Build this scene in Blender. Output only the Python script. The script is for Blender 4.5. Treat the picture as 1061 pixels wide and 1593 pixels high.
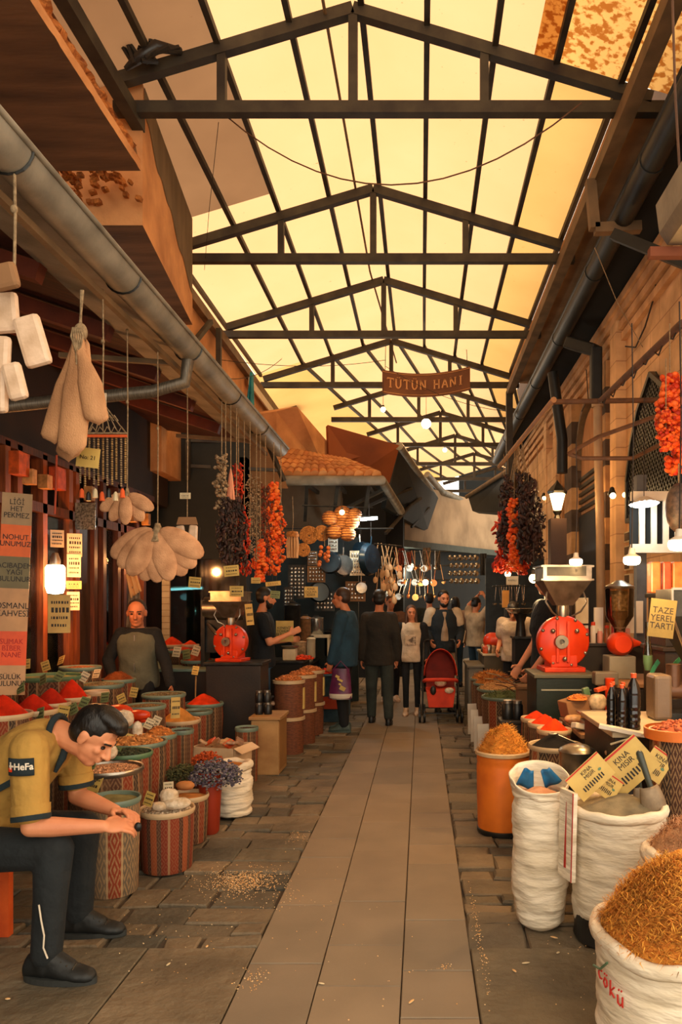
import bpy, bmesh, math, random
from mathutils import Vector, Matrix, noise
V = Vector
PI = math.pi
for _o in list(bpy.data.objects):
    bpy.data.objects.remove(_o)
SC = bpy.context.scene
COL = SC.collection

# ------------------------------------------------------------------ camera
EYE = 1.55
FPX = 1150.0
cam_data = bpy.data.cameras.new('camera')
cam = bpy.data.objects.new('camera', cam_data)
COL.objects.link(cam)
cam.location = (0, 0, EYE)
cam.rotation_euler = (PI / 2, 0, 0)
cam_data.sensor_fit = 'VERTICAL'
cam_data.sensor_height = 36.0
cam_data.lens = FPX / 1593 * 36.0
cam_data.shift_x = -124.5 / 1593
cam_data.shift_y = 143.5 / 1593
cam_data.clip_start = 0.05
cam_data.clip_end = 300
SC.camera = cam

# ------------------------------------------------------------------ world, sky, exposure
SC.view_settings.view_transform = 'Standard'
SC.view_settings.look = 'None'
SC.view_settings.gamma = 1.0
SC.view_settings.exposure = 0.55
SC.view_settings.use_curve_mapping = False
SC.cycles.use_denoising = True
SC.cycles.max_bounces = 7
SC.cycles.diffuse_bounces = 4
SC.cycles.glossy_bounces = 3
SC.cycles.transmission_bounces = 5
SC.cycles.transparent_max_bounces = 8
SC.cycles.sample_clamp_indirect = 6.0
SC.cycles.caustics_reflective = False
SC.cycles.caustics_refractive = False

def s2l(c):
    out = []
    for v in c[:3]:
        v = v / 255.0
        out.append(v / 12.92 if v <= 0.04045 else ((v + 0.055) / 1.055) ** 2.4)
    return (out[0], out[1], out[2], 1.0)

world = bpy.data.worlds.new('market_sky')
SC.world = world
world.use_nodes = True
_wn, _wl = world.node_tree.nodes, world.node_tree.links
_bg = _wn['Background']
_tc = _wn.new('ShaderNodeTexCoord')
_sep = _wn.new('ShaderNodeSeparateXYZ')
_wl.new(_tc.outputs['Generated'], _sep.inputs[0])
_cr = _wn.new('ShaderNodeValToRGB')
_cr.color_ramp.elements[0].position = 0.0
_cr.color_ramp.elements[0].color = (1.0, 0.91, 0.76, 1)
_cr.color_ramp.elements[1].position = 0.55
_cr.color_ramp.elements[1].color = (1.0, 0.86, 0.66, 1)
_wl.new(_sep.outputs['Z'], _cr.inputs[0])
_wl.new(_cr.outputs[0], _bg.inputs[0])
_bg.inputs[1].default_value = 2.1

# ------------------------------------------------------------------ materials
MATS = {}

def _nodes(m):
    return m.node_tree.nodes, m.node_tree.links

def mat(name, rgb, r=0.7, m=0.0, var=0.22, scale=6.0, bump=0.25, bscale=60.0, bdist=0.004, rgb2=None, lo=0.35, hi=0.7, stretch=None, spec=0.4, sheen=0.0):
    """Principled material whose colour wanders between two tones with object space noise, plus a fine bump."""
    if name in MATS:
        return MATS[name]
    mt = bpy.data.materials.new(name)
    mt.use_nodes = True
    n, l = _nodes(mt)
    b = n['Principled BSDF']
    c = s2l(rgb)
    c2 = s2l(rgb2) if rgb2 else tuple(max(0.0, v * (1 - var)) for v in c[:3]) + (1.0,)
    tc = n.new('ShaderNodeTexCoord')
    mp = n.new('ShaderNodeMapping')
    l.new(tc.outputs['Object'], mp.inputs[0])
    if stretch:
        mp.inputs['Scale'].default_value = stretch
    t = n.new('ShaderNodeTexNoise')
    t.inputs['Scale'].default_value = scale
    t.inputs['Detail'].default_value = 5
    l.new(mp.outputs[0], t.inputs['Vector'])
    cr = n.new('ShaderNodeValToRGB')
    cr.color_ramp.elements[0].position = lo
    cr.color_ramp.elements[0].color = c
    cr.color_ramp.elements[1].position = hi
    cr.color_ramp.elements[1].color = c2
    l.new(t.outputs[0], cr.inputs[0])
    l.new(cr.outputs[0], b.inputs['Base Color'])
    b.inputs['Roughness'].default_value = r
    b.inputs['Metallic'].default_value = m
    b.inputs['Specular IOR Level'].default_value = spec
    if sheen:
        b.inputs['Sheen Weight'].default_value = sheen
    if bump:
        t2 = n.new('ShaderNodeTexNoise')
        t2.inputs['Scale'].default_value = bscale
        t2.inputs['Detail'].default_value = 3
        l.new(mp.outputs[0], t2.inputs['Vector'])
        bp = n.new('ShaderNodeBump')
        bp.inputs['Strength'].default_value = bump
        bp.inputs['Distance'].default_value = bdist
        l.new(t2.outputs[0], bp.inputs['Height'])
        l.new(bp.outputs[0], b.inputs['Normal'])
    MATS[name] = mt
    return mt

def emit(name, rgb, strength):
    if name in MATS:
        return MATS[name]
    mt = bpy.data.materials.new(name)
    mt.use_nodes = True
    n, l = _nodes(mt)
    b = n['Principled BSDF']
    b.inputs['Base Color'].default_value = (0.8, 0.75, 0.7, 1)
    b.inputs['Emission Color'].default_value = s2l(rgb)
    b.inputs['Emission Strength'].default_value = strength
    MATS[name] = mt
    return mt

def island_mat(name, rgbs, r=0.85, bump=0.5, bscale=30.0, bdist=0.006, stain=0.35, spec=0.3):
    """every separate piece of the mesh takes its own tone (stones, chillies, pistachios)"""
    if name in MATS:
        return MATS[name]
    mt = bpy.data.materials.new(name)
    mt.use_nodes = True
    n, l = _nodes(mt)
    b = n['Principled BSDF']
    g = n.new('ShaderNodeNewGeometry')
    cr = n.new('ShaderNodeValToRGB')
    e = cr.color_ramp.elements
    while len(e) < len(rgbs):
        e.new(0.5)
    for i, c in enumerate(rgbs):
        e[i].position = i / max(1, len(rgbs) - 1)
        e[i].color = s2l(c)
    l.new(g.outputs['Random Per Island'], cr.inputs[0])
    tc = n.new('ShaderNodeTexCoord')
    t = n.new('ShaderNodeTexNoise')
    t.inputs['Scale'].default_value = 2.6
    t.inputs['Detail'].default_value = 7
    l.new(tc.outputs['Object'], t.inputs['Vector'])
    cr2 = n.new('ShaderNodeValToRGB')
    cr2.color_ramp.elements[0].position = 0.35
    cr2.color_ramp.elements[0].color = (1 - stain,) * 3 + (1,)
    cr2.color_ramp.elements[1].position = 0.66
    cr2.color_ramp.elements[1].color = (1, 1, 1, 1)
    l.new(t.outputs[0], cr2.inputs[0])
    mx = n.new('ShaderNodeMix')
    mx.data_type = 'RGBA'
    mx.blend_type = 'MULTIPLY'
    mx.inputs[0].default_value = 1.0
    l.new(cr.outputs[0], mx.inputs[6])
    l.new(cr2.outputs[0], mx.inputs[7])
    l.new(mx.outputs[2], b.inputs['Base Color'])
    b.inputs['Roughness'].default_value = r
    b.inputs['Specular IOR Level'].default_value = spec
    if bump:
        t2 = n.new('ShaderNodeTexNoise')
        t2.inputs['Scale'].default_value = bscale
        t2.inputs['Detail'].default_value = 6
        l.new(tc.outputs['Object'], t2.inputs['Vector'])
        bp = n.new('ShaderNodeBump')
        bp.inputs['Strength'].default_value = bump
        bp.inputs['Distance'].default_value = bdist
        l.new(t2.outputs[0], bp.inputs['Height'])
        l.new(bp.outputs[0], b.inputs['Normal'])
    MATS[name] = mt
    return mt

def glass(name, rgb, r=0.08, alpha=0.3):
    if name in MATS:
        return MATS[name]
    mt = bpy.data.materials.new(name)
    mt.use_nodes = True
    n, l = _nodes(mt)
    out = n['Material Output']
    n.remove(n['Principled BSDF'])
    tr = n.new('ShaderNodeBsdfTransparent')
    tr.inputs[0].default_value = s2l(rgb)
    gl = n.new('ShaderNodeBsdfGlossy')
    gl.inputs['Roughness'].default_value = r
    fr = n.new('ShaderNodeFresnel')
    ad = n.new('ShaderNodeMath')
    ad.operation = 'ADD'
    ad.inputs[1].default_value = alpha
    l.new(fr.outputs[0], ad.inputs[0])
    mx = n.new('ShaderNodeMixShader')
    l.new(ad.outputs[0], mx.inputs[0])
    l.new(tr.outputs[0], mx.inputs[1])
    l.new(gl.outputs[0], mx.inputs[2])
    l.new(mx.outputs[0], out.inputs[0])
    MATS[name] = mt
    return mt

def wrap_mat(name, stripes, zfreq=9.0, motif=0.6, r=0.85, reps=6.0):
    """striped kilim cloth round a barrel: bands by angle with a woven zigzag and lozenges inside them"""
    if name in MATS:
        return MATS[name]
    mt = bpy.data.materials.new(name)
    mt.use_nodes = True
    n, l = _nodes(mt)
    b = n['Principled BSDF']
    tc = n.new('ShaderNodeTexCoord')
    sp = n.new('ShaderNodeSeparateXYZ')
    l.new(tc.outputs['Object'], sp.inputs[0])
    def M(op, a, b_=None):
        k = n.new('ShaderNodeMath')
        k.operation = op
        for i, x in enumerate((a, b_)):
            if x is None:
                continue
            if isinstance(x, (int, float)):
                k.inputs[i].default_value = x
            else:
                l.new(x, k.inputs[i])
        return k.outputs[0]
    ang = M('ARCTAN2', sp.outputs['Y'], sp.outputs['X'])
    u = M('FRACT', M('MULTIPLY', M('ADD', ang, 3.35), reps / (2 * PI)))
    cr = n.new('ShaderNodeValToRGB')
    cr.color_ramp.interpolation = 'CONSTANT'
    e = cr.color_ramp.elements
    while len(e) < len(stripes):
        e.new(0.5)
    pos = 0.0
    tot = float(sum(s[0] for s in stripes))
    for i, (w, c) in enumerate(stripes):
        e[i].position = pos / tot
        e[i].color = s2l([v_ * .84 for v_ in c])
        pos += w
    l.new(u, cr.inputs[0])
    # lozenges: |fract(z)-.5| + |fract(u*k)-.5| compared to a constant
    zz = M('ABSOLUTE', M('SUBTRACT', M('FRACT', M('MULTIPLY', sp.outputs['Z'], zfreq)), 0.5))
    uu = M('ABSOLUTE', M('SUBTRACT', M('FRACT', M('MULTIPLY', u, 4.0)), 0.5))
    dd = M('ADD', zz, uu)
    band = M('GREATER_THAN', M('FRACT', M('MULTIPLY', dd, 3.0)), 0.55)
    t = n.new('ShaderNodeTexNoise')
    t.inputs['Scale'].default_value = 90
    l.new(tc.outputs['Object'], t.inputs['Vector'])
    f = M('MULTIPLY', band, M('MULTIPLY', t.outputs[0], motif))
    mx = n.new('ShaderNodeMix')
    mx.data_type = 'RGBA'
    l.new(f, mx.inputs[0])
    l.new(cr.outputs[0], mx.inputs[6])
    mx.inputs[7].default_value = s2l((160, 126, 86))
    l.new(mx.outputs[2], b.inputs['Base Color'])
    b.inputs['Roughness'].default_value = r
    b.inputs['Specular IOR Level'].default_value = 0.25
    t2 = n.new('ShaderNodeTexNoise')
    t2.inputs['Scale'].default_value = 180
    l.new(tc.outputs['Object'], t2.inputs['Vector'])
    bp = n.new('ShaderNodeBump')
    bp.inputs['Strength'].default_value = 0.4
    bp.inputs['Distance'].default_value = 0.003
    l.new(t2.outputs[0], bp.inputs['Height'])
    l.new(bp.outputs[0], b.inputs['Normal'])
    MATS[name] = mt
    return mt

def panel_mat(name, rgb, rgb2, dirt=0.0, trans=0.9):
    """translucent roof sheet lit by the sky above it, with optional peeled dirt"""
    mt = bpy.data.materials.new(name)
    mt.use_nodes = True
    n, l = _nodes(mt)
    out = n['Material Output']
    n.remove(n['Principled BSDF'])
    tc = n.new('ShaderNodeTexCoord')
    t = n.new('ShaderNodeTexNoise')
    t.inputs['Scale'].default_value = 0.9
    t.inputs['Detail'].default_value = 6
    l.new(tc.outputs['Object'], t.inputs['Vector'])
    cr = n.new('ShaderNodeValToRGB')
    cr.color_ramp.elements[0].position = 0.3
    cr.color_ramp.elements[0].color = rgb
    cr.color_ramp.elements[1].position = 0.75
    cr.color_ramp.elements[1].color = rgb2
    l.new(t.outputs[0], cr.inputs[0])
    col = cr.outputs[0]
    t3 = n.new('ShaderNodeTexNoise')
    t3.inputs['Scale'].default_value = 16.0 if dirt else 22.0
    t3.inputs['Detail'].default_value = 9
    l.new(tc.outputs['Object'], t3.inputs['Vector'])
    c3 = n.new('ShaderNodeValToRGB')
    c3.color_ramp.elements[0].position = 0.70 - 0.22 * dirt
    c3.color_ramp.elements[0].color = (1, 1, 1, 1)
    c3.color_ramp.elements[1].position = 0.80 - 0.22 * dirt
    c3.color_ramp.elements[1].color = (0.50, 0.29, 0.14, 1)
    l.new(t3.outputs[0], c3.inputs[0])
    mx = n.new('ShaderNodeMix')
    mx.data_type = 'RGBA'
    mx.blend_type = 'MULTIPLY'
    mx.inputs[0].default_value = 1.0
    l.new(col, mx.inputs[6])
    l.new(c3.outputs[0], mx.inputs[7])
    tl = n.new('ShaderNodeBsdfTranslucent')
    df = n.new('ShaderNodeBsdfDiffuse')
    l.new(mx.outputs[2], tl.inputs[0])
    df.inputs[0].default_value = s2l((170, 130, 85))
    ms = n.new('ShaderNodeMixShader')
    ms.inputs[0].default_value = 1 - trans
    l.new(tl.outputs[0], ms.inputs[1])
    l.new(df.outputs[0], ms.inputs[2])
    l.new(ms.outputs[0], out.inputs[0])
    MATS[name] = mt
    return mt

# palette
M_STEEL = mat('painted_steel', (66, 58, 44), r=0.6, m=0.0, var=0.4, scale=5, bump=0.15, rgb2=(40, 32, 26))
M_STEEL_LIT = mat('lit_painted_steel', (128, 100, 68), r=0.65, rgb2=(92, 72, 48), scale=4)  # lighter copy of the painted steel, its lit look put into the colour
M_GUTTER = mat('weathered_gutter', (146, 138, 122), r=0.55, m=0.1, rgb2=(104, 98, 86), scale=5)
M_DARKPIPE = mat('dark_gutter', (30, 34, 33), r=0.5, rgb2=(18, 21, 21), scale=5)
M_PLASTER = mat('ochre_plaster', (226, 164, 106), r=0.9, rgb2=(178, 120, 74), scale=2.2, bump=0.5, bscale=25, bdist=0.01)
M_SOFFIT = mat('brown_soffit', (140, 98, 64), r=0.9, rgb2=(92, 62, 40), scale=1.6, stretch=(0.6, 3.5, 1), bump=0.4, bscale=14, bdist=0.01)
M_RAW = mat('raw_broken_concrete', (205, 128, 60), r=0.95, rgb2=(120, 66, 30), scale=14, bump=1.0, bscale=30, bdist=0.03)
M_CREAMWALL = mat('cream_render', (168, 140, 108), r=0.9, rgb2=(130, 106, 80), scale=1.5, bump=0.3)
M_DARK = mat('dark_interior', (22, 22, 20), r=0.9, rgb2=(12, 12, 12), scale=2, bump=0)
M_WOOD = mat('walnut_wood', (92, 46, 26), r=0.5, rgb2=(54, 26, 16), scale=5, stretch=(9, 9, 1), bump=0.2)
M_WOODLT = mat('light_plywood', (176, 136, 84), r=0.6, rgb2=(140, 100, 58), scale=4, stretch=(1, 8, 1.5), bump=0.1)
M_RUSTPANEL = mat('rust_sheet', (150, 78, 34), r=0.7, rgb2=(112, 56, 26), scale=1.4, bump=0.15)
M_ROPE = mat('rope', (160, 134, 100), r=0.95, rgb2=(110, 88, 62), scale=60, bump=0.6, bscale=200)
M_WIRE = mat('dark_wire', (48, 38, 30), r=0.7, bump=0)
M_CARD = mat('price_card_yellow', (206, 172, 92), r=0.5, rgb2=(180, 146, 74), scale=7, bump=0)
M_CARDG = mat('price_card_green', (120, 128, 78), r=0.5, rgb2=(92, 100, 60), scale=7, bump=0)
M_CARDW = mat('price_card_cream', (214, 196, 160), r=0.5, rgb2=(190, 168, 128), scale=7, bump=0)
M_INK = mat('printed_ink', (40, 30, 20), r=0.6, bump=0)
M_INKR = mat('red_ink', (190, 40, 24), r=0.6, bump=0)
M_CLOTHW = mat('white_woven_sack', (236, 222, 198), r=0.75, rgb2=(206, 188, 158), scale=5, bump=0.55, bscale=9, bdist=0.03, stretch=(1, 1, 3.2))
M_METAL = mat('brushed_metal', (170, 160, 145), r=0.32, m=0.9, rgb2=(120, 112, 100), scale=8, bump=0.1)
M_METALD = mat('dark_metal', (62, 60, 56), r=0.4, m=0.7, rgb2=(36, 36, 34), scale=8, bump=0.1)
M_BLACK = mat('black_plastic', (20, 20, 20), r=0.4, bump=0.05)
M_RED = mat('orange_red_enamel', (226, 66, 22), r=0.38, rgb2=(196, 46, 14), scale=5, bump=0.06)
M_WHITE = mat('white_plastic', (226, 214, 194), r=0.5, rgb2=(206, 190, 166), scale=4, bump=0.05)
M_BULB = emit('bulb_glow', (255, 226, 178), 14.0)
M_BULBS = emit('small_bulb_glow', (255, 214, 150), 9.0)
M_TUBE = emit('cool_tube_glow', (225, 240, 240), 7.0)

# ------------------------------------------------------------------ mesh builder
def frame(d):
    d = d.normalized()
    up = V((0, 0, 1)) if abs(d.z) < 0.95 else V((1, 0, 0))
    a = d.cross(up).normalized()
    return a, a.cross(d).normalized()

class MB:
    def __init__(s):
        s.v = []
        s.f = []
    def add(s, vs, fs):
        b = len(s.v)
        s.v += [V(p) for p in vs]
        s.f += [tuple(b + i for i in f) for f in fs]
        return s
    def box(s, c, size, rot=None, taper=1.0):
        hx, hy, hz = size[0] / 2, size[1] / 2, size[2] / 2
        R = rot if rot is not None else Matrix.Identity(3)
        vs = []
        for z, k in ((-hz, 1.0), (hz, taper)):
            for x, y in ((-hx, -hy), (hx, -hy), (hx, hy), (-hx, hy)):
                vs.append(V(c) + R @ V((x * k, y * k, z)))
        return s.add(vs, [(3, 2, 1, 0), (4, 5, 6, 7), (0, 1, 5, 4), (1, 2, 6, 5), (2, 3, 7, 6), (3, 0, 4, 7)])
    def bb(s, x0, x1, y0, y1, z0, z1):
        return s.box(((x0 + x1) / 2, (y0 + y1) / 2, (z0 + z1) / 2), (abs(x1 - x0), abs(y1 - y0), abs(z1 - z0)))
    def bar(s, p0, p1, w, h=None):
        h = h or w
        p0, p1 = V(p0), V(p1)
        d = (p1 - p0)
        a, u = frame(d)
        vs = []
        for p in (p0, p1):
            for i, j in ((-1, -1), (1, -1), (1, 1), (-1, 1)):
                vs.append(p + a * (i * w / 2) + u * (j * h / 2))
        return s.add(vs, [(0, 1, 2, 3), (7, 6, 5, 4), (4, 5, 1, 0), (5, 6, 2, 1), (6, 7, 3, 2), (7, 4, 0, 3)])
    def tube(s, pts, r, n=8, cap=True):
        pts = [V(p) for p in pts]
        rs = r if isinstance(r, (list, tuple)) else [r] * len(pts)
        b = len(s.v)
        a0 = None
        for i, p in enumerate(pts):
            d = (pts[min(i + 1, len(pts) - 1)] - pts[max(i - 1, 0)])
            if d.length < 1e-9:
                d = V((0, 0, 1))
            a, u = frame(d)
            if a0 is not None:
                a = (a0 - d.normalized() * a0.dot(d.normalized()))
                a = a.normalized() if a.length > 1e-6 else frame(d)[0]
                u = a.cross(d.normalized())
            a0 = a
            for k in range(n):
                t = 2 * PI * k / n
                s.v.append(p + (a * math.cos(t) + u * math.sin(t)) * rs[i])
        for i in range(len(pts) - 1):
            for k in range(n):
                k2 = (k + 1) % n
                s.f.append((b + i * n + k, b + i * n + k2, b + (i + 1) * n + k2, b + (i + 1) * n + k))
        if cap:
            s.f.append(tuple(b + k for k in reversed(range(n))))
            s.f.append(tuple(b + (len(pts) - 1) * n + k for k in range(n)))
        return s
    def cap(s, p0, p1, r0, r1, n=12):
        """tapered capsule"""
        p0, p1 = V(p0), V(p1)
        d = p1 - p0
        L = max(d.length, 1e-5)
        dn = d / L
        pts, rs = [], []
        for t in (90, 60, 35, 12):
            a = math.radians(t)
            pts.append(p0 - dn * r0 * math.sin(a)); rs.append(max(r0 * math.cos(a), r0 * 0.03))
        pts.append(p0); rs.append(r0)
        pts.append(p1); rs.append(r1)
        for t in (12, 35, 60, 90):
            a = math.radians(t)
            pts.append(p1 + dn * r1 * math.sin(a)); rs.append(max(r1 * math.cos(a), r1 * 0.03))
        a, u = frame(d if d.length > 1e-6 else V((0, 0, 1)))
        b = len(s.v)
        for p, rr in zip(pts, rs):
            for k in range(n):
                t = 2 * PI * k / n
                s.v.append(p + (a * math.cos(t) + u * math.sin(t)) * rr)
        m = len(pts)
        for i in range(m - 1):
            for k in range(n):
                k2 = (k + 1) % n
                s.f.append((b + i * n + k, b + i * n + k2, b + (i + 1) * n + k2, b + (i + 1) * n + k))
        s.f.append(tuple(b + k for k in reversed(range(n))))
        s.f.append(tuple(b + (m - 1) * n + k for k in range(n)))
        return s
    def ell(s, c, r, R=None, nu=16, nv=10):
        R = R if R is not None else Matrix.Identity(3)
        if isinstance(r, (int, float)):
            r = (r, r, r)
        b = len(s.v)
        c = V(c)
        for i in range(1, nv):
            th = PI * i / nv
            for k in range(nu):
                ph = 2 * PI * k / nu
                s.v.append(c + R @ V((r[0] * math.sin(th) * math.cos(ph), r[1] * math.sin(th) * math.sin(ph), r[2] * math.cos(th))))
        s.v.append(c + R @ V((0, 0, r[2])))
        s.v.append(c + R @ V((0, 0, -r[2])))
        top, bot = b + (nv - 1) * nu, b + (nv - 1) * nu + 1
        for i in range(nv - 2):
            for k in range(nu):
                k2 = (k + 1) % nu
                s.f.append((b + i * nu + k, b + (i + 1) * nu + k, b + (i + 1) * nu + k2, b + i * nu + k2))
        for k in range(nu):
            k2 = (k + 1) % nu
            s.f.append((top, b + k, b + k2))
            s.f.append((bot, b + (nv - 2) * nu + k2, b + (nv - 2) * nu + k))
        return s
    def lathe(s, prof, c=(0, 0, 0), n=32, sx=1.0, sy=1.0, wob=0.0, seed=0, closed=False):
        b = len(s.v)
        c = V(c)
        m = len(prof)
        for i, (r, z) in enumerate(prof):
            for k in range(n):
                t = 2 * PI * k / n
                rr = r
                if wob:
                    q = noise.noise(V((math.cos(t) * 1.5 + seed, math.sin(t) * 1.5, z * 5)))
                    rr = r * (1 + wob * q)
                s.v.append(c + V((rr * sx * math.cos(t), rr * sy * math.sin(t), z)))
        for i in range(m - 1):
            for k in range(n):
                k2 = (k + 1) % n
                s.f.append((b + i * n + k, b + i * n + k2, b + (i + 1) * n + k2, b + (i + 1) * n + k))
        if not closed:
            if prof[0][0] > 1e-4:
                s.f.append(tuple(b + k for k in reversed(range(n))))
            if prof[-1][0] > 1e-4:
                s.f.append(tuple(b + (m - 1) * n + k for k in range(n)))
        return s
    def loft(s, rings, n=20):
        """rings: (centre, right*rx, fwd*ry)"""
        b = len(s.v)
        for c, a, u in rings:
            for k in range(n):
                t = 2 * PI * k / n
                s.v.append(V(c) + V(a) * math.cos(t) + V(u) * math.sin(t))
        m = len(rings)
        for i in range(m - 1):
            for k in range(n):
                k2 = (k + 1) % n
                s.f.append((b + i * n + k, b + i * n + k2, b + (i + 1) * n + k2, b + (i + 1) * n + k))
        s.f.append(tuple(b + k for k in reversed(range(n))))
        s.f.append(tuple(b + (m - 1) * n + k for k in range(n)))
        return s
    def prism(s, poly, off):
        """polygon (3-D points) extruded by the vector off"""
        n = len(poly)
        vs = [V(p) for p in poly] + [V(p) + V(off) for p in poly]
        fs = [tuple(reversed(range(n))), tuple(range(n, 2 * n))]
        for i in range(n):
            j = (i + 1) % n
            fs.append((i, j, n + j, n + i))
        return s.add(vs, fs)
    def grid(s, fn, nu, nv, thick=None):
        b = len(s.v)
        for j in range(nv + 1):
            for i in range(nu + 1):
                s.v.append(V(fn(i / nu, j / nv)))
        for j in range(nv):
            for i in range(nu):
                a = b + j * (nu + 1) + i
                s.f.append((a, a + 1, a + nu + 2, a + nu + 1))
        return s
    def xf(s, M):
        s.v = [M @ p for p in s.v]
        return s
    def merge(s, o):
        return s.add(o.v, o.f)
    def mesh(s, name):
        me = bpy.data.meshes.new(name)
        me.from_pydata([tuple(p) for p in s.v], [], s.f)
        bm = bmesh.new()
        bm.from_mesh(me)
        bmesh.ops.recalc_face_normals(bm, faces=bm.faces)
        bm.to_mesh(me)
        bm.free()
        return me
    def build(s, name, m, parent=None, smooth=False, loc=(0, 0, 0), rot=None, bevel=0.0, voxel=0.0, smoothit=0, label=None, solid=0.0):
        me = s.mesh(name)
        o = bpy.data.objects.new(name, me)
        COL.objects.link(o)
        o.location = loc
        if rot is not None:
            o.rotation_euler = rot
        me.materials.append(m)
        if parent is not None:
            o.parent = parent
        if voxel:
            md = o.modifiers.new('remesh', 'REMESH')
            md.mode = 'VOXEL'
            md.voxel_size = voxel
            if smoothit:
                sm = o.modifiers.new('smooth', 'SMOOTH')
                sm.factor = 0.6
                sm.iterations = smoothit
            bake(o)
            smooth = True
        if solid:
            sd = o.modifiers.new('solid', 'SOLIDIFY')
            sd.thickness = solid
        if bevel:
            bv = o.modifiers.new('bevel', 'BEVEL')
            bv.width = bevel
            bv.segments = 2
            bv.limit_method = 'ANGLE'
        if smooth:
            for p in o.data.polygons:
                p.use_smooth = True
            if smooth != 'all':
                o.data.set_sharp_from_angle(angle=math.radians(50))
        if label:
            o['label'] = label
        return o

def bake(o):
    dg = bpy.context.evaluated_depsgraph_get()
    dg.update()
    ev = o.evaluated_get(dg)
    me = bpy.data.meshes.new_from_object(ev)
    mts = [m for m in o.data.materials]
    o.modifiers.clear()
    old = o.data
    o.data = me
    me.materials.clear()
    for m in mts:
        me.materials.append(m)
    bpy.data.meshes.remove(old)

def thing(name, label, cat, loc=(0, 0, 0), rz=0.0, group=None, rot=None):
    o = bpy.data.objects.new(name, None)
    COL.objects.link(o)
    o.location = loc
    o.rotation_euler = rot if rot is not None else (0, 0, rz)
    o.empty_display_size = 0.05
    return tag(o, label, cat, group)

def tag(o, label, cat, group=None, kind=None):
    o['label'] = label
    o['category'] = cat
    if group:
        o['group'] = group
    if kind:
        o['kind'] = kind
    return o

def struct(o, label=None):
    o['kind'] = 'structure'
    if label:
        o['label'] = label
    return o

def dup(root, loc, rz=0.0, label=None, group=None, scale=None, rot=None):
    r = root.copy()
    COL.objects.link(r)
    r.location = loc
    r.rotation_euler = rot if rot is not None else (0, 0, rz)
    if scale is not None:
        r.scale = (scale,) * 3 if isinstance(scale, (int, float)) else scale
    if label:
        r['label'] = label
    if group:
        r['group'] = group
    for ch in list(root.children):
        c = ch.copy()
        COL.objects.link(c)
        c.parent = r
        for g in list(ch.children):
            d = g.copy()
            COL.objects.link(d)
            d.parent = c
    return r

def P(px, py, d):
    """a pixel of the photograph at depth d, as a point of the place"""
    return V(((px - 655) * d / FPX, d, EYE + (940 - py) * d / FPX))

def text_mesh(txt, size, m, parent, loc, rot, name='lettering', ext=0.002, align='CENTER', bold=0.0):
    cu = bpy.data.curves.new(name, 'FONT')
    cu.body = txt
    cu.size = size
    cu.extrude = ext
    cu.offset = bold
    cu.align_x = align
    cu.align_y = 'CENTER'
    cu.space_line = 0.9
    o = bpy.data.objects.new(name, cu)
    COL.objects.link(o)
    dg = bpy.context.evaluated_depsgraph_get()
    dg.update()
    me = bpy.data.meshes.new_from_object(o.evaluated_get(dg))
    bpy.data.objects.remove(o)
    bpy.data.curves.remove(cu)
    me.materials.clear()
    me.materials.append(m)
    q = bpy.data.objects.new(name, me)
    COL.objects.link(q)
    q.location = loc
    q.rotation_euler = rot
    if parent is not None:
        q.parent = parent
    return q

def nz(x, y=0.0, z=0.0, s=1.0):
    return noise.noise(V((x * s, y * s, z * s)))
# ================================================================== FLOOR
rnd = random.Random(7)

def stone_block(mb, x0, x1, y0, y1, h=0.02, gap=0.006, inset=0.007, tilt=0.003, jit=0.0, sink=0.0):
    x0 += gap; x1 -= gap; y0 += gap; y1 -= gap
    if x1 - x0 < 0.03 or y1 - y0 < 0.03:
        return
    j = lambda: rnd.uniform(-jit, jit)
    c = [(x0 + j(), y0 + j()), (x1 + j(), y0 + j()), (x1 + j(), y1 + j()), (x0 + j(), y1 + j())]
    cx, cy = (x0 + x1) / 2, (y0 + y1) / 2
    tx, ty, dz = rnd.uniform(-tilt, tilt), rnd.uniform(-tilt, tilt), rnd.uniform(-tilt, tilt) - sink
    mid = []
    for i in range(4):
        a, b = c[i], c[(i + 1) % 4]
        mid += [a, ((a[0] + b[0]) / 2 + j() * .5, (a[1] + b[1]) / 2 + j() * .5)]
    vs, n = [], 8
    for k, (ins, z) in enumerate(((0, -0.03), (0, -inset + dz), (inset, dz))):
        for (x, y) in mid:
            L = math.hypot(x - cx, y - cy)
            q = 1 - ins / L
            px, py = cx + (x - cx) * q, cy + (y - cy) * q
            zz = z + (tx * (px - cx) / (x1 - x0) * 2 + ty * (py - cy) / (y1 - y0) * 2 if k else 0)
            vs.append((px, py, zz))
    fs = []
    for r in range(2):
        for i in range(n):
            i2 = (i + 1) % n
            fs.append((r * n + i, r * n + i2, (r + 1) * n + i2, (r + 1) * n + i))
    fs.append(tuple(2 * n + i for i in range(n)))
    mb.add(vs, fs)

M_SLAB = island_mat('path_slabs', [(136, 119, 98), (129, 113, 94), (141, 122, 99), (125, 111, 93)], r=0.72, bump=0.35, bscale=70, bdist=0.003, stain=0.16)
M_COB = island_mat('old_cobbles', [(112, 99, 80), (130, 112, 88), (98, 90, 76), (138, 118, 92), (88, 82, 70), (120, 106, 84)], r=0.7, bump=0.9, bscale=16, bdist=0.02, stain=0.45)
M_MORTAR = mat('dirt_joints', (88, 72, 54), r=0.98, rgb2=(52, 44, 36), scale=7, bump=0.6, bscale=60)

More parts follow.
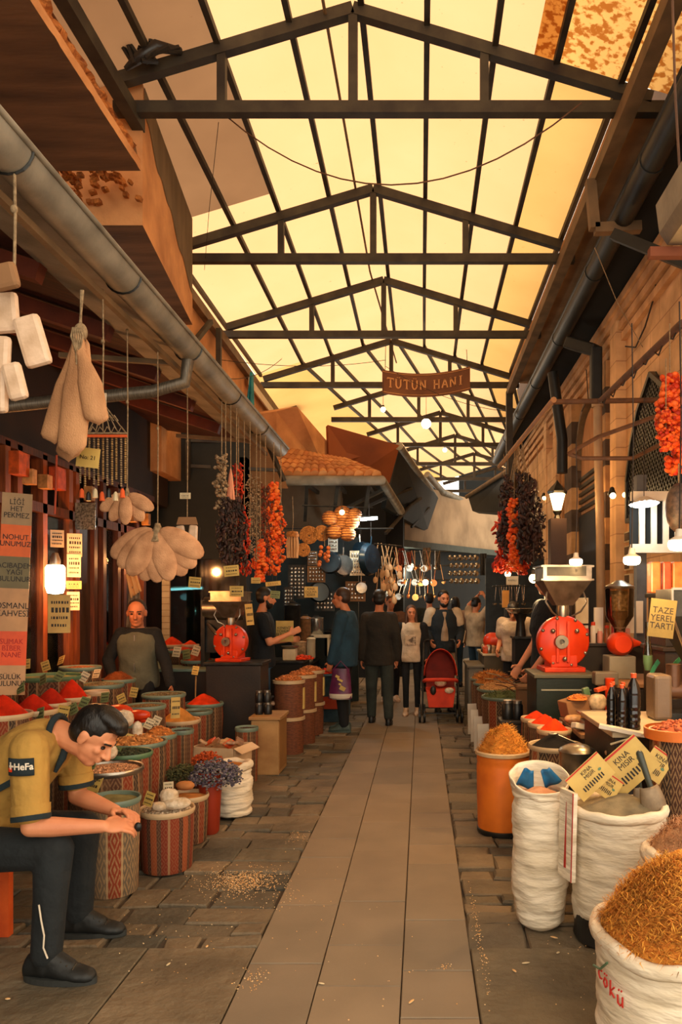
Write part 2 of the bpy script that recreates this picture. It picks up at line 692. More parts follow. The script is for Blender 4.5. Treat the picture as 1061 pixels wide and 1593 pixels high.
g = MB()
g.add([(-8, -3, -.022), (8, -3, -.022), (8, 34, -.022), (-8, 34, -.022)], [(0, 1, 2, 3)])
struct(g.build('floor', M_MORTAR), 'dirt filled joints under the paving')
g = MB()
for (xa, xb, sd) in ((-.742, -.425, 1), (-.425, -.08, 2), (-.08, .22, 3)):
    y = -1.0 + 0.17 * sd
    while y < 18:
        L = rnd.choice((.36, .5, .62, .78))
        stone_block(g, xa, xb, y, y + L, gap=0.0022, inset=0.004, tilt=0.0012)
        y += L
struct(g.build('floor_path_slabs', M_SLAB), 'smooth brown slabs of the central path')
g = MB()
for side in (0, 1):
    xa, xb = ((-4.2, -.742) if side == 0 else (.22, 3.0))
    y = -1.0
    while y < 14:
        if y < 2.82:
            h = .62
        else:
            h = rnd.choice((.13, .17, .2, .24))
        x = xa
        while x < xb - 0.02:
            w = (rnd.uniform(.7, 1.2) if y < 2.82 else rnd.uniform(.16, .42))
            if xb - (x + w) < .12:
                w = xb - x
            smooth_ = y < 2.82
            stone_block(g, x, min(x + w, xb), y, y + h, gap=0.004 if smooth_ else rnd.uniform(.002, .008), inset=0.005 if smooth_ else rnd.uniform(.006, .013),
                        tilt=0.001 if smooth_ else 0.007, jit=0 if smooth_ else 0.012, sink=0 if smooth_ else rnd.uniform(0, .008))
            x += w
        y += h
struct(g.build('floor_cobbles', M_COB), 'worn uneven cobbles either side of the path')
g = MB()
y = 14
while y < 30:
    x = -3
    while x < 9:
        stone_block(g, x, x + .6, y, y + .5, gap=.004, inset=.005)
        x += .6
    y += .5
struct(g.build('floor_far_paving', M_SLAB), 'paving far down the alley')
# spilled crumbs
M_CRUMB = island_mat('crumbs', [(236, 196, 140), (214, 160, 96), (240, 214, 170)], bump=0, stain=0)
g = MB()
for (cx, cy, sx, sy, n) in ((-1.0, 4.15, .2, .2, 1100), (-.83, 4.9, .06, .2, 60), (-.78, 3.9, .16, .2, 60), (-.7, 3.05, .07, .1, 60), (.27, 3.4, .02, .5, 130), (.1, 3.15, .05, .04, 20), (-.47, 3.6, .3, .6, 30), (.8, 3.3, .25, .5, 50), (-1.15, 3.6, .3, .4, 60), (-.1, 3.0, .3, .5, 20)):
    for i in range(n):
        x, y = rnd.gauss(cx, sx * .55), rnd.gauss(cy, sy * .55)
        s = rnd.uniform(.0016, .0046)
        g.box((x, y, s * .3 + .001), (s * rnd.uniform(.8, 1.7), s, s * .6), Matrix.Rotation(rnd.uniform(0, 3), 3, 'Z'))
tag(g.build('spilled_crumbs', M_CRUMB), 'pale crumbs and husks spilled over the paving in small drifts', 'crumbs', kind='stuff')
# litter, one by one
for i, (px, py) in enumerate(((12, 1556), (262, 1502), (862, 1460), (868, 1484), (800, 1512), (818, 1500), (322, 1474), (500, 1532), (640, 1560))):
    d = EYE * FPX / (py - 940)
    p = P(px, py, d)
    b = MB().ell((0, 0, 0), (.011 + .004 * (i % 3), .006, .003), nu=8, nv=5)
    o = b.build('litter_scrap', M_CARDW if i % 2 else M_CRUMB, smooth=True, loc=(p.x, p.y, .006), rot=(0, 0, i * 1.3))
    tag(o, ['small pale litter scrap lying by the bottom left corner', 'tiny white scrap on the cobbles right of the black shoe', 'pale scrap on dark stones left of the lettered sack', 'pale scrap next to the drum of the middle sack', 'small scrap on the cobbles right of the path edge', 'tan scrap beside the path edge stones', 'tiny scrap on cobbles beyond the black shoe', 'tiny scrap in the middle of the path', 'pale fleck near the front of the path'][i], 'litter', group='litter scraps on the paving')

# ================================================================== ROOF
AP = 6.5
EAVE_S = 0.30
NODES = [(1.05, -.57), (3.63, -.57), (6.2, -.57), (8.82, -.57), (11.3, -.57), (13.9, -.56), (16.5, -.05), (19.1, .50), (21.7, 1.0), (24.3, 1.75), (26.9, 2.7)]
def roofz(off):
    return AP + .03 - EAVE_S * abs(off)
PURL = [-3.0, -1.67, -1.13, -.53, .07, .62, 1.19, 1.70, 2.25]
PURL = [-2.45, -1.67, -1.13, -.53, .07, .62, 1.19, 1.70, 2.24]
panel_day = panel_mat('roof_sheet_cream', (0.60, 0.375, 0.205, 1), (0.57, 0.340, 0.170, 1))
panel_side = panel_mat('roof_sheet_amber', (0.50, 0.27, 0.09, 1), (0.58, 0.33, 0.12, 1))
panel_dirty = panel_mat('roof_sheet_peeling', (0.62, 0.36, 0.12, 1), (0.50, 0.24, 0.07, 1), dirt=1.0)
M_OPAQ = mat('dull_roof_board', (176, 138, 108), r=0.85, rgb2=(128, 94, 70), scale=2.0, bump=0.2)
M_OPAQ2 = mat('brown_roof_board', (150, 108, 70), r=0.85, rgb2=(118, 82, 52), scale=1.2, bump=0.2)
xs = [-2.45, -1.67, -1.13, -.53, 0.0, .07, .62, 1.19, 1.70, 2.24]
strips = [(-2.5, -1.67), (-1.67, -1.13), (-1.13, -.53), (-.53, .0), (0, .07), (.07, .62), (.62, 1.19), (1.19, 1.70), (1.70, 2.28)]
def panel_seg(a, b, o0, o1, zoff=.09):
    (da, ca), (db, cb) = a, b
    return [(ca + o0, da, roofz(o0) + zoff), (ca + o1, da, roofz(o1) + zoff), (cb + o1, db, roofz(o1) + zoff), (cb + o0, db, roofz(o0) + zoff)]
k = 0
roof_groups = {}
for i in range(len(NODES) - 1):
    a, b = NODES[i], NODES[i + 1]
    for (o0, o1) in strips:
        lo0 = o0
        if o0 == -2.5 and a[0] >= 8.8:
            lo0 = -2.55 if a[0] < 13 else -3.6
        key = 'cream'
        if b[0] < 9 and o1 <= -1.13:
            key = 'lit_boards'
        elif b[0] < 6.5 and (o0 >= 1.70):
            key = 'dirty'
        elif o0 >= 1.70:
            key = 'amber'
        elif o1 <= -1.67 and a[0] > 13:
            key = 'amber'
        a2, b2 = a, b
        if o0 == 1.70 and b[0] < 6.5:
            o1 = 2.9
        if key == 'lit_boards' and b[0] > 8:
            t = 2.3 / 2.62
            b2 = (a[0] + t * (b[0] - a[0]), a[1])
            roof_groups.setdefault('cream', []).append(panel_seg(b2, b, lo0, o1))
        roof_groups.setdefault(key, []).append(panel_seg(a2, b2, lo0, o1))
for key, quads in roof_groups.items():
    g = MB()
    for q in quads:
        g.add(q, [(0, 1, 2, 3)])
    mt = {'cream': panel_day, 'amber': panel_side, 'dirty': panel_dirty, 'lit_boards': panel_mat('roof_board_dull', (0.215, 0.118, 0.062, 1), (0.135, 0.072, 0.038, 1), trans=.75)}[key]  # the dull boards are made translucent so that they look brighter
    o = g.build('roof_' + {'cream': 'sheets', 'amber': 'edge_sheets', 'dirty': 'peeling_sheets', 'lit_boards': 'dull_boards'}[key], mt)
    struct(o, {'cream': 'glowing cream translucent roof sheets', 'amber': 'amber translucent sheets along the roof edges', 'dirty': 'stained peeling roof sheets at the upper right', 'lit_boards': 'dull pinkish boards at the upper left of the roof'}[key])
# dirt band on the near right
g = MB()
for (a, b) in ((NODES[0], NODES[1]), (NODES[1], NODES[2])):
    g.add(panel_seg(a, b, 1.52, 1.71, .086), [(0, 1, 2, 3)])
struct(g.build('roof_dirt_band', panel_dirty), 'strip of peeled dirt along a roof sheet')

# purlins, each its own
for j, off in enumerate(PURL):
    g = MB()
    for i in range(len(NODES) - 1):
        a, b = NODES[i], NODES[i + 1]
        if off <= -2.4 and a[0] > 13:
            continue
        w = .05
        g.bar((a[1] + off, a[0], roofz(off) + .055), (b[1] + off, b[0], roofz(off) + .055), w, .06)
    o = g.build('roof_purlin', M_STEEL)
    tag(o, ['long roof purlin along the far left edge of the boards', 'roof purlin second from the left, over the dull boards', 'roof purlin third from the left', 'roof purlin just left of the ridge', 'roof purlin just right of the ridge', 'roof purlin second right of the ridge', 'roof purlin third right of the ridge', 'roof purlin beside the right edge beam', 'outermost right roof purlin above the side ceiling'][j], 'beam', 'steel purlins under the roof sheets')
g = MB()
g.tube([(-.78, .5, 6.5), (-.8, 6, 6.47), (-.76, 11, 6.5), (-.5, 15, 6.45)], .014, 6)
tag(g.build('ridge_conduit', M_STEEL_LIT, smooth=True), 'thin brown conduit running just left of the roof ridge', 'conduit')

# trusses
def truss(i, d, cx, L, R, label):
    t = thing('roof_truss', label, 'truss', (cx, d, 5.62), group='steel roof trusses across the alley')
    b = 5.67 - 5.62
    w = .085
    for s, ext in ((-1, L), (1, R)):
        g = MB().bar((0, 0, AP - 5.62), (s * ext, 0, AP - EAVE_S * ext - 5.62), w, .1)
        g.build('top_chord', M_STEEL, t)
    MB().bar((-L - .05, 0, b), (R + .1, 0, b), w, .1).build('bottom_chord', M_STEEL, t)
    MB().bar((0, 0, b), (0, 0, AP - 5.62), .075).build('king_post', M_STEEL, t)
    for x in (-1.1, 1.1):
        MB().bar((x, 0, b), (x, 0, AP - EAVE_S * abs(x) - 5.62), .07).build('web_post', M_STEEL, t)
    return t
TL = ['nearest roof truss, spanning the top of the view', 'second roof truss from the front, left end at the plaster box', 'third roof truss from the front', 'fourth roof truss from the front, just before the hanging sign', 'fifth roof truss, seen below the hanging sign', 'sixth roof truss, behind the white globe lamp', 'seventh roof truss, deep in the alley', 'eighth roof truss, deep in the alley before the bend', 'ninth roof truss, almost at the end of the roof', 'last roof truss at the far end of the alley']
for i, (d, cx) in enumerate(NODES[2:]):
    L = 1.95 if i == 0 else (2.2 if i == 1 else (2.4 if i < 4 else 1.9))
    R = 2.5 if i == 0 else 2.3
    t = truss(i, d, cx, L, R, TL[i])
    if i == 0:
        t.location.z += 0.03

# edge beams
def polybar(name, pts, w, h, m, label, cat='beam', group=None):
    g = MB()
    for a, b in zip(pts, pts[1:]):
        g.bar(a, b, w, h)
    return tag(g.build(name, m), label, cat, group)
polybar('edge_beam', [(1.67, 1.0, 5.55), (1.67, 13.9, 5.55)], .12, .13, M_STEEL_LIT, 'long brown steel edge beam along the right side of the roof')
polybar('edge_beam', [(-2.42, .8, 5.66), (-2.42, 6.35, 5.66)], .1, .12, M_STEEL, 'steel edge beam beside the broken balcony slab')
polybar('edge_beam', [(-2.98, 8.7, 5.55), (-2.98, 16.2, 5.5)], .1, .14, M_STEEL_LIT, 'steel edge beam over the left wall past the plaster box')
polybar('steel_post', [(1.66, 13.9, 0), (1.66, 13.9, 5.55)], .12, .12, M_STEEL, 'tall dark steel post where the right edge beam ends', 'post')
polybar('steel_post', [(1.5, 13.2, 0), (1.5, 13.2, 3.6)], .05, .05, M_STEEL, 'thin dark post beside the tall one, behind the dark pepper strings', 'post')
# kinked frame at the right
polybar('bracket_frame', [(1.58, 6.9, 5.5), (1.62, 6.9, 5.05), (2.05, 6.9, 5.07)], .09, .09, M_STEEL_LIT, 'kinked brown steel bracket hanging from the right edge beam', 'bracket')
g = MB().tube([(-2.0, 6.15, 6.15), (-2.15, 6.0, 6.08), (-2.3, 6.02, 6.0), (-2.42, 6.05, 5.93)], [.03, .05, .045, .02], 8)
for i in range(10):
    g.tube([(-2.0 - .04 * i, 6.05 + rnd.uniform(-.06, .06), 6.12 - .02 * i + rnd.uniform(-.05, .05)), (-2.15 - .03 * i, 6.0, 6.05 + rnd.uniform(-.1, .1))], .02, 5)
tag(g.build('plastic_wrapping', mat('grimy_plastic', (46, 40, 34), r=0.35), smooth=True), 'grimy crumpled plastic tied where the nearest truss meets the left beam', 'plastic')

# ================================================================== LEFT UPPER STRUCTURES
# balcony slab with a broken edge
g = MB()
n = 60
prof_t = []
for i in range(n + 1):
    y = 0.6 + (5.45 - .6) * i / n
    prof_t.append(y)
def slab_fn(u, v):
    y = .6 + 5.2 * u
    # v: 0 bottom edge, 1 top edge
    x = -2.2 + .0 * v
    if v > .45:
        x -= .03 + .05 * abs(nz(y, v * 3, 0, 9)) + .05 * nz(y * 3, v, 2, 4)
    return (x + .012 * nz(y, v, 5, 8), y, 4.95 + .20 * v)
g.grid(slab_fn, 110, 8)
g.add([(-2.2, .6, 4.95), (-2.2, 5.8, 4.95), (-5, 5.8, 4.95), (-5, .6, 4.95), (-2.24, .6, 5.15), (-2.24, 5.8, 5.15), (-5, 5.8, 5.15), (-5, .6, 5.15)],
      [(0, 1, 2, 3), (7, 6, 5, 4), (1, 2, 6, 5)])
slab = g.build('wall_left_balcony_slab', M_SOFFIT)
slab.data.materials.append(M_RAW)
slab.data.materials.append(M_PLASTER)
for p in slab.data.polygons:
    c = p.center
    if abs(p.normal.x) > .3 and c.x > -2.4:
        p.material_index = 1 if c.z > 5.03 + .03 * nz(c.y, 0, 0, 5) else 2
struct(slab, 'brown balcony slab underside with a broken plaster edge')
# plaster box
def boxverts(p):
    return p
A0, A1 = (-2.38, 6.32), (-2.65, 8.57)
g = MB()
zb, zt = 4.79, 6.0
vs = [(A0[0], A0[1], zb), (A1[0], A1[1], zb), (-5, 8.7, zb), (-5, 6.32, zb), (A0[0], A0[1], zt), (A1[0], A1[1], zt), (-5, 8.7, zt), (-5, 6.32, zt)]
g.add(vs, [(0, 1, 2, 3), (4, 5, 6, 7), (0, 1, 5, 4), (1, 2, 6, 5), (2, 3, 7, 6), (3, 0, 4, 7)])
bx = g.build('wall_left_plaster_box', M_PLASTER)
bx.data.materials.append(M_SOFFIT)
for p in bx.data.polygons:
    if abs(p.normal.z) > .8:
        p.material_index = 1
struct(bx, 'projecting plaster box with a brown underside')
g = MB()
for i in range(120):
    x, z = rnd.uniform(-3.6, -2.36), rnd.uniform(4.95, 5.15)
    g.box((x, rnd.uniform(5.8, 6.3), z), (rnd.uniform(.02, .06), .05, rnd.uniform(.02, .04)), Matrix.Rotation(rnd.uniform(-.5, .5), 3, 'Y'))
struct(g.build('wall_left_rubble_joint', M_RAW), 'broken rubble between slab and box')
# grey cement run on the box side
g = MB()
def run_fn(u, v):
    y = 6.36 + 2.18 * u
    t = (y - 6.32) / 2.25
    x = A0[0] + (A1[0] - A0[0]) * t + .006
    zlow = 5.75 - .62 * u + .10 * nz(u, 0, 0, 7)
    return (x, y, zlow + (6.0 - zlow) * v)
g.grid(run_fn, 30, 2)
struct(g.build('wall_left_cement_patch', mat('grey_cement', (128, 106, 76), r=.9, rgb2=(96, 80, 56), scale=4, stretch=(1, 1, .3))), 'grey cement smeared over the box side')
# wall behind, upper left
g = MB()
g.bb(-3.6, -3.02, 8.6, 15.5, 3.1, 5.62)
struct(g.build('wall_left_upper', M_PLASTER), 'ochre wall above the left stalls')
g = MB()
g.bb(-5.2, -4.6, -.5, 7.8, 2.6, 7)
g.bb(-5.2, -2.6, -1.2, -.9, 0, 7)
struct(g.build('wall_left_behind', M_PLASTER), 'plaster wall behind the balcony')
polybar('strut', [(-2.9, 10.2, 5.45), (-2.93, 9.3, 4.75)], .06, .06, M_STEEL, 'slanting steel strut under the left edge beam', 'strut')
polybar('strut', [(-2.9, 10.6, 5.5), (-2.9, 10.6, 3.2)], .07, .07, M_STEEL, 'upright steel strut on the left ochre wall', 'strut')
# teal cloth
g = MB()
def cl(u, v):
    return (-3.0 + .02 * v + .22 * u * (1 - v * .85) + .14 * v, 12.3 + .05 * math.sin(u * 14), 5.45 - (1 - v) * 1.1 - .05)
g.grid(cl, 16, 6)
tag(g.build('teal_cloth', mat('teal_fabric', (44, 150, 168), r=.8, rgb2=(30, 110, 130), scale=9), smooth=True, solid=.01), 'teal cloth hanging under the left edge beam', 'cloth')
# pale gap of sky seen beside the beam: added strip, its brightness painted white
g = MB().bar((-2.93, 12.6, 5.36), (-2.93, 14.6, 5.34), .03, .14)
tag(g.build('sky_gap_strip', M_WHITE), 'bright white strip standing in for the sky gap beside the teal cloth', 'sky gap')

# canopy on the left gutter end (small lean-to)
t = thing('lean_to_canopy', 'small lean-to canopy with brown cover at the end of the left gutter', 'canopy', (-2.4, 9.6, 3.4))
g = MB()
g.add([(-.55, -.4, .62), (.30, -.4, .62), (.12, 0.9, .80), (-.6, .9, .80), (-.55, -.4, .59), (.30, -.4, .59), (.12, .9, .77), (-.6, .9, .77)],
      [(0, 1, 2, 3), (7, 6, 5, 4), (4, 5, 1, 0), (5, 6, 2, 1)])
g.build('cover', M_PLASTER, t)
g = MB()
g.bar((.30, -.4, .6), (.62, .0, -.25), .05)
g.bar((-.5, -.4, .6), (-.5, -.4, -.3), .05)
g.bar((.3, -.4, .6), (-.5, -.4, .6), .05)
g.bar((.45, -.2, .2), (-.5, -.35, .2), .04)
g.bar((.58, -.05, -.12), (-.5, -.35, -.12), .04)
g.build('frame', M_STEEL, t)
MB().add([(-.5, .2, .6), (.3, .2, .6), (.62, .3, -.3), (-.5, .3, -.3)], [(0, 1, 2, 3)]).build('back_board', M_OPAQ2, t)
# tan boxes behind
g = MB()
g.prism([P(430, 640, 12.2), P(462, 632, 12.2), P(512, 690, 13.4), P(512, 745, 13.4), P(430, 745, 12.2)], (-.6, .3, 0))
struct(g.build('wall_left_parapet', M_PLASTER), 'tan parapet block above the tiled roof')

# tiled roof with front gutter
T0, T1 = P(415, 742, 10.9), P(592, 742, 10.9)
ridge_l, ridge_r = P(452, 705, 12.3), P(540, 720, 12.3)
tr = thing('tiled_roof', 'small clay tiled roof over the cookware stall', 'roof', (T0.x, T0.y, T0.z))
base = V(T0)
TR = P(622, 790, 13.9)
g = MB()
nt = 13
M_TILE = island_mat('clay_tiles', [(206, 138, 78), (188, 116, 62), (220, 158, 96), (170, 104, 58)], bump=.4, bscale=30, stain=.3)
for i in range(nt):
    for j in range(5):
        u0, v0 = i / nt, j / 5
        def Q(u, v):
            a = T0.lerp(T1, u)
            b_ = ridge_l.lerp(ridge_r, u)
            return a.lerp(b_, v)
        p0, p1 = Q((i + .5) / nt, v0 - .03), Q((i + .5) / nt, v0 + .24)
        p0 = p0 + V((rnd.uniform(-.01, .01), 0, .035 - .004 * j)); p1 = p1 + V((0, 0, .02))
        g.tube([p0 - base, p1 - base], [.075, .06], 8)
g.build('tiles', M_TILE, tr, smooth=True)
g = MB().prism([T0 - base, T1 - base, ridge_r - base, ridge_l - base], (0, 0, -.05))
g.build('deck', M_OPAQ2, tr)
g = MB().prism([T1 - base, TR - base, (ridge_r - base) + V((.1, 1.2, .1)), ridge_r - base], (0, 0, -.04))
g.build('side_deck', M_DARKPIPE, tr)
g = MB()
g.tube([T0 - base + V((-.25, -.04, -.06)), T1 - base + V((.02, -.04, -.06)), TR - base + V((0.02, 0, -.06))], .075, 10)
g.build('gutter', M_GUTTER, tr, smooth=True)
g = MB()
for u in (0.35, .62, .9):
    p = T0.lerp(T1, u) - base
    g.bar(p + V((0, .05, -.08)), p + V((-.15, .8, -.55)), .05)
    g.bar(p + V((0, .1, -.1)), p + V((0, 1.2, -.05)), .05)
g.bar(P(600, 760, 11.6) - base, P(520, 800, 12.3) - base, .05)
g.bar(P(610, 770, 12.6) - base, P(450, 845, 12.3) - base, .05)
g.build('bracing', M_STEEL, tr)
# wall under it
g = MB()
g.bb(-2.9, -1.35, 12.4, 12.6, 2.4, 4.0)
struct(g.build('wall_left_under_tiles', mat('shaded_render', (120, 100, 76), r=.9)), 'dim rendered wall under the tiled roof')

# rust brown roof sheet (second)
rp = thing('rust_roof', 'rust brown sheet roof past the tiled roof with dark overhang', 'roof', (0, 0, 0))
q = [P(510, 661, 13.2), P(622, 693, 13.6), P(606, 752, 13.9), P(560, 735, 13.6), P(512, 722, 13.2)]
MB().prism(q, (-.05, .12, .0)).build('sheet', M_RUSTPANEL, rp)
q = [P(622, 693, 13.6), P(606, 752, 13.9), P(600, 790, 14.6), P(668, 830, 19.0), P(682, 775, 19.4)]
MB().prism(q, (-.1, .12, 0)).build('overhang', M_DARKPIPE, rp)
MB().tube([P(621, 694, 13.6), P(640, 722, 15.0), P(676, 772, 19.3)], .08, 8).build('gutter', M_GUTTER, rp, smooth=True)
g = MB()
for a, b in (((600, 775, 14.5), (640, 760, 15.5)), ((618, 800, 15.5), (655, 775, 16.5)), ((640, 820, 17), (668, 790, 18)), ((600, 830, 14), (640, 785, 16))):
    g.bar(P(*a), P(*b), .05)
g.build('bracing', M_STEEL, rp)
rp = thing('far_roof', 'far dark eave with grey gutter curving right at the bend', 'roof', (0, 0, 0))
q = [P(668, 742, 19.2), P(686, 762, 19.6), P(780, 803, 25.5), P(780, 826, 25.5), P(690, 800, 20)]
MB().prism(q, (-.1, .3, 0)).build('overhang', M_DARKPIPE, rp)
MB().tube([P(664, 738, 18.9), P(688, 765, 19.6), P(784, 805, 25.5)], .09, 8).build('gutter', M_GUTTER, rp, smooth=True)
g = MB()
for x in range(650, 780, 26):
    d = 19 + (x - 650) * .05
    g.bar(P(x - 18, 838, d - .3), P(x + 14, 792, d + .2), .05)
g.build('bracing', M_STEEL, rp)
# cream wall band of the bend
g = MB()
pts = [(608, 800, 16.5), (640, 792, 17.5), (690, 800, 19.8), (784, 818, 24.0)]
lowr = [(608, 842, 16.5), (640, 846, 17.5), (690, 851, 19.8), (784, 861, 24.0)]
for i in range(3):
    a, b = P(*pts[i]), P(*pts[i + 1])
    c, d_ = P(*lowr[i + 1]), P(*lowr[i])
    g.prism([a + V((0, 0, .6)), b + V((0, 0, .6)), c, d_], (-.1, .3, 0))
struct(g.build('wall_far_band', M_CREAMWALL), 'cream wall band at the bend of the alley')
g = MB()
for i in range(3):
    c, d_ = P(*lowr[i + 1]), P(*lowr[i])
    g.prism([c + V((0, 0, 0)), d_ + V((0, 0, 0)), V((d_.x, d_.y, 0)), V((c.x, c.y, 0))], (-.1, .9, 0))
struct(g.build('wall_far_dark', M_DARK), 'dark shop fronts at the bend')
g = MB()
for i in range(3):
    c, d_ = P(*lowr[i + 1]) + V((0, -.3, -.05)), P(*lowr[i]) + V((0, -.3, -.05))
    g.bar(d_, c, .3, .16)
struct(g.build('trim_1', mat('grey_green_beam', (70, 74, 66), r=.8)), 'grey beam under the cream band')
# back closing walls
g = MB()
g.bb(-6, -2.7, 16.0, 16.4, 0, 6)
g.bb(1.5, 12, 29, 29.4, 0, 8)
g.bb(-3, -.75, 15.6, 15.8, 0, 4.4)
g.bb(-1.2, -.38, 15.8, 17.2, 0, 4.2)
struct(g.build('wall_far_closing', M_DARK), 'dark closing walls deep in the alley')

# right far eave block
rp = thing('corner_eave', 'dark eave of the right building at the far bend', 'roof', (0, 0, 0))
q = [P(728, 772, 18.6), P(800, 726, 14.8), P(800, 800, 15.2), P(735, 795, 18.6)]
MB().prism(q, (.2, .5, 0)).build('overhang', M_DARKPIPE, rp)
MB().tube([P(726, 773, 18.6), P(798, 727, 14.8)], .05, 8).build('gutter', M_STEEL_LIT, rp, smooth=True)

# ================================================================== LEFT EAVE (gutter over the near stalls)
GX, GZ = -1.45, 3.15
t = thing('long_gutter', 'long grey metal gutter over the left stalls', 'gutter', (GX, 0, GZ))
g = MB()
y0, y1 = .8, 7.6
n = 14
for i in range(n):
    a = PI + PI * i / (n - 1)
for seg in range(1):
    vs, fs = [], []
    ring = []
    for k_ in range(13):
        a = PI * (1.0 + k_ / 12.0)
        ring.append((.085 * math.cos(a), .085 * math.sin(a)))
    for k_ in range(12, -1, -1):
        a = PI * (1.0 + k_ / 12.0)
        ring.append((.079 * math.cos(a), .079 * math.sin(a)))
    m_ = len(ring)
    for yy in (y0, y1):
        for (x, z) in ring:
            vs.append((x, yy, z))
    for i in range(m_):
        j = (i + 1) % m_
        fs.append((i, j, m_ + j, m_ + i))
    fs.append(tuple(range(m_))); fs.append(tuple(range(m_, 2 * m_)))
    g.add(vs, fs)
g.tube([(.088, y0, .0), (.088, y1, 0)], .012, 8)
g.build('trough', M_GUTTER, t, smooth=True)
for yy in [1.6, 2.6, 3.6, 4.6, 5.6, 6.6]:
    MB().tube([(.088 * math.cos(PI * (1 + q / 10)), yy, .088 * math.sin(PI * (1 + q / 10))) for q in range(11)], .006, 5).build('strap', M_METALD, t)
t = thing('hanging_rail', 'brown rail under the left gutter where goods hang', 'rail', (GX - .1, 0, GZ - .1))
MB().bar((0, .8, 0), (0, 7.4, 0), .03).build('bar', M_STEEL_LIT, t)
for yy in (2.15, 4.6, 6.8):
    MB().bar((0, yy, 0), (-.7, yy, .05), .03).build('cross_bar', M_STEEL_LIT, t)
# soffit sheet metal + rafters + shop roof
g = MB()
g.prism([(-1.53, .5, 3.13), (-1.85, .5, 3.2), (-1.85, 7.5, 3.2), (-1.53, 7.5, 3.13)], (0, 0, .02))
struct(g.build('ceiling_left_flashing', M_GUTTER), 'grey sheet flashing behind the left gutter')
g = MB()
g.prism([(-1.84, .0, 3.22), (-3.4, .0, 3.75), (-3.4, 9.2, 3.75), (-1.84, 7.6, 3.22)], (0, 0, .05))
struct(g.build('ceiling_left_boards', mat('dark_red_boards', (84, 40, 22), r=.7, rgb2=(46, 24, 14), scale=3, stretch=(1, 8, 1))), 'dark wooden roof boards over the left stalls')
rl = 0
for yy in (1.2, 2.0, 2.8, 3.6, 4.4, 5.2, 6.0, 6.8):
    g = MB().bar((-1.85, yy, 3.16), (-3.3, yy, 3.64), .07, .09)
    o = g.build('rafter', mat('red_rafter', (120, 52, 26), r=.6, rgb2=(80, 34, 18), scale=4))
    tag(o, 'dark red wooden rafter under the left shop roof', 'rafter', 'rafters over the left stalls')

# ================================================================== LEFT SHOPFRONT
g = MB()
g.bb(-3.6, -3.15, -.9, 9.2, 2.75, 3.8)
g.bb(-3.6, -3.3, -.9, 9.2, 0, .5)
g.bb(-4.6, -4.4, -.9, 9.3, 0, 3.8)
struct(g.build('wall_left', mat('dark_panelled_wall', (52, 34, 24), r=.7, rgb2=(30, 22, 18), scale=2)), 'dark shopfront wall on the left')
# wooden frames: door posts
M_DOORW = mat('polished_door_wood', (150, 78, 40), r=.35, rgb2=(98, 46, 24), scale=5, stretch=(9, 9, .8))
posts = [4.7, 5.25, 5.55, 5.72, 6.1, 6.55, 6.68, 7.05, 7.25, 7.6, 7.75, 8.1, 8.3]
for i, yy in enumerate(posts):
    g = MB().bb(-3.2, -3.1, yy - .035, yy + .035, .0, 2.78)
    struct(g.build('door_frame_%d' % (i + 1), M_DOORW if yy < 7 else M_WOOD), 'wooden door post of the left shopfront')
g = MB()
g.bb(-3.2, -3.1, 4.6, 8.6, 2.3, 2.38)
g.bb(-3.2, -3.1, 4.6, 8.6, 2.74, 2.8)
struct(g.build('trim_2', M_WOOD), 'wooden transom rails over the left shop doors')
# transom goods boxes (orange / cream packs above the doors)
cols = [(220, 90, 30), (214, 150, 84), (200, 80, 40), (190, 130, 70), (208, 160, 100)]
for i, (px, py, w, h, c, d) in enumerate(((30, 722, 26, 36, 0, 5.5), (46, 742, 12, 24, 1, 5.6), (68, 750, 14, 22, 1, 6.0), (86, 745, 22, 34, 2, 6.2), (118, 768, 10, 22, 1, 6.8), (170, 793, 8, 18, 1, 7.6), (184, 800, 13, 24, 3, 7.8), (204, 800, 10, 20, 4, 8.0), (215, 808, 8, 18, 3, 8.2))):
    p = P(px, py, d)
    s = d / FPX
    pk = mat('pack_tone_%d' % c, cols[c], r=.5, rgb2=tuple(int(v * .7) for v in cols[c]), scale=20)
    o = MB().box((0, 0, 0), (.08, w * s * 1.2, h * s)).build('carton', pk, loc=(max(p.x, -3.05) if p.x > -3.0 else -3.05, d, p.z), bevel=.004)
    tag(o, ['bright orange carton above the first shop door', 'small tan carton beside the bright orange one', 'tan carton above the second shop door', 'reddish carton above the shop doors, behind the rope', 'small tan carton left of the mirror plate', 'narrow tan carton under the bead hanging', 'tan carton under the bead hanging tassels', 'cream carton right of the tassels', 'last brown carton above the shop doors'][i], 'carton', 'cartons above the left shop doors')
# glowing lamp inside and warm interior shelves
g = MB().bb(-4.38, -4.3, 4.5, 9.0, .3, 2.7)
struct(g.build('wall_left_inner', mat('warm_shop_wall', (120, 70, 34), r=.8, rgb2=(70, 40, 20), scale=3)), 'warm inner wall of the left shop')
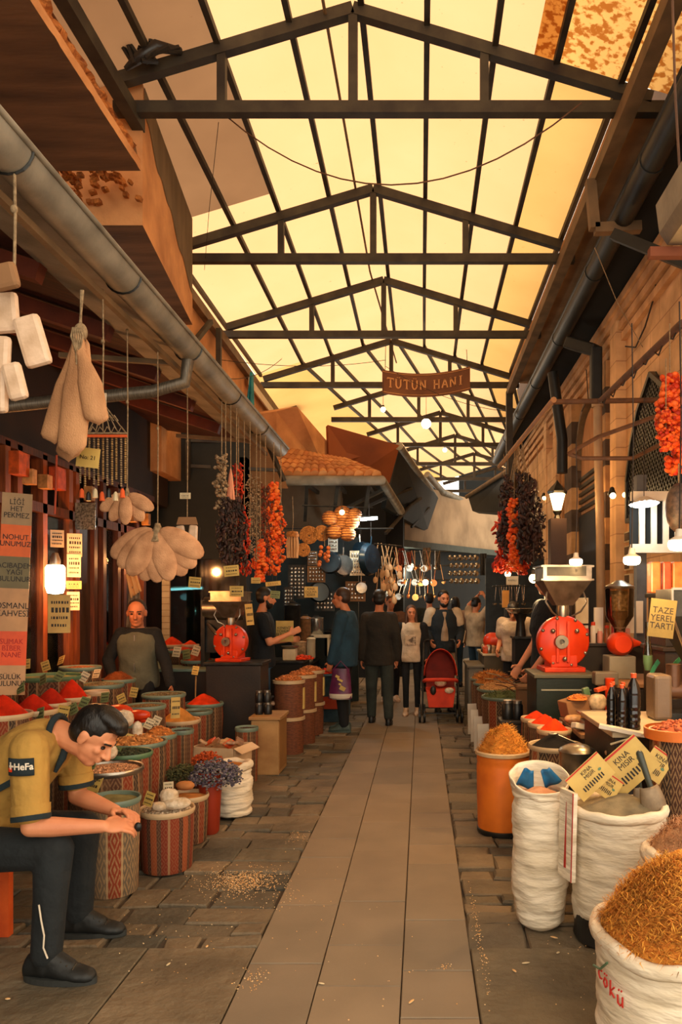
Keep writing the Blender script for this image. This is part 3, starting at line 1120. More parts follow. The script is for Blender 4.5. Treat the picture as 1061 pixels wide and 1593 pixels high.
# ================================================================== RIGHT BUILDING
def brick_mat(name, rgb, rgb2, mortar, scale=1.0, w=.62, h=.34):
    mt = bpy.data.materials.new(name)
    mt.use_nodes = True
    n, l = _nodes(mt)
    b = n['Principled BSDF']
    tc = n.new('ShaderNodeTexCoord')
    sp = n.new('ShaderNodeSeparateXYZ')
    l.new(tc.outputs['Object'], sp.inputs[0])
    ad = n.new('ShaderNodeMath'); ad.operation = 'ADD'
    l.new(sp.outputs['X'], ad.inputs[0]); l.new(sp.outputs['Y'], ad.inputs[1])
    cb = n.new('ShaderNodeCombineXYZ')
    l.new(ad.outputs[0], cb.inputs[0]); l.new(sp.outputs['Z'], cb.inputs[1])
    br = n.new('ShaderNodeTexBrick')
    l.new(cb.outputs[0], br.inputs['Vector'])
    br.inputs['Scale'].default_value = scale
    br.inputs['Brick Width'].default_value = w
    br.inputs['Row Height'].default_value = h
    br.inputs['Mortar Size'].default_value = .006
    br.inputs['Color1'].default_value = s2l(rgb)
    br.inputs['Color2'].default_value = s2l(rgb2)
    br.inputs['Mortar'].default_value = s2l(mortar)
    t = n.new('ShaderNodeTexNoise'); t.inputs['Scale'].default_value = 3.0; t.inputs['Detail'].default_value = 7
    l.new(tc.outputs['Object'], t.inputs['Vector'])
    cr = n.new('ShaderNodeValToRGB')
    cr.color_ramp.elements[0].position = .3; cr.color_ramp.elements[0].color = (.5, .45, .4, 1)
    cr.color_ramp.elements[1].position = .7; cr.color_ramp.elements[1].color = (1, 1, 1, 1)
    l.new(t.outputs[0], cr.inputs[0])
    mx = n.new('ShaderNodeMix'); mx.data_type = 'RGBA'; mx.blend_type = 'MULTIPLY'; mx.inputs[0].default_value = .8
    l.new(br.outputs[0], mx.inputs[6]); l.new(cr.outputs[0], mx.inputs[7])
    l.new(mx.outputs[2], b.inputs['Base Color'])
    b.inputs['Roughness'].default_value = .9
    bp = n.new('ShaderNodeBump'); bp.inputs['Strength'].default_value = .6; bp.inputs['Distance'].default_value = .01
    l.new(t.outputs[0], bp.inputs['Height']); l.new(bp.outputs[0], b.inputs['Normal'])
    MATS[name] = mt
    return mt
M_STONEW = brick_mat('ashlar_ochre', (240, 194, 142), (228, 180, 126), (188, 140, 96))
M_STONED = mat('dark_basalt', (92, 72, 56), r=.9, rgb2=(64, 50, 40), scale=5, bump=.4)
M_STONEL = mat('pale_limestone', (200, 152, 100), r=.9, rgb2=(160, 116, 74), scale=5, bump=.4)
WX = 2.42
g = MB()
# wall with a door gap between y 9.75 and 11.0
g.bb(WX, WX + .4, 3.0, 9.75, 0, 5.5)
g.bb(WX, WX + .4, 11.05, 18.5, 0, 5.5)
g.bb(WX, WX + .4, 9.75, 11.05, 2.85, 5.5)
g.bb(WX + .35, WX + .6, 9.5, 11.3, 0, 3.0)
struct(g.build('wall_right', M_STONEW), 'ochre stone wall of the right building')
g = MB().bb(WX - .06, WX + .38, 9.75, 11.05, 0, 2.85)
g.bb(WX - .08, WX, 9.7, 9.82, 0, 2.9)
struct(g.build('door_14', mat('dark_door', (38, 34, 30), r=.5, rgb2=(26, 24, 22), scale=3)), 'tall dark doorway in the right stone wall')
# arch relief over the door: striped shutter
g = MB()
arch = []
for i in range(13):
    a = PI * i / 12
    arch.append((10.4 - .62 * math.cos(a), 3.55 + .75 * math.sin(a) ** .8))
pts = [(WX - .03, y, z) for (y, z) in arch]
g.prism([(WX - .03, 9.78, 2.88)] + pts + [(WX - .03, 11.02, 2.88)], (.05, 0, 0))
struct(g.build('door_15', mat('tan_lunette', (206, 146, 92), r=.8, rgb2=(160, 108, 66), scale=3, stretch=(1, 9, 1))), 'tan boarded arch above the doorway')
g = MB()
for i in range(5):
    g.bb(WX - .07, WX - .01, 9.78, 11.02, 2.92 + .11 * i, 2.97 + .11 * i)
struct(g.build('trim_3', M_METALD), 'dark louvres over the doorway')
g = MB()
prev = None
for i in range(13):
    a = PI * i / 12
    p = (WX - .05, 10.4 - .70 * math.cos(a), 3.55 + .85 * math.sin(a) ** .8)
    if prev: g.bar(prev, p, .1, .06)
    prev = p
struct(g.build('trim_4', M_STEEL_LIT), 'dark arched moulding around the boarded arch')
# striped pilaster
for k_, m_ in ((0, M_STONED), (1, M_STONEL)):
    g = MB()
    z = 0; i = 0
    while z < 4.3:
        if i % 2 == k_:
            g.bb(WX - .16, WX + .02, 11.1, 11.65, z, z + .33)
            g.bb(WX - .10, WX + .02, 9.3, 9.7, z, z + .33)
        z += .33; i += 1
    struct(g.build('wall_right_pilaster_%s' % ('dark_bands' if k_ == 0 else 'pale_bands'), m_), ('dark' if k_ == 0 else 'pale') + ' stone bands of the striped pilasters')
g = MB()
for yy in (8.72, 12.6, 13.6):
    g.bb(WX - .12, WX + .02, yy, yy + .28, 0, 4.9)
struct(g.build('wall_right_pilasters', M_STONEW), 'flat stone pilasters on the right wall')
g = MB()
for (z, o_) in ((4.66, .06), (4.78, .09), (4.90, .12), (5.0, .15)):
    g.bb(WX - o_, WX + .02, 3.0, 18, z, z + .09)
struct(g.build('trim_5', mat('stone_cornice', (226, 176, 124), r=.9, rgb2=(180, 134, 90), scale=3, bump=.1)), 'stepped stone cornice under the right eave')
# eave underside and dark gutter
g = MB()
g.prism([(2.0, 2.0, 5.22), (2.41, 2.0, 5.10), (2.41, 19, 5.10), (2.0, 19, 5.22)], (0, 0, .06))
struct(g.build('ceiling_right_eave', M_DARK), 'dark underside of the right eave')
g = MB().tube([(1.88, 2.0, 5.15), (1.88, 18.5, 5.15)], .1, 14)
g.tube([(1.86, 2.0, 5.32), (1.86, 18.5, 5.32)], .035, 8)
for yy in range(4, 18, 2):
    g.tube([(1.88, yy, 5.15), (1.88, yy + .05, 5.15)], .108, 14)
tag(g.build('eave_gutter', M_DARKPIPE, smooth=True), 'large dark round gutter along the right eave', 'gutter')
# side ceiling between the edge beam and the eave
g = MB().prism([(1.66, 6.25, 5.74), (2.3, 6.25, 5.72), (2.3, 14, 5.72), (1.66, 14, 5.74)], (0, 0, .05))
struct(g.build('ceiling_right_strip', mat('olive_brown_board', (196, 146, 98), r=.85, rgb2=(156, 112, 72), scale=3, bump=.3)), 'brown board strip between roof and right eave')
g = MB()
g.bb(2.25, 2.45, 2, 19, 5.4, 6.6)
struct(g.build('wall_right_above_eave', mat('brown_fascia', (92, 62, 38), r=.9)), 'brown wall above the right eave')
# square downpipe
g = MB()
g.bar((1.9, 9.6, 4.95), (2.2, 9.3, 4.74), .15, .15)
g.bar((2.2, 9.3, 4.78), (2.2, 9.3, 4.1), .14, .14)
tag(g.build('square_downpipe', M_DARKPIPE, bevel=.02), 'dark square downpipe elbow dropping from the right eave', 'pipe')
g = MB().tube([(2.22, 9.3, 4.15), (2.22, 9.25, 3.3), (2.22, 9.15, 2.4), (2.22, 9.1, .3)], .055, 12)
g.tube([(2.22, 9.3, 4.03), (2.22, 9.3, 4.12)], .075, 12)
tag(g.build('grey_downpipe', mat('grey_plastic_pipe', (168, 138, 106), r=.5), smooth=True), 'pale grey round downpipe on the stone wall below the square elbow', 'pipe')
g = MB().tube([(1.96, 11.0, 5.0), (2.0, 11.0, 4.7), (2.1, 11.0, 4.0), (2.1, 11.0, 3.5)], .08, 10)
tag(g.build('dark_downpipe', M_DARKPIPE, smooth=True), 'dark pipe dropping to the point of the striped arch', 'pipe')
# near right trough end
t = thing('stall_gutter', 'grey gutter end with rusty bracket at the upper right', 'gutter', (1.10, 3.15, 3.15))
g = MB()
prof = [(-.1, .1), (-.085, -.02), (-.05, -.07), (.05, -.07), (.09, -.02), (.1, .1)]
vs = []
for yy in (-2.6, 0):
    vs += [(x, yy, z) for x, z in prof] + [(x * .9, yy, z + .012) for x, z in reversed(prof)]
m_ = len(prof) * 2
fs = [(i, (i + 1) % m_, m_ + (i + 1) % m_, m_ + i) for i in range(m_)] + [tuple(range(m_)), tuple(range(m_, 2 * m_))]
g.add(vs, fs)
g.build('trough', mat('galvanised', (150, 140, 120), r=.45, m=.4, rgb2=(110, 104, 92), scale=6), t)
MB().bar((-.12, .03, -.09), (.5, .03, -.09), .04, .04).build('bracket', mat('rusty_bracket', (130, 66, 34), r=.8), t)
MB().prism([(.1, -2.6, .12), (.1, 0, .12), (.9, 0, .3), (.9, -2.6, .3)], (0, 0, .02)).build('cover_sheet', M_DARKPIPE, t)
polybar('strut', [(1.75, 6.7, 4.9), (2.36, 6.2, 4.35)], .09, .09, M_DARKPIPE, 'dark slanting strut from the bracket to the right wall', 'strut')
# wall rails and arms
def tubething(name, pts, r, m, label, cat, n=8, group=None):
    return tag(MB().tube(pts, r, n).build(name, m, smooth=True), label, cat, group)
M_RAIL = mat('rusty_rail', (104, 66, 38), r=.7, rgb2=(70, 44, 28), scale=8)
tubething('wall_bracket', [(1.24, 6.94, 3.45), (2.42, 6.94, 3.47)], .025, M_RAIL, 'straight brown pipe arm reaching from the right wall', 'arm')
tubething('hanging_pole', [(1.24, 6.9, 3.46), (1.12, 10.6, 3.52)], .028, mat('bamboo', (170, 116, 66), r=.6), 'tan wooden pole carrying the dark pepper strings', 'pole')
tubething('wall_bracket', [P(884, 706, 6.9), P(930, 680, 6.7), P(1000, 655, 6.4), P(1061, 632, 6.2)], .02, M_RAIL, 'brown pipe rising to the right under the straight arm', 'arm')
tubething('wall_bracket', [P(884, 706, 6.9), P(905, 713, 6.9), P(985, 713, 6.8), P(1030, 690, 6.4), P(1061, 672, 6.1)], .02, M_RAIL, 'brown curved pipe hoop under the rising pipe', 'arm')
tubething('hanging_pole', [P(934, 624, 6.9), P(1061, 503, 5.0)], .028, M_RAIL, 'dark wired pole rising to the upper right corner of the stone wall', 'pole')
for i in range(7):
    t0 = i / 7.0
    a = P(934, 624, 6.9).lerp(P(1061, 503, 5.0), t0)
    b_ = P(934, 624, 6.9).lerp(P(1061, 503, 5.0), t0 + .12)
    tubething('wire_loop', [a, (a + b_) / 2 + V((0, 0, -.05 - .02 * (i % 2))), b_], .006, M_WIRE, 'thin wire loop wound on the dark wired pole', 'wire', 5, 'wire loops on the dark pole')
# thin cables
def cable(pts, label, r=.004, m=None, cat='cable'):
    return tubething('cable', pts, r, m or M_WIRE, label, cat, 5)
def sag(a, b, s, n=14):
    a, b = V(a), V(b)
    return [a.lerp(b, i / n) + V((0, 0, -s * 4 * (i / n) * (1 - i / n))) for i in range(n + 1)]
cable(sag(P(345, 175, 6.3), P(905, 160, 5.6), .62), 'thin drooping cable across the roof between the first two trusses', .006, M_RAIL)
cable([P(340, 190, 6.3), P(325, 330, 8), P(318, 420, 9)], 'thin cable dropping at the left end of the first truss', .003)
cable([P(1046, 0, 3.2), P(1050, 140, 3.2), P(1058, 280, 3.2)], 'pale cable hanging at the upper right edge', .006, M_RAIL)
cable([P(925, 385, 6.5), P(960, 470, 6.8), P(1000, 540, 7.0)], 'thin pale line running down from the right gutter', .004, M_ROPE)
cable([V((2.38, 8.6, 4.55)), V((2.38, 8.2, 4.4)), V((2.38, 7.85, 4.5)), V((2.38, 7.5, 4.72)), V((2.36, 7.4, 4.95))], 'wandering black cable on the upper stone wall', .009)
cable([P(905, 640, 8.8), P(915, 620, 8.8), P(912, 575, 8.9)], 'short black cable looping on the wall by the downpipe', .007)
for i, (a, b, s_) in enumerate(((P(345, 560, 11), P(600, 560, 13), .1), (V((-2.98, 10.0, 4.7)), V((-2.3, 12.2, 5.6)), .2), (P(600, 570, 13), P(790, 640, 13), .15))):
    cable(sag(a, b, s_), ['thin cable low across the left of the third truss', 'thin cable before the ochre left wall', 'thin cable right of the hanging sign'][i], .005)
# iron grille
t = thing('iron_grille', 'dark arched iron mesh grille in the right stone wall', 'grille', (WX - .05, 7.6, 2.5))
def inside(y, z):
    return abs(y) <= .88 and z >= 0 and z <= 1.35 - .95 * (abs(y) / .88) ** 1.6 + .1
g = MB()
outer = [(-.88, 0), (-.88, .45), (-.7, .85), (-.45, 1.15), (0, 1.42), (.45, 1.15), (.7, .85), (.88, .45), (.88, 0)]
for a, b in zip(outer, outer[1:] + outer[:1]):
    g.bar((0, a[0], a[1]), (0, b[0], b[1]), .06, .05)
g.build('frame', M_METALD, t)
g = MB()
st = .085
for k_ in range(-16, 30):
    for sgn in (1, -1):
        seg = []
        for i in range(60):
            y = -.88 + 1.76 * i / 59
            z = sgn * y + k_ * st
            seg.append((y, z, inside(y, z)))
        run = None
        for (y, z, ok) in seg:
            if ok and run is None: run = (y, z)
            if ok: last = (y, z)
            if not ok and run is not None:
                if last != run: g.bar((0, run[0], run[1]), (0, last[0], last[1]), .014)
                run = None
        if run is not None and last != run: g.bar((0, run[0], run[1]), (0, last[0], last[1]), .014)
g.build('mesh_bars', M_METALD, t)
MB().prism([(.03, a[0], a[1]) for a in outer], (.012, 0, 0)).build('backing', M_DARK, t)
# grey notice box and photo frames on the wall
def lamp(name, p, watts, rgb=(255, 200, 130), r=.05):
    ld = bpy.data.lights.new(name, 'POINT')
    ld.energy = watts
    ld.color = s2l(rgb)[:3]
    ld.shadow_soft_size = r
    o = bpy.data.objects.new(name, ld)
    COL.objects.link(o)
    o.location = p
    return o
def pendant(px, py, d, size, watts, label, cordtop=1.2, group='pendant bulbs over the right stall'):
    p = P(px, py, d)
    t = thing('pendant_bulb', label, 'lamp', p, group=group)
    MB().lathe([(.001, .52 * size), (.16 * size, .5 * size), (.2 * size, .3 * size), (.22 * size, .16 * size), (.44 * size, 0.04 * size), (.47 * size, -.02 * size)], n=20).build('socket', M_WHITE, t, smooth=True)
    MB().lathe([(.47 * size, -.02 * size), (.5 * size, -.12 * size), (.5 * size, -.3 * size), (.42 * size, -.44 * size), (.2 * size, -.5 * size), (.001, -.51 * size)], n=20).build('bulb', M_BULB, t, smooth=True)
    MB().tube([(0, 0, .5 * size), (.01, 0, .5 * size + cordtop * .5), (0, 0, .5 * size + cordtop)], .004, 5).build('cord', M_WIRE, t)
    L = lamp('bulb_light', (0, 0, -.85 * size), watts)
    L.parent = t
    return t
pendant(983, 866, 4.6, .105, 34, 'big lit pendant bulb over the small red grinder', 1.4)
pendant(896, 870, 6.0, .105, 30, 'lit pendant bulb just above the large mill hopper', .9)
pendant(1057, 840, 3.9, .115, 28, 'lit pendant bulb cut by the right edge of the view', 1.2)
# tube lamp and lit window louvres
t = thing('shade_lamp', 'bright flat cool lamp above the louvred window', 'lamp', P(1002, 784, 6.6))
MB().ell((0, 0, 0), (.12, .2, .025)).build('diffuser', M_TUBE, t, smooth=True)
MB().lathe([(.001, .07), (.05, .06), (.12, .02), (.16, 0)], n=20, sx=.8, sy=1.3).build('shade', M_WHITE, t, smooth=True)
MB().tube([(0, 0, .06), (0.0, 0, .95)], .004, 5).build('cord', M_WIRE, t)
L = lamp('cool_light', (-.1, -.1, -.1), 6, (215, 235, 240)); L.parent = t
t = thing('louvred_window', 'lit kiosk window with pale upright louvres', 'window', P(990, 850, 6.8))
g = MB()
for i in range(6):
    x = .05 + i * .11
    g.bar((x, 0, .02), (x, 0, .42), .03, .05)
g.build('louvres', M_WHITE, t)
MB().bb(-.05, .75, -.03, .03, -.06, .02).build('sill', M_WHITE, t)
MB().bb(-.05, .75, -.05, .03, .42, .50).build('head_rail', M_WHITE, t)
MB().bb(-.05, .75, .04, .06, 0, .45).build('dark_backing', M_DARK, t)
# kiosk corner post (bluish grey)
g = MB().bb(2.0, 2.09, 6.85, 6.95, 0, 2.75)
tag(g.build('kiosk_post', mat('blue_grey_post', (86, 84, 84), r=.6, rgb2=(64, 62, 62))), 'blue grey corner post of the kiosk under the louvred window', 'post')
g = MB().bb(1.5, 2.4, 6.9, 7.1, 1.2, 1.25)
# spot lamps and lantern
for i, (px, py, d) in enumerate(((952, 768, 8.6), (846, 773, 13.7))):
    t = thing('spot_lamp', ['lit spot lamp on the grey downpipe', 'pair of lit spots by the dark post left of the lantern'][i], 'lamp', P(px, py, d))
    MB().cap((0, 0, .05), (0, 0, 0), .03, .05).build('housing', M_METALD, t, smooth=True)
    MB().ell((0, -.04, -.03), .035).build('lens', M_BULBS, t, smooth=True)
    MB().ell((.14, -.04, -.02), .03).build('lens', M_BULBS, t, smooth=True)
t = thing('street_lantern', 'glowing lantern on a dark wooden post', 'lantern', P(867, 930, 9.4))
MB().bb(-.1, .1, -.1, .1, -1.6, 1.0).build('post', mat('dark_post_wood', (66, 44, 32), r=.6), t)
MB().lathe([(.05, 1.0), (.03, 1.05), (.06, 1.1), (.02, 1.11)], n=6).build('base', M_METALD, t)
MB().lathe([(.05, 1.12), (.10, 1.32), (.001, 1.33)], n=6).build('panes', M_BULBS, t)
MB().lathe([(.12, 1.32), (.13, 1.35), (.07, 1.42), (.03, 1.46), (.001, 1.5)], n=6).build('cap', M_METALD, t)
L = lamp('lantern_light', (0, -.25, 1.2), 10); L.parent = t
# pictures on the wall board
for i in range(4):
    for j in range(2):
        px_ = 963 + 15 * j; p = P(px_, 835 + 22 * i, (WX - .02) * FPX / (px_ - 655))
        t = MB().bb(-.02, .02, -.12, .12, -.06, .06).build('photo_frame', M_CARDW, loc=p)
        MB().bb(-.025, -.019, -.09, .09, -.045, .045).build('picture', M_STONED, t)
        tag(t, 'cream framed picture in row %s of the board by the doorway, %s column' % (['one', 'two', 'three', 'four'][i], ['near door', 'near kiosk'][j]), 'picture', 'framed pictures by the dark doorway')
# lit warm niche behind the black pepper strings
g = MB().bb(WX - .1, WX, 13.0, 14.6, 0, 4.3)
g2 = MB()
for i in range(9):
    yy = 12.2 + i * .28
    g2.bb(WX - .09, WX - .03, yy, yy + .05, 1.2, 4.0)
struct(g2.build('trim_6', M_STONEL), 'slim ribs on the far right wall')
struct(g.build('wall_right_far_pier', M_STONEW), 'lit far pier of the right wall')
# ================================================================== BARRELS, HEAPS AND CARDS
W_STRIPE = wrap_mat('kilim_brown_red', [(3, (92, 56, 40)), (.35, (176, 136, 94)), (3, (148, 60, 34)), (.35, (176, 136, 94)), (2, (72, 56, 44)), (.5, (176, 130, 88)), (2, (110, 74, 50))], reps=5)
W_DIAM = wrap_mat('kilim_grey_lozenge', [(3, (134, 112, 88)), (.5, (206, 170, 124)), (3.2, (158, 66, 38)), (.5, (206, 170, 124)), (3, (120, 104, 84))], zfreq=6.5, motif=1.3, reps=4)
W_PLAID = wrap_mat('kilim_red_plaid', [(2, (150, 62, 36)), (1, (84, 50, 36)), (1.5, (172, 84, 46)), (1, (100, 66, 48)), (1.5, (140, 54, 34)), (.5, (176, 130, 90))], zfreq=14, motif=.35, reps=5)
W_DARK = wrap_mat('kilim_dark', [(3, (84, 52, 38)), (.8, (180, 140, 96)), (2, (168, 78, 38)), (.8, (180, 140, 96)), (3, (60, 44, 36))], zfreq=8, motif=1.0, reps=5)
W_BASK = mat('brown_woven_bin', (126, 70, 40), r=.7, rgb2=(82, 46, 28), scale=30, stretch=(1, 1, 4), bump=.5, bscale=120)
R_TEAL = mat('rim_teal', (120, 136, 118), r=.4, rgb2=(92, 110, 98), bump=0)
R_GREEN = mat('rim_green', (96, 128, 92), r=.4, rgb2=(70, 100, 72), bump=0)
R_CREAM = mat('rim_cream', (206, 178, 138), r=.45, rgb2=(180, 150, 112), bump=0)
R_STEEL = M_METAL
WRAPS = {'s': W_STRIPE, 'd': W_DIAM, 'p': W_PLAID, 'k': W_DARK, 'b': W_BASK}
RIMS = {'t': R_TEAL, 'g': R_GREEN, 'c': R_CREAM, 'm': R_STEEL}

def barrel(label, p, r, h, wrap='s', rim='c', group='cloth wrapped barrels', flare=1.04, z0=0.0):
    t = thing('spice_barrel', label, 'barrel', (p[0], p[1], z0), group=group, rz=rnd.uniform(-.6, .6))
    h -= z0
    MB().lathe([(r * .9, 0), (r * .93, .01), (r * .96, h * .4), (r * flare * .97, h * .8), (r * .99, h - .02), (r * .93, h - .02), (r * .9, h - .06), (0.0001, h - .06)], n=40, wob=.02, seed=p[0] * 3).build('wrapped_body', WRAPS[wrap], t, smooth=True)
    ring = [(r * .94, h - .018), (r * 1.0, h - .02), (r * 1.045, h - .008), (r * 1.05, h + .004), (r * 1.02, h + .014), (r * .97, h + .010), (r * .94, h - .018)]
    MB().lathe(ring, n=40, closed=True).build('rim', RIMS[rim], t, smooth=True)
    return t

def heap_mesh(r, hh, rough=.1, seed=0, n=44, rings=16, apexoff=(0, 0), power=1.2, mega=0.0):
    g = MB()
    vs, fs = [], []
    for i in range(rings + 1):
        q = i / rings
        for k_ in range(n):
            t = 2 * PI * k_ / n
            x, y = r * q * math.cos(t), r * q * math.sin(t)
            dx, dy = x - apexoff[0] * (1 - q), y - apexoff[1] * (1 - q)
            z = hh * (1 - q ** power) if power else 0
            z += rough * r * (noise.noise(V((x * 9 / r * .25 + seed, y * 9 / r * .25, seed))) * .8 + noise.noise(V((x * 30 + seed, y * 30, 0))) * .35) * (1 - q * .7)
            if mega:
                z += mega * noise.noise(V((x * 14 + seed, y * 14, seed * 2))) * (1 - q * .5)
            vs.append((x + apexoff[0] * (1 - q), y + apexoff[1] * (1 - q), z))
    for i in range(rings):
        for k_ in range(n):
            k2 = (k_ + 1) % n
            fs.append((i * n + k_, i * n + k2, (i + 1) * n + k2, (i + 1) * n + k_))
    g.add(vs, fs)
    return g

def hz(x, y, r, hh, power=1.2):
    q = min(1, math.hypot(x, y) / r)
    return hh * (1 - q ** power)

HC = [0]
def heap(label, p, r, z, kind, rgb, hh=.05, name='spice_heap', cat='spice', rgb2=None, seed=None, chunks=0, csize=.012, tones=None, off=(0, 0)):
    HC[0] += 1
    seed = HC[0] * 1.7 if seed is None else seed
    rgb2 = rgb2 or tuple(int(v * .78) for v in rgb)
    mt = mat('heap_%s_%d_%d_%d' % ((kind,) + tuple(rgb)), rgb, r=.95, rgb2=rgb2, scale=14, bump=.7, bscale=190 if kind == 'powder' else 90, bdist=.004, spec=.15)
    rr = {'powder': .07, 'grain': .06, 'fibre': .15, 'chunk': .1}[kind]
    g = heap_mesh(r, hh, rr, seed, power=1.25 if kind == 'powder' else 1.8, mega=.03 if kind == 'fibre' else 0, apexoff=off)
    o = g.build(name, mt, smooth='all', loc=(p[0], p[1], z))
    tag(o, label, cat, kind='stuff')
    lr = random.Random(int(seed * 10))
    if kind in ('grain', 'chunk'):
        tones = tones or [rgb, rgb2, tuple(min(255, int(v * 1.2)) for v in rgb)]
        m2 = island_mat('pieces_%d_%d_%d_%d' % (rgb[0], rgb[1], rgb[2], len(tones)), tones, bump=.2, stain=.1, r=.8)
        b = MB()
        cnt = chunks or int(min(900, (r / csize) ** 2 * 1.6))
        for i in range(cnt):
            a, q = lr.uniform(0, 2 * PI), math.sqrt(lr.random()) * .96
            x, y = r * q * math.cos(a), r * q * math.sin(a)
            s = csize * lr.uniform(.6, 1.2)
            R = Matrix.Rotation(lr.uniform(0, 6), 3, 'Z') @ Matrix.Rotation(lr.uniform(-1, 1), 3, 'X')
            b.ell((x, y, hz(x, y, r, hh, 1.8) + s * .35), (s * lr.uniform(.7, 1.3), s * .7, s * .55), R, nu=6, nv=4)
        b.build('loose_pieces', m2, o, smooth='all')['kind'] = 'stuff'
    if kind == 'fibre':
        tones = tones or [rgb, rgb2, tuple(min(255, int(v * 1.25)) for v in rgb), tuple(int(v * .55) for v in rgb)]
        m2 = island_mat('fibres_%d_%d_%d' % rgb, tones, bump=0, stain=0, r=.9)
        b = MB()
        cnt = chunks or 2600
        for i in range(cnt):
            a, q = lr.uniform(0, 2 * PI), math.sqrt(lr.random()) * .99
            x, y = r * q * math.cos(a), r * q * math.sin(a)
            zz = hz(x, y, r, hh, 1.8) + .03 * noise.noise(V((x * 14 + seed, y * 14, seed * 2))) * (1 - q * .5)
            L = csize * lr.uniform(1.2, 3.0)
            a1 = lr.uniform(0, 2 * PI)
            d1 = V((math.cos(a1), math.sin(a1), lr.uniform(-.35, .9))) * L * .5
            d2 = V((math.cos(a1 + lr.uniform(-1, 1)), math.sin(a1 + 1), lr.uniform(-.6, .5))) * L * .5
            w = V((-math.sin(a1), math.cos(a1), .3)) * csize * .07
            p0 = V((x, y, zz + .002)); p1 = p0 + d1; p2 = p1 + d2
            b.add([p0 - w, p0 + w, p1 + w, p1 - w, p2], [(0, 1, 2, 3), (3, 2, 4)])
        b.build('loose_fibres', m2, o)['kind'] = 'stuff'
    return o

def card(px, py, d, w, h, label, col='y', tilt=.35, yaw=0.0, roll=0.0, lines=3, group='small price cards', txt=None, p=None, ink=None):
    p = P(px, py, d) if p is None else V(p)
    m = {'y': M_CARD, 'g': M_CARDG, 'w': M_CARDW}[col]
    o = MB().box((0, 0, 0), (w, .003, h)).build('price_card', m, loc=p, rot=(-tilt, roll, yaw), bevel=0)
    tag(o, label, 'price card', group)
    g = MB()
    if txt:
        text_mesh(txt, h * .3, ink or M_INK, o, (0, -.003, 0), (PI / 2, 0, 0), name='writing', ext=.0006)
    else:
        for i in range(lines):
            z = h * (.3 - .6 * i / max(1, lines - 1))
            x = -w * .36
            while x < w * .34:
                L = rnd.uniform(.05, .12) * w * (1.6 if i == 1 else 1)
                g.box((x + L / 2, -.0025, z + rnd.uniform(-.004, .004) * h), (L * .8, .001, h * (.13 if i == 1 else .07)))
                x += L + w * .03
        g.build('writing', M_INK, o)
    return o

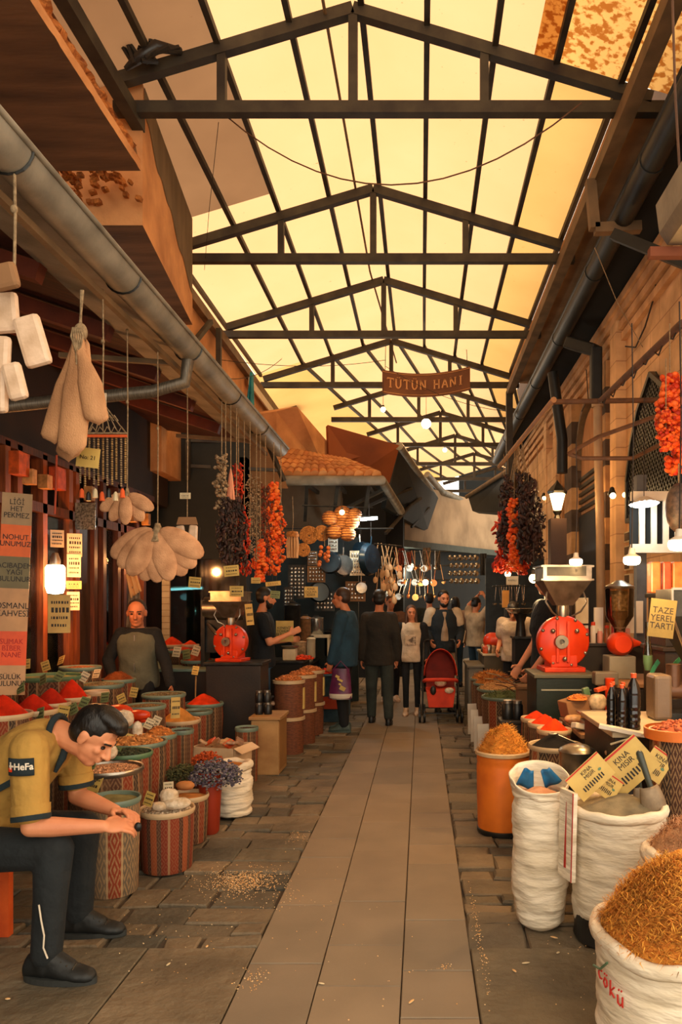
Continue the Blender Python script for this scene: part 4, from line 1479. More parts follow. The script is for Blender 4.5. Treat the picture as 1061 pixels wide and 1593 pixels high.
# --- left rows: label, px, py of the rim, width px, depth, wrap, rim, heap kind, colour, heap height, content label
LEFT = [
 ('grey lozenge barrel in front of the seated man’s hands', 176, 1243, 82, 4.0, 'd', 't', 'powder', (136, 126, 80), .03, 'grey green ground herb in the lozenge barrel'),
 ('striped barrel with bright metal rim behind the lozenge barrel', 171, 1196, 100, 4.5, 's', 'm', 'grain', (206, 148, 104), .02, 'pinkish beans in the metal rimmed barrel'),
 ('low red plaid basket barrel standing nearest the path', 260, 1259, 84, 4.36, 'p', 'c', 'chunk', (214, 190, 160), .03, 'white crystal lumps in the low plaid barrel'),
 ('narrow striped barrel behind the plaid one, orange powder on top', 292, 1238, 64, 4.85, 's', 'c', 'powder', (214, 140, 74), .02, 'orange powder in the narrow striped barrel'),
 ('green rimmed barrel beside the seated man’s face', 198, 1172, 76, 4.95, 's', 'g', 'chunk', (58, 62, 40), .03, 'dark dried leaves in the green rimmed barrel'),
 ('barrel heaped with tan ginger pieces', 212, 1155, 92, 5.25, 's', 't', 'chunk', (204, 136, 74), .06, 'tan ginger pieces next to the peanuts'),
 ('barrel heaped with peanuts right of the ginger', 248, 1144, 52, 5.55, 's', 't', 'chunk', (206, 128, 62), .07, 'orange brown peanuts heaped high'),
 ('small grey rimmed barrel right of the peanuts', 283, 1137, 36, 5.8, 's', 't', 'grain', (70, 60, 44), .01, 'dark seeds in the small grey rimmed barrel'),
 ('barrel with a tall yellow powder cone', 279, 1121, 64, 6.1, 's', 'c', 'powder', (206, 140, 66), .12, 'pale orange yellow powder cone'),
 ('teal rimmed barrel behind the yellow cone', 306, 1107, 48, 6.45, 's', 't', 'powder', (92, 86, 58), .01, 'flat green powder behind the yellow cone'),
 ('striped barrel topped with bright red shreds', 317, 1095, 60, 6.75, 's', 't', 'powder', (226, 62, 22), .11, 'bright red pepper shreds heaped by the black cabinet'),
 ('teal basin barrel of mixed seeds before the vest man', 225, 1099, 64, 5.9, 's', 't', 'grain', (128, 100, 62), .02, 'mixed seeds in the teal basin'),
 ('far teal basin barrel right of the vest man', 255, 1081, 66, 6.25, 's', 't', 'chunk', (118, 104, 74), .02, 'grey green leaves in the far teal basin'),
 ('barrel of red packets above the ginger', 208, 1124, 62, 5.6, 's', 't', 'powder', (226, 70, 22), .05, 'orange red powder behind the ginger'),
 ('leftmost tall barrel with a red chilli cone, cut by the frame', 4, 1112, 86, 4.7, 's', 'c', 'powder', (214, 44, 14), .13, 'bright red chilli cone cut by the left edge'),
 ('tall barrel with the second chilli cone from the left', 52, 1106, 70, 4.95, 's', 'c', 'powder', (196, 38, 14), .12, 'deep red chilli cone, second from the left'),
 ('tall barrel with the third chilli cone', 79, 1095, 58, 5.2, 's', 'c', 'powder', (184, 38, 16), .12, 'dark red chilli cone between two others'),
 ('tall barrel with the chilli cone behind the man’s collar', 112, 1086, 54, 5.45, 's', 'c', 'powder', (214, 46, 16), .15, 'bright chilli cone right above the seated man’s back'),
 ('tall barrel with the upper red cone at the left edge', -4, 1064, 60, 5.45, 's', 'c', 'powder', (218, 52, 16), .12, 'orange red cone on the upper left row'),
 ('wide pale green tub in the upper left row', 76, 1053, 102, 5.7, 's', 'g', 'powder', (126, 130, 92), .01, 'pale green powder in the wide tub'),
 ('blue rimmed tub in the farthest left row', 125, 1039, 62, 6.15, 's', 't', 'grain', (150, 92, 52), .02, 'brown grains in the blue rimmed tub'),
 ('small barrel of red paste left of the grey seeds', 150, 1077, 38, 5.6, 's', 'c', 'powder', (170, 62, 28), .01, 'dark red paste in the small barrel'),
 ('barrel of grey seeds behind the seated man’s head', 156, 1066, 70, 5.95, 's', 't', 'grain', (128, 108, 76), .03, 'grey seeds mound behind the seated man'),
 ('barrel with a brown mound at the vest man’s arm', 184, 1058, 52, 6.2, 's', 't', 'fibre', (136, 74, 36), .08, 'brown ground mound beside the vest man’s arm'),
]
LEFT.append(('dark barrel carrying the white carton', 327, 1192, 58, 6.05, 's', 't', None, None, 0, None))
LEFT.append(('slim striped barrel right behind the white carton', 384, 1133, 36, 6.5, 's', 't', 'grain', (76, 58, 44), .01, 'dark berries in the slim striped barrel'))
def relax(rows, it=400, lim=.55):
    ds = [r_[4] for r_ in rows]
    for _ in range(it):
        mv = False
        for i in range(len(rows)):
            for j in range(i + 1, len(rows)):
                xi, xj = (rows[i][1] - 655) * ds[i] / FPX, (rows[j][1] - 655) * ds[j] / FPX
                ri, rj = rows[i][3] * ds[i] / FPX / 2, rows[j][3] * ds[j] / FPX / 2
                gap = ri + rj + .004 - math.hypot(xi - xj, ds[i] - ds[j])
                if gap > 0:
                    mv = True
                    s_ = 1 if ds[i] > ds[j] else -1
                    for q_, sg in ((i, s_), (j, -s_)):
                        ds[q_] = max(rows[q_][4] - lim, min(rows[q_][4] + lim, ds[q_] + sg * gap * .35))
        if not mv:
            break
    return ds
DS = relax(LEFT)
DMAP = {}
for (lab, px, py, w, d, wr, rm, kind, rgb, hh, cl), d in zip(LEFT, DS):
    DMAP[px] = d
    p = P(px, py, d)
    r = w * d / FPX / 2 / 1.04
    barrel(lab, p, r, p.z, wr, rm, group='barrels of the left stall')
    if kind: heap(cl, p, r * .93, p.z - .008, kind, rgb, hh, csize=.013 if kind == 'chunk' else .007)
# counters under the rear rows so that nothing floats
g = MB()
g.bb(-3.05, -2.62, 4.75, 6.6, 0, .45)
# white packets in the plaid barrel
M_PACK = mat('white_cellophane', (226, 206, 178), r=.25, rgb2=(180, 156, 124), scale=30, bump=.8, bscale=40, bdist=.01)
def packet(px, py, d, w, h, dep, label, m=None, name='packet', rz=0.0, cat='packet', group=None, tilt=0.0):
    p = P(px, py, d)
    g = MB()
    def fn(u, v):
        a = 2 * PI * u
        q = math.sin(PI * v) ** .35
        return (w / 2 * q * math.cos(a) * (1 + .12 * nz(math.cos(a) * 2, math.sin(a) * 2, v * 6 + px)), dep / 2 * q * math.sin(a), h * (v - .5) * (1 + .06 * nz(a, v, px, 3)))
    g.grid(fn, 18, 10)
    o = g.build(name, m or M_PACK, smooth='all', loc=p, rot=(tilt, 0, rz))
    return tag(o, label, cat, group)
packet(263, 1238, 4.3, .11, .09, .09, 'round white packet on top of the plaid barrel')
packet(275, 1250, 4.28, .16, .07, .1, 'flat white packet on the plaid barrel’s rim', rz=.3)
packet(248, 1254, 4.25, .1, .05, .08, 'clear packet at the left of the plaid barrel', rz=-.3)
packet(166, 1170, 4.5, .13, .1, .1, 'clear bag standing on the metal rimmed barrel')
packet(192, 1118, 5.2, .15, .13, .1, 'white and green bag in front of the red packets')
packet(214, 1136, 5.1, .07, .13, .05, 'tall white bag with green print above the ginger', rz=.2)
packet(184, 1106, 5.45, .2, .1, .12, 'orange red bag leaning left above the ginger', m=mat('red_cellophane', (226, 74, 30), r=.3, rgb2=(190, 50, 20), scale=12))
packet(215, 1112, 5.5, .18, .08, .1, 'orange red bag lying right above the ginger', m=MATS['red_cellophane'])
packet(288, 1222, 4.8, .12, .06, .09, 'brown paper wrapped lump on the orange powder', m=mat('brown_lump', (190, 122, 66), r=.8))

CARDS = [(40, 1033, 5.5, 'y', 'behind the pale green tub, left one'), (71, 1036, 5.55, 'y', 'standing over the middle of the pale green tub'), (95, 1027, 5.9, 'y', 'leaning at the blue rimmed tub'),
 (32, 1070, 5.0, 'g', 'between the two left chilli cones'), (67, 1057, 5.3, 'g', 'on the front rim of the pale green tub'), (92, 1052, 5.4, 'g', 'on the right rim of the pale green tub'),
 (63, 1110, 4.75, 'g', 'before the second chilli cone'), (97, 1111, 4.9, 'y', 'large one next to the seated man’s collar'), (114, 1103, 5.0, 'g', 'right of the large card by the collar'),
 (131, 1093, 5.2, 'g', 'behind the seated man’s hair'), (131, 1053, 5.65, 'w', 'left of the grey seeds'), (150, 1048, 6.0, 'w', 'before the brown mound'),
 (163, 1085, 5.5, 'g', 'right of the dark red paste'), (189, 1087, 5.6, 'y', 'left rim of the mixed seeds'), (208, 1077, 5.8, 'y', 'leaning behind the mixed seeds'),
 (232, 1126, 5.45, 'w', 'left one above the peanuts'), (243, 1122, 5.5, 'w', 'right one above the peanuts'), (273, 1101, 5.9, 'y', 'tall one stuck in the yellow cone'),
 (201, 1151, 5.05, 'y', 'lying on the ginger'), (180, 1170, 4.7, 'g', 'leaning in the dark dried leaves'), (140, 1197, 4.35, 'g', 'lying in the pinkish beans'),
 (146, 1223, 4.2, 'y', 'large one leaning on the lozenge barrel'), (232, 1243, 4.2, 'y', 'leaning left of the plaid barrel'), (262, 1226, 4.65, 'w', 'left rim of the orange powder'),
 (304, 1043, 6.6, 'y', 'on a stick over the red shreds')]
for i, (px, py, d, c, lab) in enumerate(CARDS):
    big = lab.startswith('large') or lab.startswith('tall')
    w, h = (.085, .115) if big else (.062, .078)
    if lab.startswith('tall'):
        w, h = .07, .17
    nm = {'y': 'yellow', 'g': 'green', 'w': 'cream'}[c]
    card(px, py, d, w, h, '%s price card %s' % (nm, lab), c, tilt=rnd.uniform(.2, .6), yaw=rnd.uniform(-.4, .3), roll=rnd.uniform(-.5, .5))
o = MB().tube([P(305, 1052, 6.6), P(304, 1085, 6.65)], .006, 5).build('card_stick', M_WOODLT)
tag(o, 'thin stick holding the card over the red shreds', 'stick')

# flower bouquet
t = thing('flower_pot', 'tall dark red pot full of dried flowers by the path', 'pot', (P(327, 1260, 5.0).x, 5.0, 0))
MB().lathe([(.045, 0), (.06, .02), (.075, .3), (.085, .42), (.078, .42), (.06, .3), (.001, .3)], n=20).build('pot', mat('red_pot', (150, 48, 22), r=.5), t, smooth=True)
def flowers(cx, cy, cz, rx, rz_, n, tones, name, label, seed, s=.014, cat='dried flowers'):
    lr = random.Random(seed)
    b = MB()
    for i in range(n):
        a, ph, q = lr.uniform(0, 2 * PI), math.acos(lr.uniform(-.5, 1)), lr.uniform(.6, 1) 
        p = V((math.sin(ph) * math.cos(a) * rx * q, math.sin(ph) * math.sin(a) * rx * .8 * q, math.cos(ph) * rz_ * q))
        for k_ in range(3):
            b.ell(p + V((lr.uniform(-s, s), lr.uniform(-s, s), lr.uniform(-s, s))), (s * .6, s * .35, s * .55), Matrix.Rotation(lr.uniform(0, 3), 3, 'X'), nu=5, nv=4)
    o = b.build(name, island_mat('petals_' + name, tones, bump=0, stain=.1), loc=(cx, cy, cz))
    return tag(o, label, cat, kind='stuff')
p = P(335, 1208, 5.0); flowers(p.x, p.y, p.z, .17, .12, 520, [(70, 62, 78), (120, 108, 120), (48, 44, 58), (150, 136, 132), (60, 70, 50)], 'purple_flowers', 'bunch of dusty purple dried flowers over the red pot', 3)
p = P(284, 1206, 5.2); flowers(p.x, p.y, p.z, .12, .07, 260, [(74, 78, 44), (96, 92, 56), (56, 56, 36)], 'green_herbs', 'dark green dried herb bunch left of the purple flowers', 4)
p = P(322, 1184, 5.3); flowers(p.x, p.y, p.z, .10, .06, 260, [(170, 62, 24), (196, 84, 30), (120, 44, 20)], 'red_flowers', 'bunch of rusty red dried flowers behind the purple ones', 5)

# sack builder -----------------------------------------------------
def sack(label, p, r, h, m=None, name='sack', fold=.02, wr=1.0, seed=0, sx=1.0, sy=1.0, text=None, base=.8, belly=1.06, roll=.035, group='open white sacks'):
    t = thing(name, label, 'sack', (p[0], p[1], 0), group=group)
    g = MB()
    nu, nv = 72, 60
    def fn(u, v):
        a = 2 * PI * u
        zz = h * v
        rad = r * (base + (belly - base) * min(1, v * 3.2) ** .6) if v < .7 else r * (belly - (belly - 1) * (v - .7) / .3)
        if v < .04:
            rad *= .75 + .25 * v / .04
        ca, sa = math.cos(a), math.sin(a)
        w = noise.noise(V((ca * 1.2 + seed, sa * 1.2, v * 9 + seed))) * .05 * wr
        w += noise.noise(V((ca * .9 + seed * 2, sa * .9 - v * 3, v * 26))) * .032 * wr
        w += noise.noise(V((ca * 2.5 + seed * 2, sa * 2.5, v * 5))) * .03 * wr
        rad *= 1 + w
        return (rad * ca * sx, rad * sa * sy, zz + .02 * wr * r * noise.noise(V((ca * 2, sa * 2, v * 3 + seed))))
    g.grid(fn, nu, nv)
    g.lathe([(r * base * .75, 0.0), (.001, 0)], n=24, sx=sx, sy=sy, closed=True)
    g.build('woven_bag', m or M_CLOTHW, t, smooth='all')
    # rolled rim
    b = MB()
    R_ = 64
    mrg = 10
    vs, fs = [], []
    for i in range(R_):
        a = 2 * PI * i / R_
        ca, sa = math.cos(a), math.sin(a)
        rr = r * (1 + .05 * noise.noise(V((ca * 1.3 + seed, sa * 1.3, 3))))
        zc = h + .02 * noise.noise(V((ca * 1.5, sa * 1.5, seed + 7)))
        tr_ = roll * (1 + .3 * noise.noise(V((ca * 3, sa * 3, seed))))
        for k_ in range(mrg):
            ph = 2 * PI * k_ / mrg
            q = rr + math.cos(ph) * tr_ * .8
            vs.append((q * ca * sx, q * sa * sy, zc + math.sin(ph) * tr_))
    for i in range(R_):
        for k_ in range(mrg):
            i2, k2 = (i + 1) % R_, (k_ + 1) % mrg
            fs.append((i * mrg + k_, i2 * mrg + k_, i2 * mrg + k2, i * mrg + k2))
    b.add(vs, fs)
    b.build('rolled_rim', m or M_CLOTHW, t, smooth='all')
    return t
p = P(362, 1225, 5.45)
sack('small slumped white sack on the left beside the flowers', (p.x, 5.45), .125, .36, seed=2.2, wr=1.5, base=1.05, belly=1.15, roll=.03)
heap('golden dried blossoms inside the slumped white sack', (p.x, 5.45), .11, .36, 'powder', (176, 112, 50), .03)
# carton with goods
t = thing('goods_carton', 'open white carton of packets on a barrel behind the flowers', 'carton', tuple(P(345, 1185, 6.0)), rz=-.25)
zb = 0
g = MB()
W_, D_, H_ = .38, .3, .14
g.bb(-W_ / 2, W_ / 2, -D_ / 2, D_ / 2, 0, .008)
g.bb(-W_ / 2, W_ / 2, -D_ / 2, -D_ / 2 + .006, 0, H_)
g.bb(-W_ / 2, W_ / 2, D_ / 2 - .006, D_ / 2, 0, H_)
g.bb(-W_ / 2, -W_ / 2 + .006, -D_ / 2, D_ / 2, 0, H_)
g.bb(W_ / 2 - .006, W_ / 2, -D_ / 2, D_ / 2, 0, H_)
g.build('box', mat('white_card', (216, 184, 146), r=.7, rgb2=(190, 156, 118)), t)
MB().prism([(W_ / 2, -D_ / 2, H_), (W_ / 2, D_ / 2, H_), (W_ / 2 + .07, D_ / 2, H_ - .04), (W_ / 2 + .07, -D_ / 2, H_ - .04)], (0, 0, .004)).build('flap', MATS['white_card'], t)
text_mesh('* * *', .06, M_INK, t, (-.02, -D_ / 2 - .003, .07), (PI / 2, 0, 0), name='printed_mark')
cz = P(345, 1185, 6.0)
MP = [mat('pk_%d' % i, c, r=.35, rgb2=tuple(int(v * .7) for v in c), scale=25) for i, c in enumerate(((206, 160, 112), (226, 88, 40), (190, 150, 120), (150, 104, 66), (216, 190, 150)))]
for i in range(9):
    q = cz + V((-.14 + .035 * i, rnd.uniform(-.08, .08), .15 + rnd.uniform(-.01, .02)))
    o = MB().box((0, 0, 0), (.07, .1, .02)).build('snack_packet', MP[1] if i == 6 else MP[i % 5], loc=q, rot=(rnd.uniform(-.5, .5), rnd.uniform(-.6, .6), rnd.uniform(-.7, .7)), bevel=.006)
    tag(o, 'orange packet lying in the white carton' if i == 6 else 'tan cellophane packet jumbled in the open white carton', 'packet', 'packets in the white carton')
# ================================================================== CABINETS AND STALLS, LEFT CENTRE
def cabinet(name, label, p0, p1, z1, m, top=None, z0=0.0, cat='cabinet', legs=False):
    cx, cy = (p0[0] + p1[0]) / 2, (p0[1] + p1[1]) / 2
    w, dd = abs(p1[0] - p0[0]), abs(p1[1] - p0[1])
    t = thing(name, label, cat, (cx, cy, z0))
    MB().bb(-w / 2, w / 2, -dd / 2, dd / 2, 0.0, z1 - z0 - .03).build('body', m, t, bevel=.006)
    MB().bb(-w / 2 - .02, w / 2 + .02, -dd / 2 - .02, dd / 2 + .02, z1 - z0 - .03, z1 - z0).build('top', top or m, t, bevel=.005)
    return t
M_CABD = mat('black_brown_cabinet', (44, 34, 26), r=.5, rgb2=(28, 22, 18), scale=4)
cabinet('tall_cabinet', 'black brown cabinet under the left red grinder', (-2.08, 7.14), (-1.55, 7.52), .99, M_CABD, M_METALD)
c = cabinet('plywood_cabinet', 'pale plywood cabinet with dark jars on top', (-1.54, 6.7), (-1.29, 7.1), .53, M_WOODLT)
MB().bb(.124, .128, -.17, .17, .04, .48).build('door', mat('plywood_door', (150, 106, 56), r=.6), c)
def jar(p, r, h, label, m=None, group='dark jars on the plywood cabinet', lid=None):
    t = thing('jar', label, 'jar', p, group=group)
    MB().lathe([(r * .95, 0), (r, .01), (r, h * .75), (r * .7, h * .85), (r * .7, h * .88)], n=16).build('glass', m or M_BLACK, t, smooth=True)
    MB().lathe([(r * .8, h * .84), (r * .8, h), (.001, h)], n=16).build('lid', lid or M_METAL, t, smooth=True)
    return t
for i, (x, y, z) in enumerate(((-1.5, 6.85, .53), (-1.42, 6.86, .53), (-1.5, 6.98, .53), (-1.5, 6.85, .64), (-1.43, 6.87, .64))):
    jar((x, y, z), .037, .11, 'dark jar with a pale lid stacked on the plywood cabinet')
# stacked brown bins with pale strips
for i, (y, x) in enumerate(((7.72, -1.38), (8.3, -1.34), (8.85, -1.32))):
    nm = ['nearest', 'middle', 'farthest'][i]
    for lvl in (0, 1):
        t = thing('woven_bin', '%s brown woven bin of the left row, %s one' % (nm, ['lower', 'upper'][lvl]), 'bin', (x, y, lvl * .38), group='stacked brown bins')
        MB().lathe([(.15, 0), (.155, .36), (.165, .365), (.165, .38), (.14, .38), (.14, .36), (.001, .36)], n=24).build('body', W_BASK, t, smooth=True)
        MB().lathe([(.158, .345), (.17, .35), (.17, .38), (.158, .384)], n=24, closed=True).build('rim', R_CREAM, t, smooth=True)
        if lvl: MB().bb(.14, .165, -.03, .03, .08, .3).build('paper_strip', M_CARD, t)
    heap('%s pile of nuts on the stacked brown bins' % nm, (x, y), .14, .765, 'chunk', (206, 124, 66), .04, csize=.016)
for i, (px, py, d) in enumerate(((398, 1088, 7.65), (410, 1096, 7.6), (402, 1099, 7.6), (415, 1088, 7.75), (424, 1094, 7.7), (392, 1080, 7.75))):
    packet(px, py, d, .16, .05, .12, 'cellophane packet heaped before the black tee man, %s' % ['orange one', 'low cream one', 'nearest one', 'brown one at the back', 'rightmost one', 'leftmost one'][i], m=MP[[1, 4, 0, 3, 2, 0][i]], rz=rnd.uniform(-1, 1), group='packets before the black tee man')
cabinet('packet_box', 'dark box under the heaped packets', (-1.87, 7.55), (-1.56, 7.85), .58, M_CABD)
# little grinders with red discs --------------------------------------------------
def grinder(label, p, s=1.0, rz=0.0, hopper='tray', stand=True):
    t = thing('spice_mill', label, 'mill', p, rz=rz)
    # disc faces -y
    g = MB().lathe([(.001, -.075), (.2, -.07), (.215, -.05), (.215, .04), (.2, .055), (.001, .06)], n=40)
    g.xf(Matrix.Translation(V((0, 0, .25))) @ Matrix.Rotation(PI / 2, 4, 'X'))
    g.build('disc_housing', M_RED, t, smooth=True)
    g = MB()
    for k_ in range(8):
        a = 2 * PI * k_ / 8 + .3
        g.ell((.2 * math.cos(a), -.05, .25 + .2 * math.sin(a)), .016, nu=8, nv=6)
    for x, z in ((-.1, .34), (.1, .34), (0, .11)):
        g.ell((x, -.08, z), .02, nu=8, nv=6)
    g.build('bolts', M_METAL, t, smooth=True)
    g = MB().lathe([(.001, 0), (.02, 0), (.022, .03), (.055, .03), (.06, .012), (.06, 0)], n=20)
    g.xf(Matrix.Translation(V((-.03, -.07, .25))) @ Matrix.Rotation(PI / 2, 4, 'X'))
    g.build('hub', M_METAL, t, smooth=True)
    g = MB()
    for k_ in range(2):
        g.bb(-.012 + (.03 if k_ else -.06), .012 + (.03 if k_ else -.06), -.082, -.06, .08, .42)
    g.build('ribs', M_RED, t, bevel=.004)
    g = MB().bb(-.17, .17, -.09, .22, 0, .04)
    g.bb(-.11, .11, -.06, .2, .04, .14)
    g.tube([(0, .05, .25), (0, .35, .25)], .1, 16)
    g.build('base', M_RED, t, smooth=True, bevel=.006)
    if hopper:
        g = MB().lathe([(.05, .45), (.055, .50), (.05, .56)], n=16)
        g.build('throat', M_METAL, t, smooth=True)
        g = MB()
        vs = []
        for (w, dd, z) in ((.07, .07, .55), (.2, .16, .75), (.2, .16, .88)):
            vs += [(-w, -dd, z), (w, -dd, z), (w, dd, z), (-w, dd, z)]
        fs = []
        for r_ in range(2):
            for k_ in range(4):
                k2 = (k_ + 1) % 4
                fs.append((r_ * 4 + k_, r_ * 4 + k2, r_ * 4 + 4 + k2, r_ * 4 + 4 + k_))
        g.add(vs, fs)
        g.build('hopper', M_METAL, t, solid=.004)
        g = MB()
        for z in (.87, .76):
            g.bar((-.21, -.17, z), (.21, -.17, z), .014); g.bar((-.21, .17, z), (.21, .17, z), .014)
            g.bar((-.21, -.17, z), (-.21, .17, z), .014); g.bar((.21, -.17, z), (.21, .17, z), .014)
        g.build('hopper_rim', M_METAL, t)
        for sx_ in (-1, 1):
            MB().tube([(sx_ * .15, -.08, .66), (sx_ * .17, -.12, .58), (sx_ * .12, -.12, .5), (sx_ * .06, -.06, .46)], .008, 6).build('handle', M_METAL, t, smooth=True)
    if s != 1.0: t.scale = (s, s, s)
    return t
p = P(357, 1038, 7.2)
grinder('red disc spice mill with steel hopper in the left stall', (p.x, 7.25, .99), .78, rz=-.15)
t = thing('steel_drum', 'steel drum machine behind the left red mill', 'machine', tuple(P(352, 1000, 7.8)))
MB().tube([(-.22, 0, .36), (.22, 0, .36)], .13, 20).build('drum', M_METAL, t, smooth=True)
g = MB().bb(-.2, .2, -.05, .25, -.1, .3); g.bb(-.24, -.2, -.1, .1, -.9, .45); g.bb(.2, .24, -.1, .1, -.9, .45)
g.build('stand', M_METALD, t)
MB().tube([(-.17, -.08, .2), (-.05, -.2, .1), (0.02, -.2, -.06)], .02, 8).build('crank', M_METAL, t, smooth=True)
# glass front of the inner shop, facing the alley
g = MB()
g.bb(-4.4, -3.55, 9.3, 9.5, 0, 3.9); g.bb(-2.28, -2.2, 9.3, 9.5, 0, 3.4); g.bb(-3.6, -2.2, 9.3, 9.5, 2.12, 3.9)
struct(g.build('wall_left_shop_front', mat('dark_green_wall', (36, 38, 34), r=.7)), 'dark front wall around the glass shop window')
g = MB().bb(-3.55, -2.28, 9.38, 9.4, .6, 2.12)
struct(g.build('window_1', glass('shop_glass', (120, 150, 150), alpha=.12)), 'dark glass window of the inner shop')
g = MB().bb(-3.6, -2.2, 9.3, 9.5, 0, .6)
struct(g.build('wall_left_shop_sill', M_CABD), 'sill wall under the glass window')
g = MB().bb(-4.4, -1.0, 11.8, 11.9, 0, 2.62)
g.bb(-4.4, -4.3, 9.5, 11.9, 0, 3.3)
struct(g.build('wall_left_shop_inner', mat('teal_dark_wall', (30, 44, 44), r=.6, rgb2=(20, 26, 28), scale=5)), 'dark teal inner wall of the glass shop')
t = thing('tube_light', 'white tube light behind the left shop glass', 'lamp', tuple(P(290, 917, 9.6)))
MB().tube([(-.2, 0, 0), (.2, 0, 0.02)], .016, 8).build('tube', M_TUBE, t, smooth=True)
MB().bb(-.22, .22, .01, .04, .0, .04).build('fitting', M_WHITE, t)
L = lamp('tube_glow', (0, -.15, -.1), 5, (200, 230, 235)); L.parent = t
t = thing('measuring_strip', 'tall pale tiled strip at the left edge of the glass window', 'strip', tuple(P(258, 952, 8.9)))
g = MB()
for i in range(14):
    g.bb(-.045, .045, -.01, .01, -.5 + i * .075, -.43 + i * .075)
g.build('tiles', M_CARDW, t)
MB().bb(-.05, .05, .01, .02, -.52, .56).build('backing', M_OPAQ2, t)
# sparkling jars behind glass
for i in range(26):
    px, py = 275 + (i % 9) * 14 + rnd.uniform(-3, 3), 960 + (i // 9) * 24
    p = P(px, py, 9.9 + .2 * (i // 9))
    jar(p, .035, .14, 'small bottle on the shelves behind the left shop glass', m=[M_METALD, MP[1], M_METAL, MP[0]][i % 4], group='bottles behind the shop glass')
for z in range(3):
    p0, p1 = P(270, 960 + 24 * z, 9.9 + .2 * z), P(400, 960 + 24 * z, 9.9 + .2 * z)
    o = MB().bb(p0.x - .05, p1.x, p0.y - .08, p0.y + .08, p0.z - .03, p0.z - .005).build('glass_shelf', M_METALD)
    tag(o, '%s dark shelf behind the shop glass' % ['top', 'middle', 'bottom'][z], 'shelf')
# bins in front of the window (red heaps, teal tubs)
BACK = [(268, 1004, 40, 8.4, 'c', (206, 60, 24), .1, 'red pepper heap left under the glass window'), (296, 1004, 26, 8.3, 'c', (222, 72, 30), .06, 'small orange red heap under the glass window'),
        (308, 1028, 50, 7.9, 't', (176, 78, 44), .12, 'rust brown heap right under the window'), (284, 1012, 50, 8.1, 't', (196, 62, 26), .04, 'flat red tub under the window')]
for (px, py, w, d, rm, rgb, hh, cl) in BACK:
    p = P(px, py, d); r = w * d / FPX / 2
    barrel('back row tub holding the ' + cl.split(' under')[0].split(' right')[0].split(' left')[0], p, r, p.z, 's', rm, group='back row barrels under the window', z0=.9)
    heap(cl, p, r * .92, p.z, 'powder', rgb, hh)
for i, (px, py, d, c) in enumerate(((290, 1018, 7.8, 'g'), (305, 1012, 7.8, 'w'), (275, 1014, 7.7, 'w'))):
    card(px, py, d, .08, .11, '%s price card below the glass window, %s one' % ({'g': 'green', 'w': 'cream'}[c], ['middle', 'right', 'left'][i]), c, roll=[-.2, .3, .1][i])
cabinet('tub_counter', 'dark counter with a teal edge behind the vest man', (-3.0, 7.45), (-2.14, 8.6), .9, M_CABD, R_TEAL)
# wooden posts with pepper strands: the shop's warm lamp
t = thing('wall_lamp', 'glowing warm wall lamp inside the left shop', 'lamp', tuple(P(86, 898, 6.05)))
MB().lathe([(.001, -.14), (.06, -.13), (.075, -.08), (.075, .08), (.06, .1), (.001, .1)], n=18).build('glass_shade', M_BULB, t, smooth=True)
MB().lathe([(.04, .1), (.04, .14), (.02, .2), (.001, .2)], n=12).build('holder', M_METAL, t, smooth=True)
L = lamp('shop_glow', (.3, 0, .0), 22, (255, 160, 80), .08); L.parent = t
L = lamp('shop_glow', (.0, 1.9, .25), 14, (255, 170, 95), .05); L.parent = t
# door panels and things behind the doors
for i, (y0, y1, rgb) in enumerate(((4.75, 5.22, (120, 56, 30)), (6.6, 7.05, (62, 42, 30)), (7.8, 8.1, (40, 32, 28)))):
    o = MB().bb(-3.17, -3.14, y0, y1, .4, 2.3).build('door_%d' % (i + 20), mat('door_panel_%d' % i, rgb, r=.35, rgb2=tuple(int(v * .6) for v in rgb), scale=3, stretch=(6, 6, .8)))
    struct(o, 'polished wooden door leaf of the left shop')
for i, (y0, y1) in enumerate(((5.25, 5.55), (5.72, 6.1), (6.1, 6.55), (7.05, 7.6))):
    o = MB().bb(-3.155, -3.15, y0 + .03, y1 - .03, .6, 2.3).build('window_%d' % (i + 2), glass('door_glass', (235, 215, 190), alpha=.05))
    struct(o, 'glass pane in the left shop door')
# cards and pictures on the doors
for i, (px, py, d, w, h, c) in enumerate(((89, 838, 6.2, .1, .14, 'w'), (90, 880, 6.9, .1, .2, 'w'), (116, 848, 6.62, .12, .2, 'w'), (115, 880, 6.6, .11, .2, 'w'), (115, 910, 6.6, .12, .07, 'y'), (114, 935, 6.6, .1, .16, 'w'), (92, 955, 6.0, .16, .3, 'y'))):
    card(px, py, d - .2, w, h, ['cream notice top in the lit shop doorway', 'cream notice behind the lamp', 'cream poster with dark picture on the door post', 'cream price list on the door post', 'yellow strip below the price list', 'small cream notice low on the door post', 'large yellow notice below the glowing lamp'][i], c, tilt=0, yaw=.5, lines=4, group='notices on the left shop doors')
o = MB().bb(-.09, .09, -.005, .005, -.12, .12).build('glazed_plate', mat('speckled_mirror', (150, 150, 140), r=.2, m=.6, rgb2=(60, 60, 58), scale=60), loc=P(133, 803, 6.6))
tag(o, 'speckled silvery plate hanging above the shop doors', 'plate')
